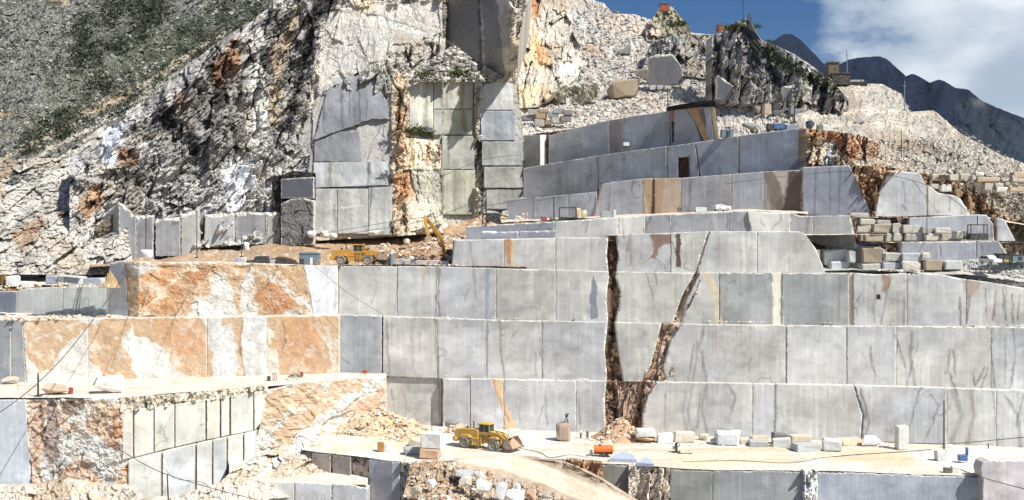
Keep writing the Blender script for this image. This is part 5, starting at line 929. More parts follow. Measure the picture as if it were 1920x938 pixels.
# middle bench
ZM = 29.5
def dm(p, k=5.): return float(DLU(np.array(min(p, 640))))+k if p < 640 else float(D3(np.array(p)))+k
for a, b, c_, d_, k, cc_, lab in ((440, 450, 483, 495, 4, S(170, 172, 184), 'small grey-blue block left of the white one on the middle bench'), (450, 461, 483, 495, 4, W_, 'small white block just left of the black off-road car'), (742, 756, 485, 497, 4, S(178, 180, 184), 'grey cube right of the grey tank on the middle bench'), (757, 778, 487, 497, 4, S(190, 192, 192), 'light grey block second right of the grey tank'), (779, 802, 488, 497, 4, S(182, 182, 180), 'low grey block third right of the grey tank'), (803, 824, 488, 497, 4, S(186, 178, 178), 'low pinkish grey block beside the excavator'), (825, 842, 490, 498, 3, W_, 'white stone at the excavator foot')): blk(a, b, c_, d_, dm((a+b)/2, k), cc_, lab, rz=0, rough=.08, dep=1.2)
for a, b, c_, d_, cc_, lab in ((577, 592, 433, 446, S(208, 206, 212), 'pinkish white block at the cliff foot above the blue-grey hut'), (600, 616, 433, 447, S(216, 206, 192), 'cream block at the cliff foot right of the pinkish white one'), (616, 631, 438, 447, W_, 'flat white stone at the cliff foot'), (691, 719, 432, 442, W_, 'long bright white block lying on top of the earth bank'), (756, 769, 448, 458, T_, 'cream boulder tumbled on the earth bank left of the excavator'), (455, 466, 455, 470, W_, 'white stone on the earth bank by the left cliff foot'), (262, 286, 469, 486, W_, 'crushed white heap-like stone at the foot of the blue-grey cut wall')): blk(a, b, c_, d_, 231 if a > 500 else 214, cc_, lab, rough=.25)
# upper terraces
def dsl_(px, py): return float(dR(np.array(float(px)), np.array(float(py))))
def ub(a, b, c_, d_, d, cc_, lab, **k): return blk(a, b, c_, d_, dsl_((a+b)/2, d_)-1.5 if d == 's' else d, cc_, lab, rz=k.pop('rz', 0.), **k)
ub(903, 931, 434, 447, 206.5, S(206, 214, 212), 'pale squared block on the step left of the grey recess', rough=.04)
ub(1080, 1089, 390, 411, 214.5, S(206, 184, 160), 'narrow tan block right of the black frame'); ub(1089, 1101, 394, 411, 215, S(200, 194, 176), 'pale block with a rounded top right of the tan one', rough=.3)
ub(1127, 1150, 396, 410, 213, S(152, 156, 160), 'grey block on the terrace below the fissured wall', rough=.05); ub(1150, 1155, 394, 409, 212.8, W_, 'narrow white slab at the right end of a grey block', rough=.05)
ub(1304, 1325, 389, 398, 209, S(196, 204, 208), 'pale block on the terrace between the tyre and the white car', rough=.05)
ub(1392, 1421, 230, 243, 244, S(128, 130, 130), 'dark grey boulder on the top terrace behind the fork of the haul road', rough=.35); ub(1474, 1499, 233, 244, 236, S(140, 146, 158), 'blue-grey block right of the blue machine on the top terrace')
ub(1513, 1530, 226, 245, 236, S(90, 94, 104), 'dark wedge-shaped block at the corner of the top terrace', rough=.4); ub(1532, 1542, 233, 246, 236, S(120, 136, 126), 'greenish box-like block at the corner of the top terrace'); ub(1543, 1556, 234, 246, 237, W_, 'white block at the corner of the top terrace')
ub(1440, 1490, 191, 201, 's', S(178, 174, 166), 'long pale slab lying at the right foot of the cut crag face', rough=.1)
ub(1450, 1480, 205, 216, 's', S(120, 122, 126), 'dark grey block left half of the pair below the long pale slab'); ub(1481, 1512, 204, 216, 's', S(132, 134, 138), 'dark grey block right half of the pair below the long pale slab')
ub(1432, 1446, 195, 216, 's', S(186, 168, 148), 'tan upright stone left of the pair of dark grey blocks'); ub(1416, 1431, 199, 213, 's', S(126, 124, 120), 'dark rounded boulder left of the tan upright stone', rough=.3)
ub(1684, 1704, 297, 311, 226, S(222, 224, 222), 'white boulder lying on the scree above the light slab', rough=.3); ub(1605, 1625, 222, 234, 's', S(158, 158, 160), 'dark grey boulder on the haul road below the crag', rough=.3); ub(1672, 1680, 198, 203, 's', W_, 'small white block on the right scree', rough=.2)
ub(1060, 1080, 184, 196, 's', W_, 'white cube above the stacked grey blocks in the upper quarry', rough=.1)
ub(1142, 1197, 151, 184, 's', S(160, 146, 126), 'large brown boulder on the rubble slope left of the pale cut block', rough=.3, dep=6); ub(1008, 1022, 138, 147, 's', W_, 'white stone below the cream crag left', rough=.3); ub(1000, 1012, 147, 153, 's', S(226, 226, 222), 'flat white stone just below another white stone at the crag foot', rough=.3)
ub(1545, 1589, 469, 498, 194, S(196, 202, 208), 'large pale block at the right end of the fourth bench', rough=.06, dep=3)
ub(1556, 1592, 490, 512, 193, S(186, 190, 192), 'grey block below the large pale block at the bench end', rough=.06, dep=3)
# dry walls of stacked blocks
def dry(label, stones, dfn, cols, group=None):
    a0 = stones[0]; e = empty('block_wall', pt(a0[0], a0[3], dfn(a0[0])), label=label, cat='stone wall')
    for i, (a, b, c_, d_) in enumerate(stones): blk(a, b, c_, d_, dfn((a+b)/2)+random.Random(i).uniform(-.3, .3), cols[i % len(cols)], par=e, name='stone', rz=random.Random(i+5).uniform(-.06, .06), rough=.13, dep=2.2)
CS = [S(176, 174, 163), S(184, 181, 172), S(164, 163, 157), S(194, 190, 180), S(170, 160, 144)]
dry('pale squared blocks stacked in courses between two grey faces beside the black frame', [(1597, 1609, 408, 422), (1611, 1642, 410, 422), (1644, 1671, 412, 421), (1606, 1635, 422, 437), (1636, 1671, 420, 436), (1673, 1690, 418, 437), (1691, 1728, 421, 438), (1728, 1750, 425, 438), (1752, 1782, 427, 438), (1622, 1659, 436, 453), (1660, 1673, 437, 453), (1674, 1694, 437, 453), (1696, 1731, 438, 452), (1734, 1763, 437, 452), (1764, 1779, 439, 452), (1791, 1816, 433, 449), (1593, 1629, 399, 409), (1612, 1628, 440, 452)], lambda p: float(DV(p))-2.2, CS)
dry('large pale blocks set in two courses on the gravel bench', [(1590, 1604, 468, 493), (1612, 1653, 494, 510), (1654, 1690, 491, 511), (1691, 1730, 488, 507), (1732, 1770, 486, 508), (1771, 1807, 489, 506), (1659, 1690, 473, 490), (1691, 1729, 474, 490), (1729, 1744, 473, 486), (1616, 1653, 465, 494)], lambda p: float(D3(p))+2.5, [S(190, 192, 190), S(180, 180, 173), S(176, 180, 186), S(198, 195, 184), S(160, 146, 130)])
dry('cream rough blocks piled in three courses on the right scree', [(1745, 1779, 325, 339), (1780, 1798, 327, 339), (1799, 1821, 325, 342), (1822, 1831, 328, 338), (1832, 1877, 331, 341), (1878, 1897, 333, 340), (1897, 1925, 328, 342), (1745, 1762, 345, 355), (1763, 1787, 346, 360), (1784, 1796, 339, 347), (1797, 1825, 342, 355), (1827, 1843, 341, 349), (1844, 1865, 342, 358), (1868, 1891, 350, 360), (1893, 1925, 350, 359), (1828, 1842, 349, 357), (1866, 1883, 343, 350), (1884, 1898, 341, 348), (1828, 1845, 322, 330), (1900, 1925, 322, 333), (1705, 1716, 318, 325), (1718, 1732, 318, 326)], lambda p: float(DU(p))+1.0, [S(186, 181, 164), S(194, 188, 172), S(178, 173, 160), S(212, 211, 204), S(190, 172, 150)])
dry('dark grey waste blocks heaped on the upper haul road left of the tiers', [(984, 1000, 230, 242), (1000, 1022, 222, 238), (978, 1004, 216, 226), (1004, 1026, 210, 224), (1026, 1048, 208, 220), (1034, 1056, 218, 232), (1050, 1073, 216, 228), (1010, 1030, 204, 212), (1036, 1060, 203, 213), (990, 1012, 205, 216), (1056, 1074, 206, 216), (1022, 1034, 224, 234)], lambda p: dsl_(p, 236)-3, [S(138, 142, 148), S(160, 160, 158), S(120, 120, 122), S(150, 132, 112)])
dry('low wall of grey-white blocks beside the haul road at the foot of the dark crag', [(1232, 1244, 160, 168), (1245, 1258, 160, 168), (1218, 1231, 160, 169)], lambda p: dsl_(p, 168)-2, [S(170, 170, 170)])
# ---- machines
def wheel(par, x, y, r=1.02, w=.75, nm='wheel'):
    sgn = 1 if y > 0 else -1
    t = MB(); t.ring((x, y, r), (0, 1, 0), r*.72, r*.29, 26, 8, 1.25)
    for i in range(22):
        a = 2*math.pi*i/22; q = Matrix.Translation((x, y, r)) @ Matrix.Rotation(a, 4, 'Y'); t.box(-.06, .06, -w*.42, w*.42, r*.94, r*1.02, rot=q)
    o = t.build(nm, P_TYRE, par)
    m = MB(); m.cyl((x, y-.12*sgn, r), (x, y+.20*sgn, r), r*.5, 20); m.cyl((x, y+.18*sgn, r), (x, y+.3*sgn, r), r*.2, 12); m.build('rim', P_DIRT if par.get('dusty') else P_YB, o)
def loader(loc, rz, label, yel, lift, sc_=1., rimw=False):
    e = empty('wheel_loader', loc, rz, label=label, cat='wheel loader'); e.scale = (sc_,)*3; e['dusty'] = 1
    m = MB(); m.prism([(-5.3, 1.25), (-5.45, 1.7), (-5.3, 2.75), (-4.9, 3.0), (-1.1, 3.15), (-.9, 2.9), (-.9, 1.1), (-2.2, .9), (-4.4, 1.0)], -1.15, 1.15); m.build('engine_hood', yel, e)
    m = MB(); m.prism([(-5.6, 1.0), (-5.6, 1.75), (-5.1, 1.8), (-4.9, .95)], -1.5, 1.5); m.build('counterweight', yel, e)
    m = MB(); 
    for i in range(6): m.box(-5.42+.02*i, -5.36+.02*i, -.9, .9, 1.85+i*.14, 1.92+i*.14)
    m.box(-5.38, -5.2, -.95, .95, 1.8, 2.7); m.build('rear_grille', P_DGR, e)
    for s in (-1, 1):
        m = MB(); m.prism([(-4.3, 1.9), (-3.9, 2.25), (-2.5, 2.25), (-2.0, 1.9), (-2.0, 1.8), (-4.3, 1.8)], s*1.15, s*1.75); m.build('fender', yel, e)
        m = MB(); m.prism([(1.5, 2.05), (1.8, 2.3), (3.0, 2.3), (3.3, 2.0), (3.2, 1.95), (1.5, 1.95)], s*1.15, s*1.75); m.build('fender', yel, e)
        m = MB(); m.box(-1.7, -.3, s*1.0, s*1.6, .7, 1.8, .08); m.build('side_tank', yel, e)
        m = MB()
        for i in range(5): m.box(-.25, .35, s*1.45, s*1.6, .55+i*.36, .6+i*.36)
        m.box(-.28, -.2, s*1.45, s*1.6, .5, 2.3); m.box(.34, .42, s*1.45, s*1.6, .5, 2.3); m.build('ladder', P_DGR, e)
        m = MB(); m.cyl((-.25, s*1.5, 2.25), (-.25, s*1.5, 3.2), .03, 6); m.cyl((-3.6, s*1.1, 3.4), (-1.2, s*1.1, 3.5), .03, 6); m.cyl((-3.6, s*1.1, 3.), (-3.6, s*1.1, 3.4), .03, 6); m.cyl((-2.4, s*1.1, 3.), (-2.4, s*1.1, 3.45), .03, 6); m.build('handrail', P_DGR, e)
        wheel(e, -3.2, s*1.45); wheel(e, 2.35, s*1.45)
        m = MB(); beam(m, [(1.1, s*.75, 2.75), (2.9, s*.75, 2.2+lift*.4), (4.5, s*.75, 1.0+lift)], .28, [.5, .75, .45]); m.build('lift_arm', yel, e)
        m = MB(); m.cyl((1.3, s*.75, 1.4), (3.4, s*.75, 1.7+lift*.5), .13, 8); m.build('hydraulic_cylinder', P_DGR, e)
        m = MB(); m.box(1.0, 1.12, s*.55-.14, s*.55+.14, 4.05, 4.25); m.build('headlight', P_WHT, e)
    m = MB(); m.prism([(-.9, 2.3), (.9, 2.3), (.9, 1.0), (-.9, .8)], -.75, .75); m.box(.9, 3.1, -.65, .65, .9, 1.9, .1); m.prism([(.9, 1.9), (2.0, 1.9), (1.5, 2.9), (1.0, 2.9)], -.55, .55); m.build('front_frame', yel, e)
    cb = MB(); cb.box(-.95, 1.1, -.85, .85, 2.3, 2.75, .04)
    for x in (-.9, .98):
        for y in (-.8, .72): cb.box(x, x+.1, y, y+.09, 2.7, 4.02)
    cb.box(.1, .18, -.82, -.74, 2.7, 4.02); cb.box(.1, .18, .74, .82, 2.7, 4.02); c_ = cb.build('cab', yel, e)
    m = MB(); m.box(-1.1, 1.25, -.98, .98, 4.0, 4.2, .07); m.build('roof', yel, c_)
    m = MB(); m.box(-.86, 1.0, -.77, .77, 2.72, 3.98); m.build('window', P_GLASS, c_)
    m = MB(); m.cyl((-2.6, .4, 3.0), (-2.6, .4, 4.0), .11, 10); m.cyl((-2.6, .4, 4.0), (-2.8, .4, 4.15), .1, 8); m.build('exhaust_pipe', P_DGR, e)
    m = MB(); m.cyl((-3.4, -.3, 3.05), (-3.4, -.3, 3.5), .17, 10); m.build('air_filter', P_DGR, e)
    L = lift
    pr = [(4.3, .25+L), (4.15, .9+L), (4.5, 1.6+L), (5.05, 1.85+L), (5.0, 1.7+L), (4.62, 1.5+L), (4.35, .9+L), (4.5, .36+L), (6.15, .3+L), (6.2, .15+L), (4.6, .1+L)]
    b = MB(); b.prism(pr, -1.8, 1.8)
    for s in (-1.8, 1.72): b.prism([(4.3, .25+L), (4.15, .9+L), (4.5, 1.6+L), (5.05, 1.85+L), (5.7, 1.0+L), (6.1, .25+L), (4.6, .1+L)], s, s+.08)
    bk = b.build('bucket', P_DIRT, e)
    for i in range(8): m = MB(); m.prism([(6.1, .12+L), (6.1, .3+L), (6.5, .16+L)], -1.7+i*.47, -1.55+i*.47); m.build('tooth', P_DGR, bk)
    m = MB(); m.prism([(1.6, 2.6), (2.2, 2.9), (3.6, 2.2+L*.6), (4.4, 1.5+L), (4.2, 1.3+L), (3.4, 1.9+L*.6)], -.22, .22); m.build('tilt_linkage', yel, e)
    return e, bk, L
ang1 = -math.radians(30)
l1, bk1, L1 = loader((-4.3, 181.3, .02), ang1, 'yellow wheel loader driving right across the quarry floor with a full bucket', P_YEL, .5)
def heap(name, cx, cy, z0, rx, ry, h, seed, mat, col, par=None, n=40, world=True, A=.3, kind=None, label=None, cat=None):
    X, Y = np.meshgrid(np.linspace(-1.15, 1.15, n), np.linspace(-1.15, 1.15, n)); R = np.hypot(X, Y)+.22*(fbm(X*2+9, Y*2, seed, 4)-.5)
    Z = np.clip(1-R, -.12, 1)**1.0*h+np.clip(1-R, 0, .5)*A*2*(fbm(X*7, Y*7, seed+3, 4)-.5)*h
    I = np.arange(X.size).reshape(X.shape); Q = np.stack([I[:-1, :-1], I[:-1, 1:], I[1:, 1:], I[1:, :-1]], -1).reshape(-1, 4)
    Q = Q[(R.ravel()[Q] < 1.1).any(1)]
    g = fbm(X*8, Y*8, seed+9, 4); C_ = np.array(col)*(.8+.4*g)[..., None]
    o = mesh_np(name, np.stack([cx+X*rx, cy+Y*ry, z0+Z], -1).reshape(-1, 3), Q, mat, C_.reshape(-1, 3))
    if par: o.parent = par; o.location = (0, 0, 0)
    return tag(o, label, cat, None, kind)
heap('earth_load', 5.1, 0, .45+L1, .95, 1.7, 1.35, 5, M_RUB, S(176, 150, 128), bk1)
l2, bk2, L2 = loader((float((672-960)/F*209), 209., 29.55), -.12, 'orange-yellow wheel loader parked on the middle bench in front of the earth bank', P_OR, .9, .93)
# excavator
ex = empty('excavator', pt(842, 500, 214), label='orange-yellow crawler excavator with raised boom at the end of the earth bank', cat='excavator'); E0 = ex.location.copy(); E0.z = ex.location.z = ZM
def le(p): return Vector(p)-E0
for s in (-1, 1):
    m = MB(); m.prism([(-2., .3), (-1.7, 0), (1.7, 0), (2., .3), (2., .7), (1.7, .95), (-1.7, .95), (-2, .7)], s*1.0-.28, s*1.0+.28); o = m.build('track', P_DGR, ex); o.rotation_euler = (0, 0, -1.)
m = MB(); m.prism([(-2.2, 1.1), (-2.2, 2.1), (-1.8, 2.4), (.9, 2.4), (1.0, 1.1)], -1.2, 1.2); o = m.build('turret', P_OR, ex); o.rotation_euler = (0, 0, -2.2)
m = MB(); m.box(.0, 1.3, .35, 1.25, 1.2, 2.9, .08); o = m.build('cab', P_GLASS, ex); o.rotation_euler = (0, 0, -2.2)
bp = [le(pt(833, 476, 212.5)), le(pt(831, 462, 211.5)), le(pt(826, 447, 210.5)), le(pt(813, 427, 209)), le(pt(799, 409, 207.5))]
m = MB(); beam(m, bp, .7, [.9, 1.15, 1.3, 1.0, .7], (0, 1, 0)); m.build('boom', P_OR, ex)
m = MB(); beam(m, [le(pt(797, 407, 207.2)), le(pt(797.5, 418, 207)), le(pt(803, 441, 206.6))], .6, [.95, .85, .45], (0, 1, 0)); m.build('stick', P_OR, ex)
m = MB(); m.cyl(le(pt(826, 463, 211)), le(pt(811, 430, 209)), .11, 8); m.cyl(le(pt(812, 425, 208.6)), le(pt(799, 413, 207.2)), .1, 8); m.build('hydraulic_cylinder', P_DGR, ex)
q = le(pt(804, 444, 206.6)); m = MB(); m.prism([(q.x-.6, q.z-.9), (q.x-.7, q.z-.2), (q.x-.2, q.z+.3), (q.x+.4, q.z+.2), (q.x+.5, q.z-.3), (q.x, q.z-.5)], q.y-.6, q.y+.6); m.build('bucket', P_DIRT, ex)
m = MB(); m.cyl(le(pt(833, 477, 213)), le(pt(834, 497, 213.5)), .75, 14); m.build('slew_ring', P_DGR, ex)
# cars, hut, tanks on the middle bench
def car(px, base, d, rz, label, paint_, L=4.2, H=1.75, boxy=True, cat='car', z=None):
    p = pt(px, base, d)
    if z is not None: p.z = z
    e = empty('parked_car', p, rz, label=label, cat=cat); h = L/2
    m = MB(); m.prism([(-h, .45), (-h, .95), (-h+.1, 1.0), (h-1.2, 1.02), (h-.05, .9), (h, .45), (h-.2, .3), (-h+.2, .3)], -.85, .85); m.build('body', paint_, e)
    rp = [(-h+.05, 1.0), (-h+.2, H-.06), (-h+.5, H), (h-1.75, H), (h-1.2, 1.0)] if boxy else [(-h+.3, 1.0), (-h+.9, H-.1), (-h+1.3, H), (h-1.9, H-.02), (h-1.05, 1.0)]
    m = MB(); m.prism(rp, -.76, .76); m.build('cabin', paint_, e)
    wp_ = [(rp[0][0]+.25, 1.05), (rp[1][0]+.2, H-.16), (rp[3][0]-.05, H-.16), (rp[4][0]-.22, 1.05)]
    m = MB(); m.prism(wp_, -.775, .775); m.build('window', P_GLASS, e)
    for x in (-h+.8, h-.8):
        for s in (-1, 1):
            m = MB(); m.ring((x, s*.78, .34), (0, 1, 0), .23, .12, 14, 6); o = m.build('wheel', P_BLK, e); m = MB(); m.cyl((x, s*.7, .34), (x, s*.86, .34), .17, 10); m.build('rim', P_WHT, o)
    for s in (-.6, .6): m = MB(); m.box(h-.06, h+.02, s-.14, s+.14, .62, .8); m.build('headlight', P_WHT, e)
    return e
car(484, 495, dm(484, 4), math.pi+.1, 'black boxy off-road car parked on the middle bench', P_DGR, z=ZM)
car(512, 496, dm(512, 8), math.pi-.2, 'small dark and white car half hidden between the black car and the skip', P_WHT, 3.6, 1.4, False, z=ZM)
e = empty('skip_container', (pt(538, 496, dm(538, 4)).x, dm(538, 4), ZM), label='dark brown open skip with sloping top beside the blue-grey hut', cat='skip')
m = MB(); m.prism([(-2.0, .15), (-2.0, 1.5), (-.2, 1.45), (1.5, .95), (2.0, .3), (1.8, .15)], -.9, .9); m.build('hull', P_DGR, e)
m = MB(); m.prism([(-1.7, 1.5), (-1.5, 1.62), (-.3, 1.55), (1.3, 1.1), (1.4, .98), (-.2, 1.45)], -.8, .8); m.build('load', P_RUST, e)
for i in range(4): m = MB(); m.box(-1.6+i*.8, -1.5+i*.8, -.96, -.9, .2, 1.3-.22*max(0, i-1)); m.build('rib', P_DGR, e)
# hut
hx = pt(581, 497, dm(581, 5)); e = empty('site_hut', (hx.x, hx.y, ZM), label='blue-grey metal site hut with a dark doorway on the middle bench', cat='hut')
m = MB(); m.box(-1.85, 1.85, -1.2, 1.2, 0, 2.15); m.build('wall', P_HUT, e); m = MB(); m.prism([(-2.0, 2.15), (-1.85, 2.38), (-.6, 2.5), (1.7, 2.36), (2.0, 2.15)], -1.35, 1.35); m.build('roof', P_HUT, e)
m = MB(); m.box(-1.7, -.85, -1.26, -1.2, .05, 1.15); m.build('doorway', P_DGR, e); m = MB(); m.box(.25, .75, -1.26, -1.2, .05, 1.4); m.build('door', P_WHT, e)
for i in range(9): m = MB(); m.box(-1.8+i*.42, -1.76+i*.42, -1.23, -1.2, 1.2 if i < 3 else .05, 2.1); m.build('seam', P_HUT, e)
def tyre(px, py, d, label, r=.45, mat=None):
    e = MB().ring((0, 0, r), (.1, 1, 0), r*.7, r*.3, 18, 8).build('old_tyre', mat or P_BLK); p = pt(px, py, d); e.location = p; return tag(e, label, 'tyre')
tyre(597, 497, dm(597, 3.5), 'dusty cream-coloured tyre standing against the hut', .45, P_DIRT); tyre(1274, 397, 210, 'black tyre standing below the rusty stained panel', .42)
m = MB(); m.box(-.9, .9, -.8, .8, 0, 1.0, .05); e = m.build('crate', P_DGR); e.location = (pt(720, 497, dm(720, 3)).x, dm(720, 3), ZM); tag(e, 'black crate right of the parked loader bucket', 'crate')
e = empty('grey_tank', (pt(734, 497, dm(734, 4)).x, dm(734, 4), ZM), label='upright grey tank between the black crate and the grey cube', cat='tank'); MB().cyl((0, 0, .1), (0, 0, 2.1), .5, 18).build('shell', P_HUT, e); MB().cyl((0, 0, 2.1), (0, 0, 2.35), .22, 12).build('lid', P_WHT, e); MB().box(-.5, .5, -.5, .5, 0, .1).build('base', P_DGR, e)
# poles and masts
def pole(px, y0, y1, d, label, r=.09, foot=True, tilt=0., mat=None, cross=None, z=None, name='pole'):
    a = pt(px, y1, d); b = pt(px+tilt, y0, d); e = empty(name, a, label=label, cat='pole')
    MB().cyl((0, 0, 0), b-a, r, 8, r*.8).build('shaft', mat or P_DGR, e)
    if foot: MB().box(-r*3, r*3, -r*3, r*3, -.05, .22).build('foot', P_DGR, e)
    if cross: h = b-a; MB().box(-cross, cross, -.06, .06, h.z*.82, h.z*.82+.13).build('crossbar', mat or P_DGR, e)
    return e
pole(882, 704, 806, 196.5, 'tall thin dark pole standing behind the floor loader'); pole(810, 757, 811, 194, 'short dark pole left of the loader near the wall corner', .07)
pole(1770, 751, 848, 176.6, 'tall dark pole rising from a grey block at the right of the floor', .13); pole(273.5, 361, 474, 219, 'dark pole in front of the blue-grey cut wall at left', .12); pole(369, 394, 484, 214, 'thin dark pole beside the light panel on the left cliff foot', .09); pole(71.5, 700, 744, 176, 'short dark post on the left ledge', .17); pole(316, 889, 950, 160, 'leaning dark pole cut by the bottom picture edge', .12, tilt=-2.5)
pole(1038.5, 369, 412, 213.5, 'dark post left of the black frame on the terrace', .13); pole(1252, 166, 205, 276, 'short dark mast beside the black rubber sheet', .14); pole(1490, 192, 230, 240, 'dark lattice mast behind the blue machine', .16); pole(1690, 246, 298, dsl_(1690, 298)+12, 'thin dark pole on the right scree', .1); pole(1738, 364, 440, 192, 'thin pole before the stacked block courses', .07)
pole(1394, -30, 38, 316, 'tall antenna mast on the crag summit', .12); pole(1696, 152, 208, dsl_(1696, 208)-2, 'lamp pole standing at the shoulder of the right scree', .13, mat=P_HUT, cross=.5); pole(1588, 94, 156, dsl_(1588, 158)-4, 'pale metal mast with a small crossbar on the summit terrace', .15, mat=P_HUT, cross=.6); pole(453, 440, 483, 212, 'short brown pole at the left end of the earth bank', .1); pole(142, 396, 408, 225, 'short stub post on the slabs at left', .06, foot=False); pole(498, 403, 442, 224, 'thin rusty stake at the light panel foot', .08, foot=False)
# lattice poles of the derrick on the recessed terrace
e = empty('derrick', pt(908, 430, 214), label='dark lattice derrick standing before the vertical black crack', cat='derrick'); hh = (430-355)/F*214
m = MB()
for x, y in ((-.4, -.4), (.4, -.4), (.4, .4), (-.4, .4)): MB().cyl((x, y, 0), (x*.7, y*.7, hh), .07, 6).build('leg', P_DGR, e)
for i in range(7): z0 = i*hh/7; m.cyl((-.4, -.4, z0), (.4, -.4, z0+hh/7), .05, 5); m.cyl((.4, .4, z0), (.4, -.4, z0+hh/7), .05, 5); m.cyl((-.4, -.4, z0), (.4, -.4, z0), .05, 5)
m.build('bracing', P_DGR, e)
# dark cabin next to it
e = empty('machine_cabin', pt(927, 419, 213.5), label='dark blue-black machine cabin at the left end of the recessed terrace', cat='cabin'); MB().box(-1.7, 1.2, -1, 1, .3, 1.9, .1).build('body', P_DGR, e); MB().box(-.2, 1.0, -1.05, -1, .9, 1.7).build('window', P_GLASS, e); MB().box(-1.9, 1.4, -1.1, 1.1, 1.9, 2.02).build('roof', P_HUT, e)
for x in (-1.3, .9): MB().cyl((x, -1, .3), (x, -.7, .3), .3, 12).build('wheel', P_BLK, e)
e = empty('bent_pipe', pt(967, 419, 213), label='white bent pipe standing on the recessed terrace', cat='pipe'); MB().tube([(0, 0, 0), (0, 0, .9), (.15, 0, 1.5), (.5, 0, 1.3), (1.2, 0, .7), (2.4, 0, .45)], .12, 7).build('tube', P_WHT, e)
e = empty('red_crate', pt(1025, 415.5, 213), label='dark red crate with a white lid left of the dark post', cat='crate'); MB().box(-1.15, -.2, -.5, .5, 0, .9, .03).build('left_box', P_RED, e); MB().box(-.15, 1.0, -.5, .5, 0, .8, .03).build('right_box', P_RED, e); MB().box(.1, .5, -.52, -.5, .1, .7).build('lid', P_WHT, e)
e = empty('scrap_pile', pt(996, 418, 213), label='low heap of dark metal scrap beside the white pipe', cat='scrap')
for i in range(8): r_ = random.Random(i); MB().cyl((r_.uniform(-1.6, .4), r_.uniform(-.3, .3), r_.uniform(.05, .4)), (r_.uniform(-.2, 1.6), r_.uniform(-.3, .3), r_.uniform(.05, .35)), .09, 6).build('bar', P_DGR, e)
def frame(px0, px1, y0, y1, d, label, fill=.0, hang=None):
    a = pt((px0+px1)/2, y1, d); w2, h = (px1-px0)/2/F*d, (y1-y0)/F*d; e = empty('steel_frame', a, label=label, cat='frame'); t = .1
    for x in (-w2, w2-t*1.6):
        for y in (-.7, .7): MB().box(x, x+t*1.6, y, y+.12, 0, h).build('post', P_DGR, e)
    for y in (-.7, .7): MB().box(-w2, w2, y-.01, y+.13, h-.16, h+.02).build('top_rail', P_DGR, e)
    for x in (-w2, w2-.16): MB().box(x, x+.16, -.58, .7, h-.15, h).build('side_rail', P_DGR, e)
    MB().box(-w2-.1, w2+.1, -.8, .95, 0, max(.3, h*fill), .04).build('base', P_DGR, e)
    if hang: MB().cyl((0, 0, h), (.0, 0, h+hang/F*d), .09, 6).build('hook_rod', P_DGR, e)
    return e
frame(1048, 1081, 389, 412, 213.2, 'black open steel frame on a dark base on the recessed terrace', .22); frame(1817, 1849, 421, 450, float(DV(1832))-2.5, 'black square frame with dark filled bottom hanging from a rod', .42, 17)
car(1353, 396, 206.5, 0.3, 'small white car parked on the terrace behind the white rounded face', P_WHT, 3.2, 1.35, False, cat='car')
car(1857, 496, 186.5, -1.3, 'white van roof showing on the gravel bench left of the dark cabin', P_WHT, 3.8, 1.5, True, cat='van')
e = empty('machine_cabin', pt(1880, 491, 187.5), label='black machine cabin with a dull yellow part at the right gravel bench', cat='cabin'); MB().box(-1.1, 1.1, -.9, .9, 0, 1.35, .05).build('body', P_DGR, e); MB().box(-.2, .6, -.95, -.9, 0, .4).build('yellow_part', P_YB, e); MB().box(-1.25, 1.2, -1, 1, 1.35, 1.42).build('roof', P_DGR, e)
e = empty('site_hut', pt(1911, 491, 188), label='slate blue low hut at the right picture edge on the gravel bench', cat='hut'); MB().box(-1.5, 1.5, -.9, .9, 0, 1.15).build('wall', P_HUT, e); MB().box(-1.6, 1.6, -1, 1, 1.15, 1.25).build('roof', P_DGR, e); MB().box(-.6, .1, -.94, -.9, .3, .9).build('window', P_GLASS, e)
# top terrace machines
e = empty('site_hut', pt(1363, 258, 240), label='dark blue container right of the orange veined face', cat='container'); MB().box(-1.3, 1.3, -1, 1, 0, 1.55).build('wall', P_HUT, e); MB().box(-.4, .5, -1.05, -1, .1, 1.3).build('door', P_BLK, e); MB().box(-1.35, 1.35, -1.05, 1.05, 1.55, 1.62).build('roof', P_DGR, e)
for i in range(6): MB().box(-1.25+i*.45, -1.2+i*.45, -1.03, -1, .05, 1.5).build('rib', P_HUT, e)
e = empty('compressor', pt(1414, 251, 237), label='black compressor with a yellow panel in front of the dark boulder', cat='compressor'); MB().box(-.8, .8, -.5, .5, .2, 1.0, .1).build('body', P_DGR, e); MB().cyl((.1, -.56, .65), (.1, -.5, .65), .28, 14).build('yellow_panel', P_YB, e)
for x in (-.5, .5): MB().cyl((x, -.5, .22), (x, -.3, .22), .22, 12).build('wheel', P_BLK, e)
e = empty('truck', pt(1454, 247, 236), label='blue truck with a black cab on the top terrace', cat='truck'); MB().box(-.6, 1.9, -.9, .9, .5, 1.7, .08).build('cargo_box', P_BLUE, e); MB().box(-1.9, -.7, -.9, .9, .4, 1.6, .1).build('cab', P_DGR, e); MB().box(-1.94, -1.9, -.7, .7, .9, 1.5).build('window', P_GLASS, e); MB().box(-1.9, 1.9, -.7, .7, .3, .5).build('chassis', P_BLK, e)
for x in (-1.3, .4, 1.3):
    for s in (-.85, .65): MB().cyl((x, s, .33), (x, s+.2, .33), .33, 14).build('wheel', P_BLK, e)
e = empty('winch_box', pt(1174, 276, 262), label='small white winch box on the ledge under the topmost long face', cat='winch'); MB().box(-.7, .7, -.4, .4, .25, 1.1, .04).build('casing', P_WHT, e); MB().box(-.8, .8, -.5, .5, 0, .25).build('base', P_DGR, e)
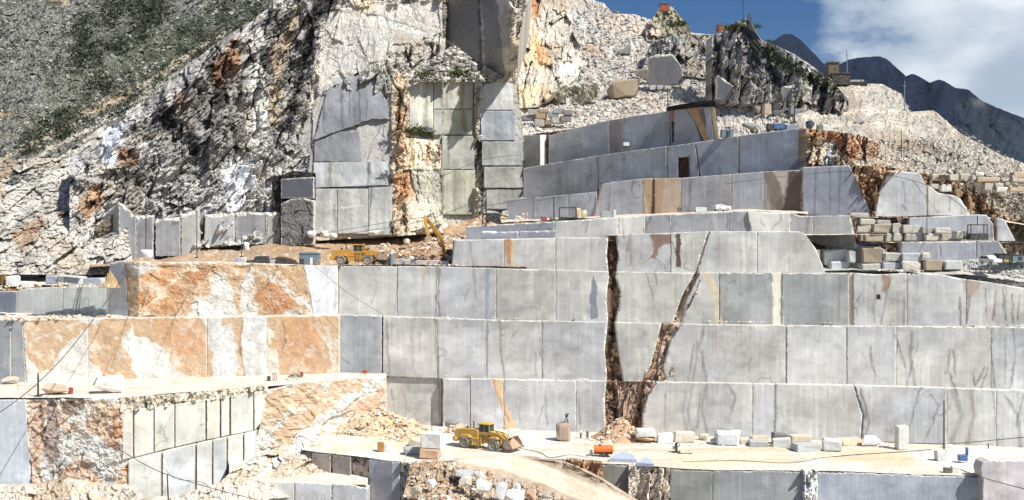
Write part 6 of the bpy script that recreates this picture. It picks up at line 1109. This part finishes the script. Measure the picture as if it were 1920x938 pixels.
# skyline buildings
e = empty('stone_hut', pt(1561, 156, dsl_(1561, 158)-4), label='square old masonry tower hut with a flat dark roof on the ridge', cat='hut'); e.scale = (1.13,)*3; MB().box(-1.25, 1.15, -1.2, 1.2, -.6, 4.6).build('wall', P_BRICK, e); MB().prism([(-1.5, 4.6), (-1.5, 4.85), (-.2, 5.0), (1.4, 4.85), (1.4, 4.6)], -1.45, 1.45).build('roof', P_BLK, e); MB().box(-.9, -.45, -1.25, -1.2, 0, 3.8).build('buttress', P_BRICK, e); MB().box(.1, .5, -1.24, -1.2, 2.9, 3.6).build('window', P_BLK, e)
e = empty('low_shed', pt(1576, 156, dsl_(1576, 158)-6), label='low black shed between the masonry tower hut and the cross pole', cat='shed'); e.scale = (1.13,)*3; MB().box(-2.2, 2.1, -1., 1., -.5, 2.1).build('wall', P_BLK, e); MB().prism([(-2.4, 2.1), (-2.2, 2.35), (1.9, 2.35), (2.3, 2.1)], -1.2, 1.2).build('roof', P_DGR, e)
e = empty('rusty_tank', pt(1350, 66, 322), label='rust-orange steel box standing at the left foot of the crag summit', cat='tank'); e.scale = (1.17,)*3; MB().box(-.85, .85, -.8, .8, -.3, 2.35, .06).build('shell', P_RUST, e); MB().box(-.9, .9, -.85, .85, 2.35, 2.45).build('lid', P_RUST, e)
e = empty('rusty_tank', pt(1247, 16, 396), label='rusty platform-like steel box on the highest hilltop', cat='tank'); MB().box(-1.9, 1.6, -1, 1, -1, 1.2, .06).build('shell', P_RUST, e); MB().box(-2.1, 1.2, -1.1, 1.1, 1.2, 1.5).build('lid', P_BLK, e)
e = empty('winch_tripod', pt(1405, 48, 314), label='dark triangular winch frame on the crag summit right of the antenna', cat='winch'); e.scale = (1.16,)*3
for a, b in (((-.8, 0), (-.1, 2.9)), ((.8, 0), (.1, 2.9)), ((-.5, 1), (.5, 1)), ((-.3, 2), (.3, 2)), ((-.4, 1), (.3, 2)), ((-.2, 2.9), (.3, 2.7))): MB().cyl((a[0], 0, a[1]), (b[0], 0, b[1]), .1, 6).build('strut', P_DGR, e)
e = empty('railing', pt(1602, 159, dsl_(1600, 160)-4), label='dark low railing right of the low shed on the ridge', cat='railing'); e.scale = (1.13,)*3
for i in range(6): MB().box(-.8+i*.75, -.7+i*.75, -.05, .05, -.4, 1.0).build('post', P_DGR, e)
for z in (.3, .65, .9): MB().box(-.85, 3.1, -.08, -.05, z, z+.1).build('rail', P_DGR, e)
MB().box(-.8, 3., .1, .9, -.4, .7).build('bench_box', P_BLK, e)
# orange tank trailer
e = empty('tank_trailer', pt(1132, 858, dfl(856)), -.05, label='orange fuel tank trailer with a dark chassis at the floor edge', cat='tank trailer')
MB().cyl((-1.55, 0, 1.35), (1.35, 0, 1.35), .62, 20).build('tank', P_ORG, e); MB().box(-1.3, 1.2, -.62, .62, .95, 1.5, .1).build('shroud', P_ORG, e); MB().cyl((1.35, 0, 1.35), (1.55, 0, 1.35), .5, 16, .4).build('end_cap', P_ORG, e); MB().box(-1.5, 1.4, -.5, .5, .62, .8).build('chassis', P_BLK, e)
for x in (-.35, .45):
    for s in (-.65, .5): MB().cyl((x, s, .34), (x, s+.15, .34), .34, 14).build('wheel', P_BLK, e)
MB().cyl((-1.5, 0, .65), (-2.4, 0, .45), .06, 6).build('drawbar', P_DGR, e); MB().cyl((-2.3, -.3, .35), (-2.3, -.1, .35), .3, 12).build('jockey_wheel', P_TYRE, e); MB().box(-2.2, -1.8, -.3, .3, .6, 1.1).build('hose_box', P_HUT, e); MB().cyl((-.6, -.1, 1.95), (-.6, -.1, 2.12), .18, 10).build('filler_cap', P_DGR, e)
# saws and small gear
def saw(px, py, z, label, s=1.):
    e = empty('wire_saw', pt(px, py, dfl(py, z) if py > 520 else z), label=label, cat='wire saw'); e.scale = (s,)*3
    MB().box(-.55, .55, -.3, .3, .0, .18).build('base', P_DGR, e); MB().box(-.15, .15, -.15, .15, .18, 1.35).build('column', P_DGR, e); MB().ring((.1, -.25, 1.15), (0, 1, 0), .3, .06, 14, 6).build('flywheel', P_DGR, e); MB().box(-.5, -.15, -.2, .2, .5, .9).build('motor', P_HUT, e); return e
saw(1268, 849, 0, 'small dark wire saw with a column standing alone before the row of blocks', 1.15); MB_ = None
e = MB().box(-1.1, 1.3, -.09, .09, 0, .12).build('rail', P_DGR); e.location = pt(1283, 851, dfl(851)); tag(e, 'short dark steel rail lying beside the small wire saw', 'rail')
e = empty('survey_tripod', pt(1062, 793, dfl(828)+.9), label='dark tripod device standing on top of the rounded pinkish block', cat='tripod')
for x, y in ((-.45, 0), (.4, -.2), (.25, .4)): MB().cyl((x, y, -.1), (0, 0, 1.0), .06, 6).build('leg', P_DGR, e)
MB().box(-.2, .25, -.2, .2, 1.0, 1.55, .05).build('head', P_DGR, e); MB().cyl((.2, -.1, 1.35), (.45, -.15, 1.6), .07, 8).build('arm', P_DGR, e)
e = empty('blue_machine', pt(1806, 868, dfl(868)), label='bright blue box machine with a raised lever on the right of the floor', cat='machine'); MB().box(-.75, .55, -.45, .45, .35, 1.25, .05).build('casing', P_BLUE, e); MB().box(.4, .75, -.2, .2, 1.1, 2.4, .04).build('lever', P_BLUE, e)
for x, y in ((-.65, -.35), (.45, -.35), (.45, .35), (-.65, .35)): MB().box(x-.04, x+.04, y-.04, y+.04, 0, .4).build('leg', P_DGR, e)
pole(1853, 832, 846, 181, 'short dark lever post right of the blue machine', .12)
e = MB().cyl((0, 0, 0), (0, 0, 1.), .38, 14).build('barrel', P_RED); e.location = pt(132.5, 739, dfl(739, zl)); tag(e, 'dark red barrel beside the big brown and white boulder', 'barrel')
e = MB().cyl((0, 0, 0), (0, 0, .8), .3, 14).build('barrel', P_RUST); e.location = pt(566, 706, dfl(708, zl)); tag(e, 'rust-red barrel near the orange corner on the ledge', 'barrel')
e = MB().cyl((0, 0, 0), (0, 0, .8), .3, 14).build('barrel', P_DGR); e.location = pt(504, 714, dfl(714, zl)); tag(e, 'dark small barrel beside leaning pipes on the ledge', 'barrel')
e = empty('leaning_pipes', pt(516, 714, dfl(714, zl)), label='short dark pipes leaning together on the ledge by the white panel', cat='pipes')
for i in range(3): MB().cyl((-.3+i*.3, 0, 0), (-.55+i*.3, .3, 1.4), .06, 6).build('pipe', P_DGR, e)
e = MB().tube([(math.cos(i*.7)*1.3*(1-i*.02), math.sin(i*.7)*1.3, .06+.02*i) for i in range(26)], .06, 5).build('hose_coil', P_CABLE); e.location = pt(552, 708, dfl(712, zl)); tag(e, 'dark hose coil lying on the ledge left of the rust-red barrel', 'hose')
e = MB().box(-.4, .4, -.4, .4, 0, .6, .06).build('tool_box', P_RUST); e.location = pt(684, 700, dfl(702, zl)); tag(e, 'brown small tool box at the right end of the left ledge', 'box')
# ladder on the upper left grey face
e = empty('ladder', pt(141, 590, float(DLU(141))-1.6), label='thin metal ladder leaning on the grey face at the upper left', cat='ladder'); A0 = pt(149, 534, float(DLU(149))-.4)-e.location
for k in (0, .55): MB().cyl((k, 0, 0), A0+Vector((k, 0, 0)), .05, 6).build('rail', P_DGR, e)
for i in range(14): q = A0*((i+.5)/14); MB().cyl(q, q+Vector((.55, 0, 0)), .03, 5).build('rung', P_DGR, e)
# cables
def cable(P, label, r=.045, n=24, sag=0.):
    P = [pt(*p) for p in P]; Q = []
    for i in range(len(P)-1):
        for t in range(n):
            t = t/n; a, b = P[max(i-1, 0)], P[min(i+2, len(P)-1)]
            t2, t3 = t*t, t*t*t; Q.append(.5*((2*P[i])+(P[i+1]-a)*t+(2*a-5*P[i]+4*P[i+1]-b)*t2+(-a+3*P[i]-3*P[i+1]+b)*t3)-Vector((0, 0, sag*4*t*(1-t))))
    Q.append(P[-1]); e = MB().tube([q-P[0] for q in Q], r, 5).build('cable', P_CABLE); e.location = P[0]; return tag(e, label, 'cable')
cable([(-20, 788, 150), (60, 728, 160), (121, 667, 170), (180, 592, 182), (240, 508, 190)], 'thick dark cable rising across the left walls to the middle bench', .07)
cable([(588, 497, 203), (640, 540, 201.5), (672, 562, 201.5), (716, 588, 200.5)], 'thin cable drooping over the white panel and grey wall corner', .035)
cable([(225, 844, 172), (298, 884, 168), (399, 916, 164), (500, 942, 160)], 'dark cable drooping over the lower left blocks', .06); cable([(310, 880, 165), (330, 898, 164), (380, 905, 164), (400, 925, 163)], 'second thin cable curling below the lower left blocks', .04)
cable([(880, 392, 236), (982, 374, 240), (1045, 361, 244), (1110, 338, 250), (1160, 296, 256), (1235, 240, 262)], 'long cable rising over the left end of the upper tiers', .07)
cable([(1000, 378, 236), (1080, 362, 236), (1140, 335, 240), (1230, 270, 250)], 'second cable just below the long rising cable on the upper tiers', .05)
cable([(530, 448, 225), (640, 432, 226), (740, 415, 226), (815, 405, 225)], 'thin cable strung across the foot of the cut cliff', .05); cable([(640, 440, 228), (790, 415, 224), (905, 372, 224)], 'thin cable running up to the lattice derrick', .05)
cable([(830, 330, 230), (905, 300, 226), (978, 290, 232)], 'faint cable above the derrick on the grey cliff panels', .05)
cable([(1520, 861, dfl(861, .06)), (1600, 853, dfl(853, .06)), (1681, 848, dfl(848, .06)), (1746, 843, dfl(843, .06))], 'black cable lying on the floor in front of the upright slab', .06)
cable([(1658, 829, 182), (1740, 832, 181), (1800, 831, 180), (1930, 819, 178)], 'dark cable sagging along the foot of the wall at right', .07); cable([(1800, 880, 165), (1850, 898, 158), (1940, 922, 150)], 'cable hanging over the front face at the right edge', .06)
cable([(1280, 866, dfl(866, .06)), (1380, 864, dfl(864, .06)), (1470, 868, dfl(868, .06)), (1530, 862, dfl(862, .06))], 'thin dark cable wandering over the floor in front of the block row', .05); cable([(960, 838, dfl(838, .05)), (1010, 848, dfl(848, .05)), (1032, 858, dfl(858, .05)), (1070, 853, dfl(853, .05)), (1110, 860, dfl(860, .05))], 'thin cable on the floor between the loader and the tank trailer', .05)
cable([(380, 512, 203), (330, 590, 198), (318, 640, 195)], 'thin wire crossing the orange wall diagonally', .04); cable([(258, 495, 200), (250, 560, 198), (205, 700, 190)], 'thin wire hanging on the grey and orange corner', .04)
cable([(1360, 345, 212), (1480, 330, 212), (1620, 322, 208), (1745, 350, 200), (1822, 402, 190)], 'thin wire stretched over the upper right faces', .05)
cable([(1560, 250, 226), (1660, 225, 240), (1746, 240, 240)], 'faint wire above the orange rock face', .04)
# ---- workers
def person(px, py, label, shirt, face):
    d = dfl(py); e0 = pt(px, py, d)
    ow = empty('person', (e0.x, e0.y, 0), face, label=label, cat='person')
    def skin(name, nodes, edges, mat, lv=1):
        me = bpy.data.meshes.new(name); me.from_pydata([n[:3] for n in nodes], edges, []); o = bpy.data.objects.new(name, me); COL.objects.link(o); o.parent = ow; me.materials.append(mat)
        sk = o.modifiers.new('skin', 'SKIN'); 
        for i, n in enumerate(nodes): me.skin_vertices[0].data[i].radius = (n[3], n[3]*(n[4] if len(n) > 4 else 1))
        me.skin_vertices[0].data[0].use_root = True; sub = o.modifiers.new('sub', 'SUBSURF'); sub.levels = lv; sub.render_levels = lv; return o
    n = [(0, 0, .95, .15, .8), (0, 0, 1.15, .14, .75), (0, 0, 1.38, .17, .65), (0, 0, 1.5, .07), (0, 0, 1.6, .09), (0, .01, 1.7, .1), (-.2, 0, 1.42, .06), (-.28, .02, 1.14, .045), (-.24, -.1, .9, .035), (.2, 0, 1.42, .06), (.27, .02, 1.14, .045), (.25, -.08, .9, .035), (-.1, 0, .88, .09), (-.12, -.05, .48, .065), (-.12, .0, .09, .045), (-.12, -.14, .05, .04), (.1, 0, .88, .09), (.12, .04, .48, .065), (.13, .1, .09, .045), (.13, -.04, .05, .04), (0, -.1, 1.62, .02)]
    e_ = [(0, 1), (1, 2), (2, 3), (3, 4), (4, 5), (2, 6), (6, 7), (7, 8), (2, 9), (9, 10), (10, 11), (0, 12), (12, 13), (13, 14), (14, 15), (0, 16), (16, 17), (17, 18), (18, 19), (4, 20)]
    for b_, sx_ in ((8, -1), (11, 1)):
        x, y, z, _ = n[b_][:4]; n.append((x, y-.02, z-.07, .03)); h_ = len(n)-1; e_.append((b_, h_))
        for k in range(4):
            n.append((x+(k-1.5)*.02, y-.03, z-.12, .009)); e_.append((h_, len(n)-1)); n.append((x+(k-1.5)*.021, y-.05, z-.15-.01*(k in (1, 2)), .008)); e_.append((len(n)-2, len(n)-1))
        n.append((x-.045*sx_, y-.05, z-.08, .01)); e_.append((h_, len(n)-1))
    skin('body', n, e_, P_SKIN)
    skin('shirt', [(0, 0, 1.0, .18, .85), (0, 0, 1.2, .17, .8), (0, 0, 1.38, .19, .7), (0, 0, 1.47, .1), (-.21, 0, 1.42, .075), (-.27, .02, 1.2, .07), (.21, 0, 1.42, .075), (.27, .02, 1.2, .07)], [(0, 1), (1, 2), (2, 3), (2, 4), (4, 5), (2, 6), (6, 7)], shirt)
    skin('trousers', [(0, 0, .97, .17, .85), (-.1, 0, .86, .11), (-.12, -.05, .48, .085), (-.12, 0, .12, .07), (.1, 0, .86, .11), (.12, .04, .48, .085), (.13, .1, .12, .07)], [(0, 1), (1, 2), (2, 3), (0, 4), (4, 5), (5, 6)], P_TROUS)
    skin('hair', [(0, .03, 1.78, .085), (0, .07, 1.7, .07)], [(0, 1)], P_BLK)
person(1089, 823, 'worker in a white shirt and dark trousers standing left of the blue-shirted one', P_SHIRTW, .6)
person(1101.5, 825, 'worker in a blue shirt and dark trousers standing right of the white-shirted one', P_SHIRTB, -.8)
# ---- heaps
mb_ = S(190, 160, 126)
heap('earth_cone', float((1163-960)/F*190), 190.5, -.1, 5.2, 4.6, 3.6, 12, M_RUB, S(186, 156, 126), label='conical heap of brown earth at the foot of the dark fault', cat='earth heap', n=60)
heap('earth_heap', float((716-960)/F*197), 196.5, -.1, 10., 5., 4.2, 13, M_RUB, S(206, 182, 152), label='wide sandy rubble heap in the corner below the orange rock', cat='rubble heap', n=90, A=.6)
heap('earth_heap', float((862-960)/F*196), 197, -.1, 4.5, 3, 1.4, 14, M_RUB, S(198, 178, 152), label='low dirt heap against the wall behind the floor loader', cat='rubble heap', n=50)
heap('earth_heap', float((775-960)/F*190), 190, -.1, 5., 3, 1.2, 15, M_RUB, S(212, 192, 160), label='thin spread of sandy rubble left of the short dark pole', cat='rubble heap', n=50)
heap('earth_heap', float((210-960)/F*200), 199, 26., 1.6, 1.4, 2.6, 16, M_RUB, S(176, 150, 116), label='brown rock lump before the light panel at upper left', cat='rubble heap', n=30, A=1.)
# ---- loose stones
_t = bmesh.new(); bmesh.ops.create_icosphere(_t, subdivisions=1, radius=1); TV = np.array([v.co[:] for v in _t.verts]); TF = np.array([[v.index for v in f.verts] for f in _t.faces]); _t.free()
def stones(P, size, cols, seed, name='rubble', flat=.7, par=None, mat=None):
    r = np.random.RandomState(seed); n = len(P)
    s = size[0]*(size[1]/size[0])**(r.rand(n)**2.2)
    V = TV[None]*(.6+.7*r.rand(n, len(TV), 1)); V = np.sign(V)*np.abs(V)**.8
    V = V*(s[:, None, None]*np.stack([.7+.7*r.rand(n), .7+.6*r.rand(n), flat*(.6+.5*r.rand(n))], 1)[:, None])
    a = r.rand(n)*6.28; c_, s_ = np.cos(a)[:, None], np.sin(a)[:, None]
    X = V[..., 0]*c_-V[..., 1]*s_; Y = V[..., 0]*s_+V[..., 1]*c_; V = np.stack([X, Y, V[..., 2]], -1)+P[:, None]
    C_ = np.array(cols)[r.randint(0, len(cols), n)]*(.8+.35*r.rand(n, 1)); C_ = np.repeat(C_, len(TV), 0)
    Fc = (TF[None]+(np.arange(n)*len(TV))[:, None, None]).reshape(-1, 3)
    return tag(mesh_np(name, V.reshape(-1, 3), Fc, mat or M_RUB, C_, par, tris=True), kind='stuff')
def scatter(poly, n, seed, dens=None):
    r = np.random.RandomState(seed); xs = [p[0] for p in poly]; ys = [p[1] for p in poly]
    x = r.uniform(min(xs), max(xs), n*3); y = r.uniform(min(ys), max(ys), n*3); k = inpoly(x, y, poly)
    if dens: k &= r.rand(len(x)) < np.clip(fbm(x/dens, y/dens, seed, 3)*3-1, 0, 1)
    return x[k][:n], y[k][:n]
RC = [S(214, 212, 206), S(196, 190, 180), S(170, 168, 164), S(228, 226, 220), S(180, 160, 138)]
def onsurf(poly, n, dfn, size, cols, seed, dens=None, k=0., **kw):
    x, y = scatter(poly, n, seed, dens); P = wpt(x, y, dfn(x, y)+k); return stones(P, size, cols, seed, **kw)
onsurf([(975, 150), (1000, 100), (1110, 10), (1190, 30), (1300, 70), (1335, 150), (1450, 205), (1560, 215), (1540, 245), (1340, 200), (1240, 205), (1140, 225), (1060, 250), (985, 255)], 9000, lambda x, y: dR(x, y)+relR(1.5, 98, 10)(x, y)[0], (.14, .95), [c_*.84 for c_ in RC]+[S(138, 140, 144)], 201)
onsurf([(1560, 160), (1690, 180), (1710, 212), (1760, 218), (1920, 310), (1920, 420), (1870, 400), (1740, 330), (1640, 262), (1520, 240)], 5000, lambda x, y: dR(x, y)-3+np.clip((np.minimum(y, 330)-262), 0, None)*.42+5*(fbm(x/80, y/60, 3, 3)-.5)+.3, (.08, .36), [S(186, 180, 170), S(208, 206, 200), S(162, 154, 144)], 202)
onsurf([(20, 0), (500, 0), (330, 150), (170, 260), (0, 290), (0, 0)], 6000, lambda x, y: dleft(x, y)+6*(fbm((x+y)/120, (x-1.2*y)/300, 8, 3)-.5)+.4, (.2, .8), [S(150, 149, 145), S(124, 124, 117), S(170, 168, 162)], 203)
onsurf([(770, 872), (860, 868), (1000, 912), (1090, 950), (1110, 990), (744, 990)], 1700, lambda x, y: dbank(x, y)+relbank(x, y)[0], (.08, .45), [S(206, 190, 168), S(222, 216, 206), S(180, 150, 122)], 204, 20)
onsurf([(640, 470), (850, 440), (905, 402), (990, 400), (990, 440), (870, 450), (845, 490), (640, 490)], 1300, lambda x, y: np.interp(y, [400, 440, 495], [238, 224, 208]), (.12, .6), [S(200, 180, 156), S(176, 130, 96), S(220, 212, 200)], 205, 30)
onsurf([(800, 120), (850, 85), (885, 110), (905, 150), (780, 150)], 500, lambda x, y: 250+0*x, (.25, .9), [S(210, 208, 202), S(170, 166, 160)], 206)
onsurf([(1800, 488), (1920, 486), (1920, 540), (1860, 528), (1800, 518)], 2200, lambda x, y: D3(x)+1.6+np.interp(y, [488, 530], [4, 0]), (.12, .4), [S(186, 188, 190), S(206, 206, 204), S(150, 146, 140)], 207)
def onz(poly, n, z, size, cols, seed, dens=None, **kw):
    x, y = scatter(poly, n, seed, dens); d = F*(CZ-z)/(y-HY); return stones(wpt(x, y, d)+np.array([0, 0, .02]), size, cols, seed, **kw)
FCOL = [S(226, 214, 192), S(234, 230, 220), S(206, 186, 156)]
onz([(1180, 818), (1660, 832), (1670, 842), (1180, 834)], 700, 0, (.06, .35), FCOL, 208, 18); onz([(600, 842), (860, 826), (870, 842), (720, 856), (600, 852)], 260, 0, (.05, .22), FCOL, 209, 20); onz([(1100, 818), (1880, 845), (1840, 890), (1260, 878), (1010, 860)], 420, 0, (.03, .12), FCOL, 210)
onz([(0, 735), (240, 730), (720, 704), (700, 702), (0, 722)], 900, 9.4, (.05, .3), FCOL, 211, 20); onz([(0, 586), (230, 582), (235, 594), (0, 600)], 500, 20.5, (.1, .45), FCOL+[S(180, 140, 110)], 212, 16)
for (x0_, x1_, df_, z_, n_, s_) in ((830, 1920, D2, 9.25, 380, .16), (640, 1920, D3, 19.95, 380, .16), (1600, 1920, D4, 29.0, 300, .3), (640, 860, D4, 29.5, 200, .2)):
    r_ = np.random.RandomState(int(x0_+z_)); x_ = r_.uniform(x0_, x1_, n_*2); x_ = x_[r_.rand(n_*2) < np.clip(fbm(x_/26, x_*0, int(z_), 3)*3.4-1.4, 0, 1)]; d_ = df_(x_)-r_.rand(len(x_))*.7-.1
    P_ = np.stack([(x_-960)/F*d_, d_, np.full(len(x_), z_)+.1], -1); stones(P_, (.06, s_*1.6), [S(232, 228, 220), S(214, 206, 194), S(170, 150, 134)], int(x0_+z_*3))
for hx_, hy_, rx_, ry_, hh_, n_ in ((float((716-960)/F*197), 196.5, 10, 5, 4.2, 900), (float((1163-960)/F*190), 190.5, 5, 4.4, 3.6, 260), (float((862-960)/F*196), 197, 4.5, 3, 1.4, 160), (float((775-960)/F*190), 190, 5, 3, 1.2, 240)):
    r_ = np.random.RandomState(int(hy_*7+rx_)); a_ = r_.rand(n_)*6.28; q_ = r_.rand(n_)**.6*1.15; P_ = np.stack([hx_+rx_*q_*np.cos(a_), hy_-ry_*q_*np.abs(np.sin(a_)), np.clip(1-q_, 0, 1)*hh_+.02], -1); stones(P_, (.07, .55), [S(214, 196, 170), S(228, 222, 210), S(184, 160, 134), S(196, 184, 168)], int(hy_))
x_, y_ = scatter([(0, 536), (205, 530), (205, 536), (0, 544)], 160, 5); stones(wpt(x_, y_, 197+0*x_), (.08, .35), FCOL, 214)
# ---- scrub and shrubs
def leaves(P, n, size, col, seed, name, par=None, kind=None, label=None, cat=None):
    r = np.random.RandomState(seed); c0 = np.repeat(P, n, 0); m = len(c0)
    q = r.randn(m, 3)*np.repeat(size, n)[:, None]*np.array([1, .7, .55]); c0 = c0+q
    a = r.randn(m, 3); a /= np.linalg.norm(a, axis=1)[:, None]; b = np.cross(a, r.randn(m, 3)); b /= np.linalg.norm(b, axis=1)[:, None]
    l = (.2+.25*r.rand(m))[:, None]*np.repeat(size, n)[:, None]*1.2
    V = np.stack([c0-a*l, c0+b*l*.5, c0+a*l, c0-b*l*.5], 1); C_ = np.array(col)*(.6+.8*r.rand(m, 1)); C_ = np.repeat(C_, 4, 0)
    return tag(mesh_np(name, V.reshape(-1, 3), np.arange(m*4).reshape(-1, 4), M_LEAF, C_, par), label, cat, None, kind)
M_LEAF = stone_mat('leaf', 5, 0., .7, .2)
r_ = np.random.RandomState(8)
def scrub(poly, n, seed, dfn, sz=(.4, 1.2), dens=30, col=S(50, 56, 40)):
    x, y = scatter(poly, n, seed, dens); return leaves(wpt(x, y, dfn(x, y)-.6), 14, np.random.RandomState(seed).uniform(sz[0], sz[1], len(x)), col, seed, 'scrub', kind='stuff')
dsl = lambda x, y: dleft(x, y)+6*(fbm((x+y)/120, (x-1.2*y)/300, 8, 3)-.5)-.3
scrub([(430, 0), (520, 0), (470, 60), (400, 95), (330, 150), (240, 210), (150, 250), (60, 290), (5, 290), (60, 235), (150, 175), (190, 130), (250, 90), (330, 40)], 1500, 301, dsl)
scrub([(180, 0), (330, 0), (290, 60), (230, 110), (120, 150), (100, 90)], 700, 302, dsl); scrub([(0, 0), (500, 0), (330, 150), (170, 250), (0, 290)], 260, 303, dsl, (.3, .9), 50)
scrub([(1425, 80), (1440, 86), (1500, 122), (1548, 150), (1590, 160), (1540, 165), (1480, 135), (1430, 108)], 160, 304, lambda x, y: dCR(x, y)-1.5, (.4, 1.), 20)
for i, (px, py, d, s, n, lab) in enumerate(((800, 142, 240, 1.3, 90, 'low dark green shrub on the left end of the high rubble ledge'), (860, 141, 241, 1.6, 120, 'larger green shrub on the high rubble ledge below the dark slab'), (778, 246, 238, 1.5, 90, 'dark olive shrub growing on the lip above the cream cut face'), (1372, 54, 314, 1.6, 90, 'green shrub on the crag summit beside the rusty box'), (1390, 46, 314, 1.2, 70, 'small green shrub at the foot of the antenna mast'), (1416, 52, 312, 1.4, 80, 'green shrub at the right shoulder of the crag summit'), (1443, 80, 306, 1.1, 60, 'round dark shrub on the ridge right of the crag summit'), (965, 18, 380, 1.5, 60, 'small green shrub clinging to the pale crag at the top'), (1268, 48, 392, 2.6, 80, 'greenish scrub bush on the right flank of the highest hilltop'))):
    b_ = pt(px, py, d); e = empty('shrub', b_, label=lab, cat='shrub'); o = leaves(np.array([[0., 0., s*.3], [s*.8, 0, s*.2], [-s*.8, 0, s*.15]]), n, np.array([s*.55, s*.4, s*.4]), S(66, 78, 40), 400+i, 'foliage'); o.parent = e; o.location = (0, 0, 0)
    m = MB(); 
    for k in range(4): m.cyl((0, 0, -.2), (random.Random(k).uniform(-.6, .6)*s, 0, s*.5), .04*s, 5)
    m.build('stem', P_RUST, e)
# faint painted letters on the low front block
cu = bpy.data.curves.new('faded_lettering', 'FONT'); cu.body = 'DUTR-CAD'; cu.size = 1.55; cu.extrude = .01; o = bpy.data.objects.new('faded_lettering', cu); COL.objects.link(o); o.location = pt(560, 940.5, 162.0); o.rotation_euler = (math.pi/2, 0, 0); o.data.materials.append(paint('faded_paint', (.36, .36, .36), .9, 0, .9, (.52, .52, .52), 4)); o.parent = wq; o.location = o.location-wq.location
# ---- the air between the quarry and the far mountains
hz = MB(); hz.box(-3000, 3000, -300, 4200, -19, 620)
_m = bpy.data.materials.new('air'); _m.use_nodes = True; _n = _m.node_tree; _n.nodes.clear(); _o = _n.nodes.new('ShaderNodeOutputMaterial'); _v = _n.nodes.new('ShaderNodeVolumePrincipled')
_v.inputs['Density'].default_value = 0.000025; _v.inputs['Color'].default_value = (.62, .78, 1., 1); _v.inputs['Anisotropy'].default_value = .2
_n.links.new(_v.outputs[0], _o.inputs['Volume']); tag(hz.build('haze', _m), kind='stuff')
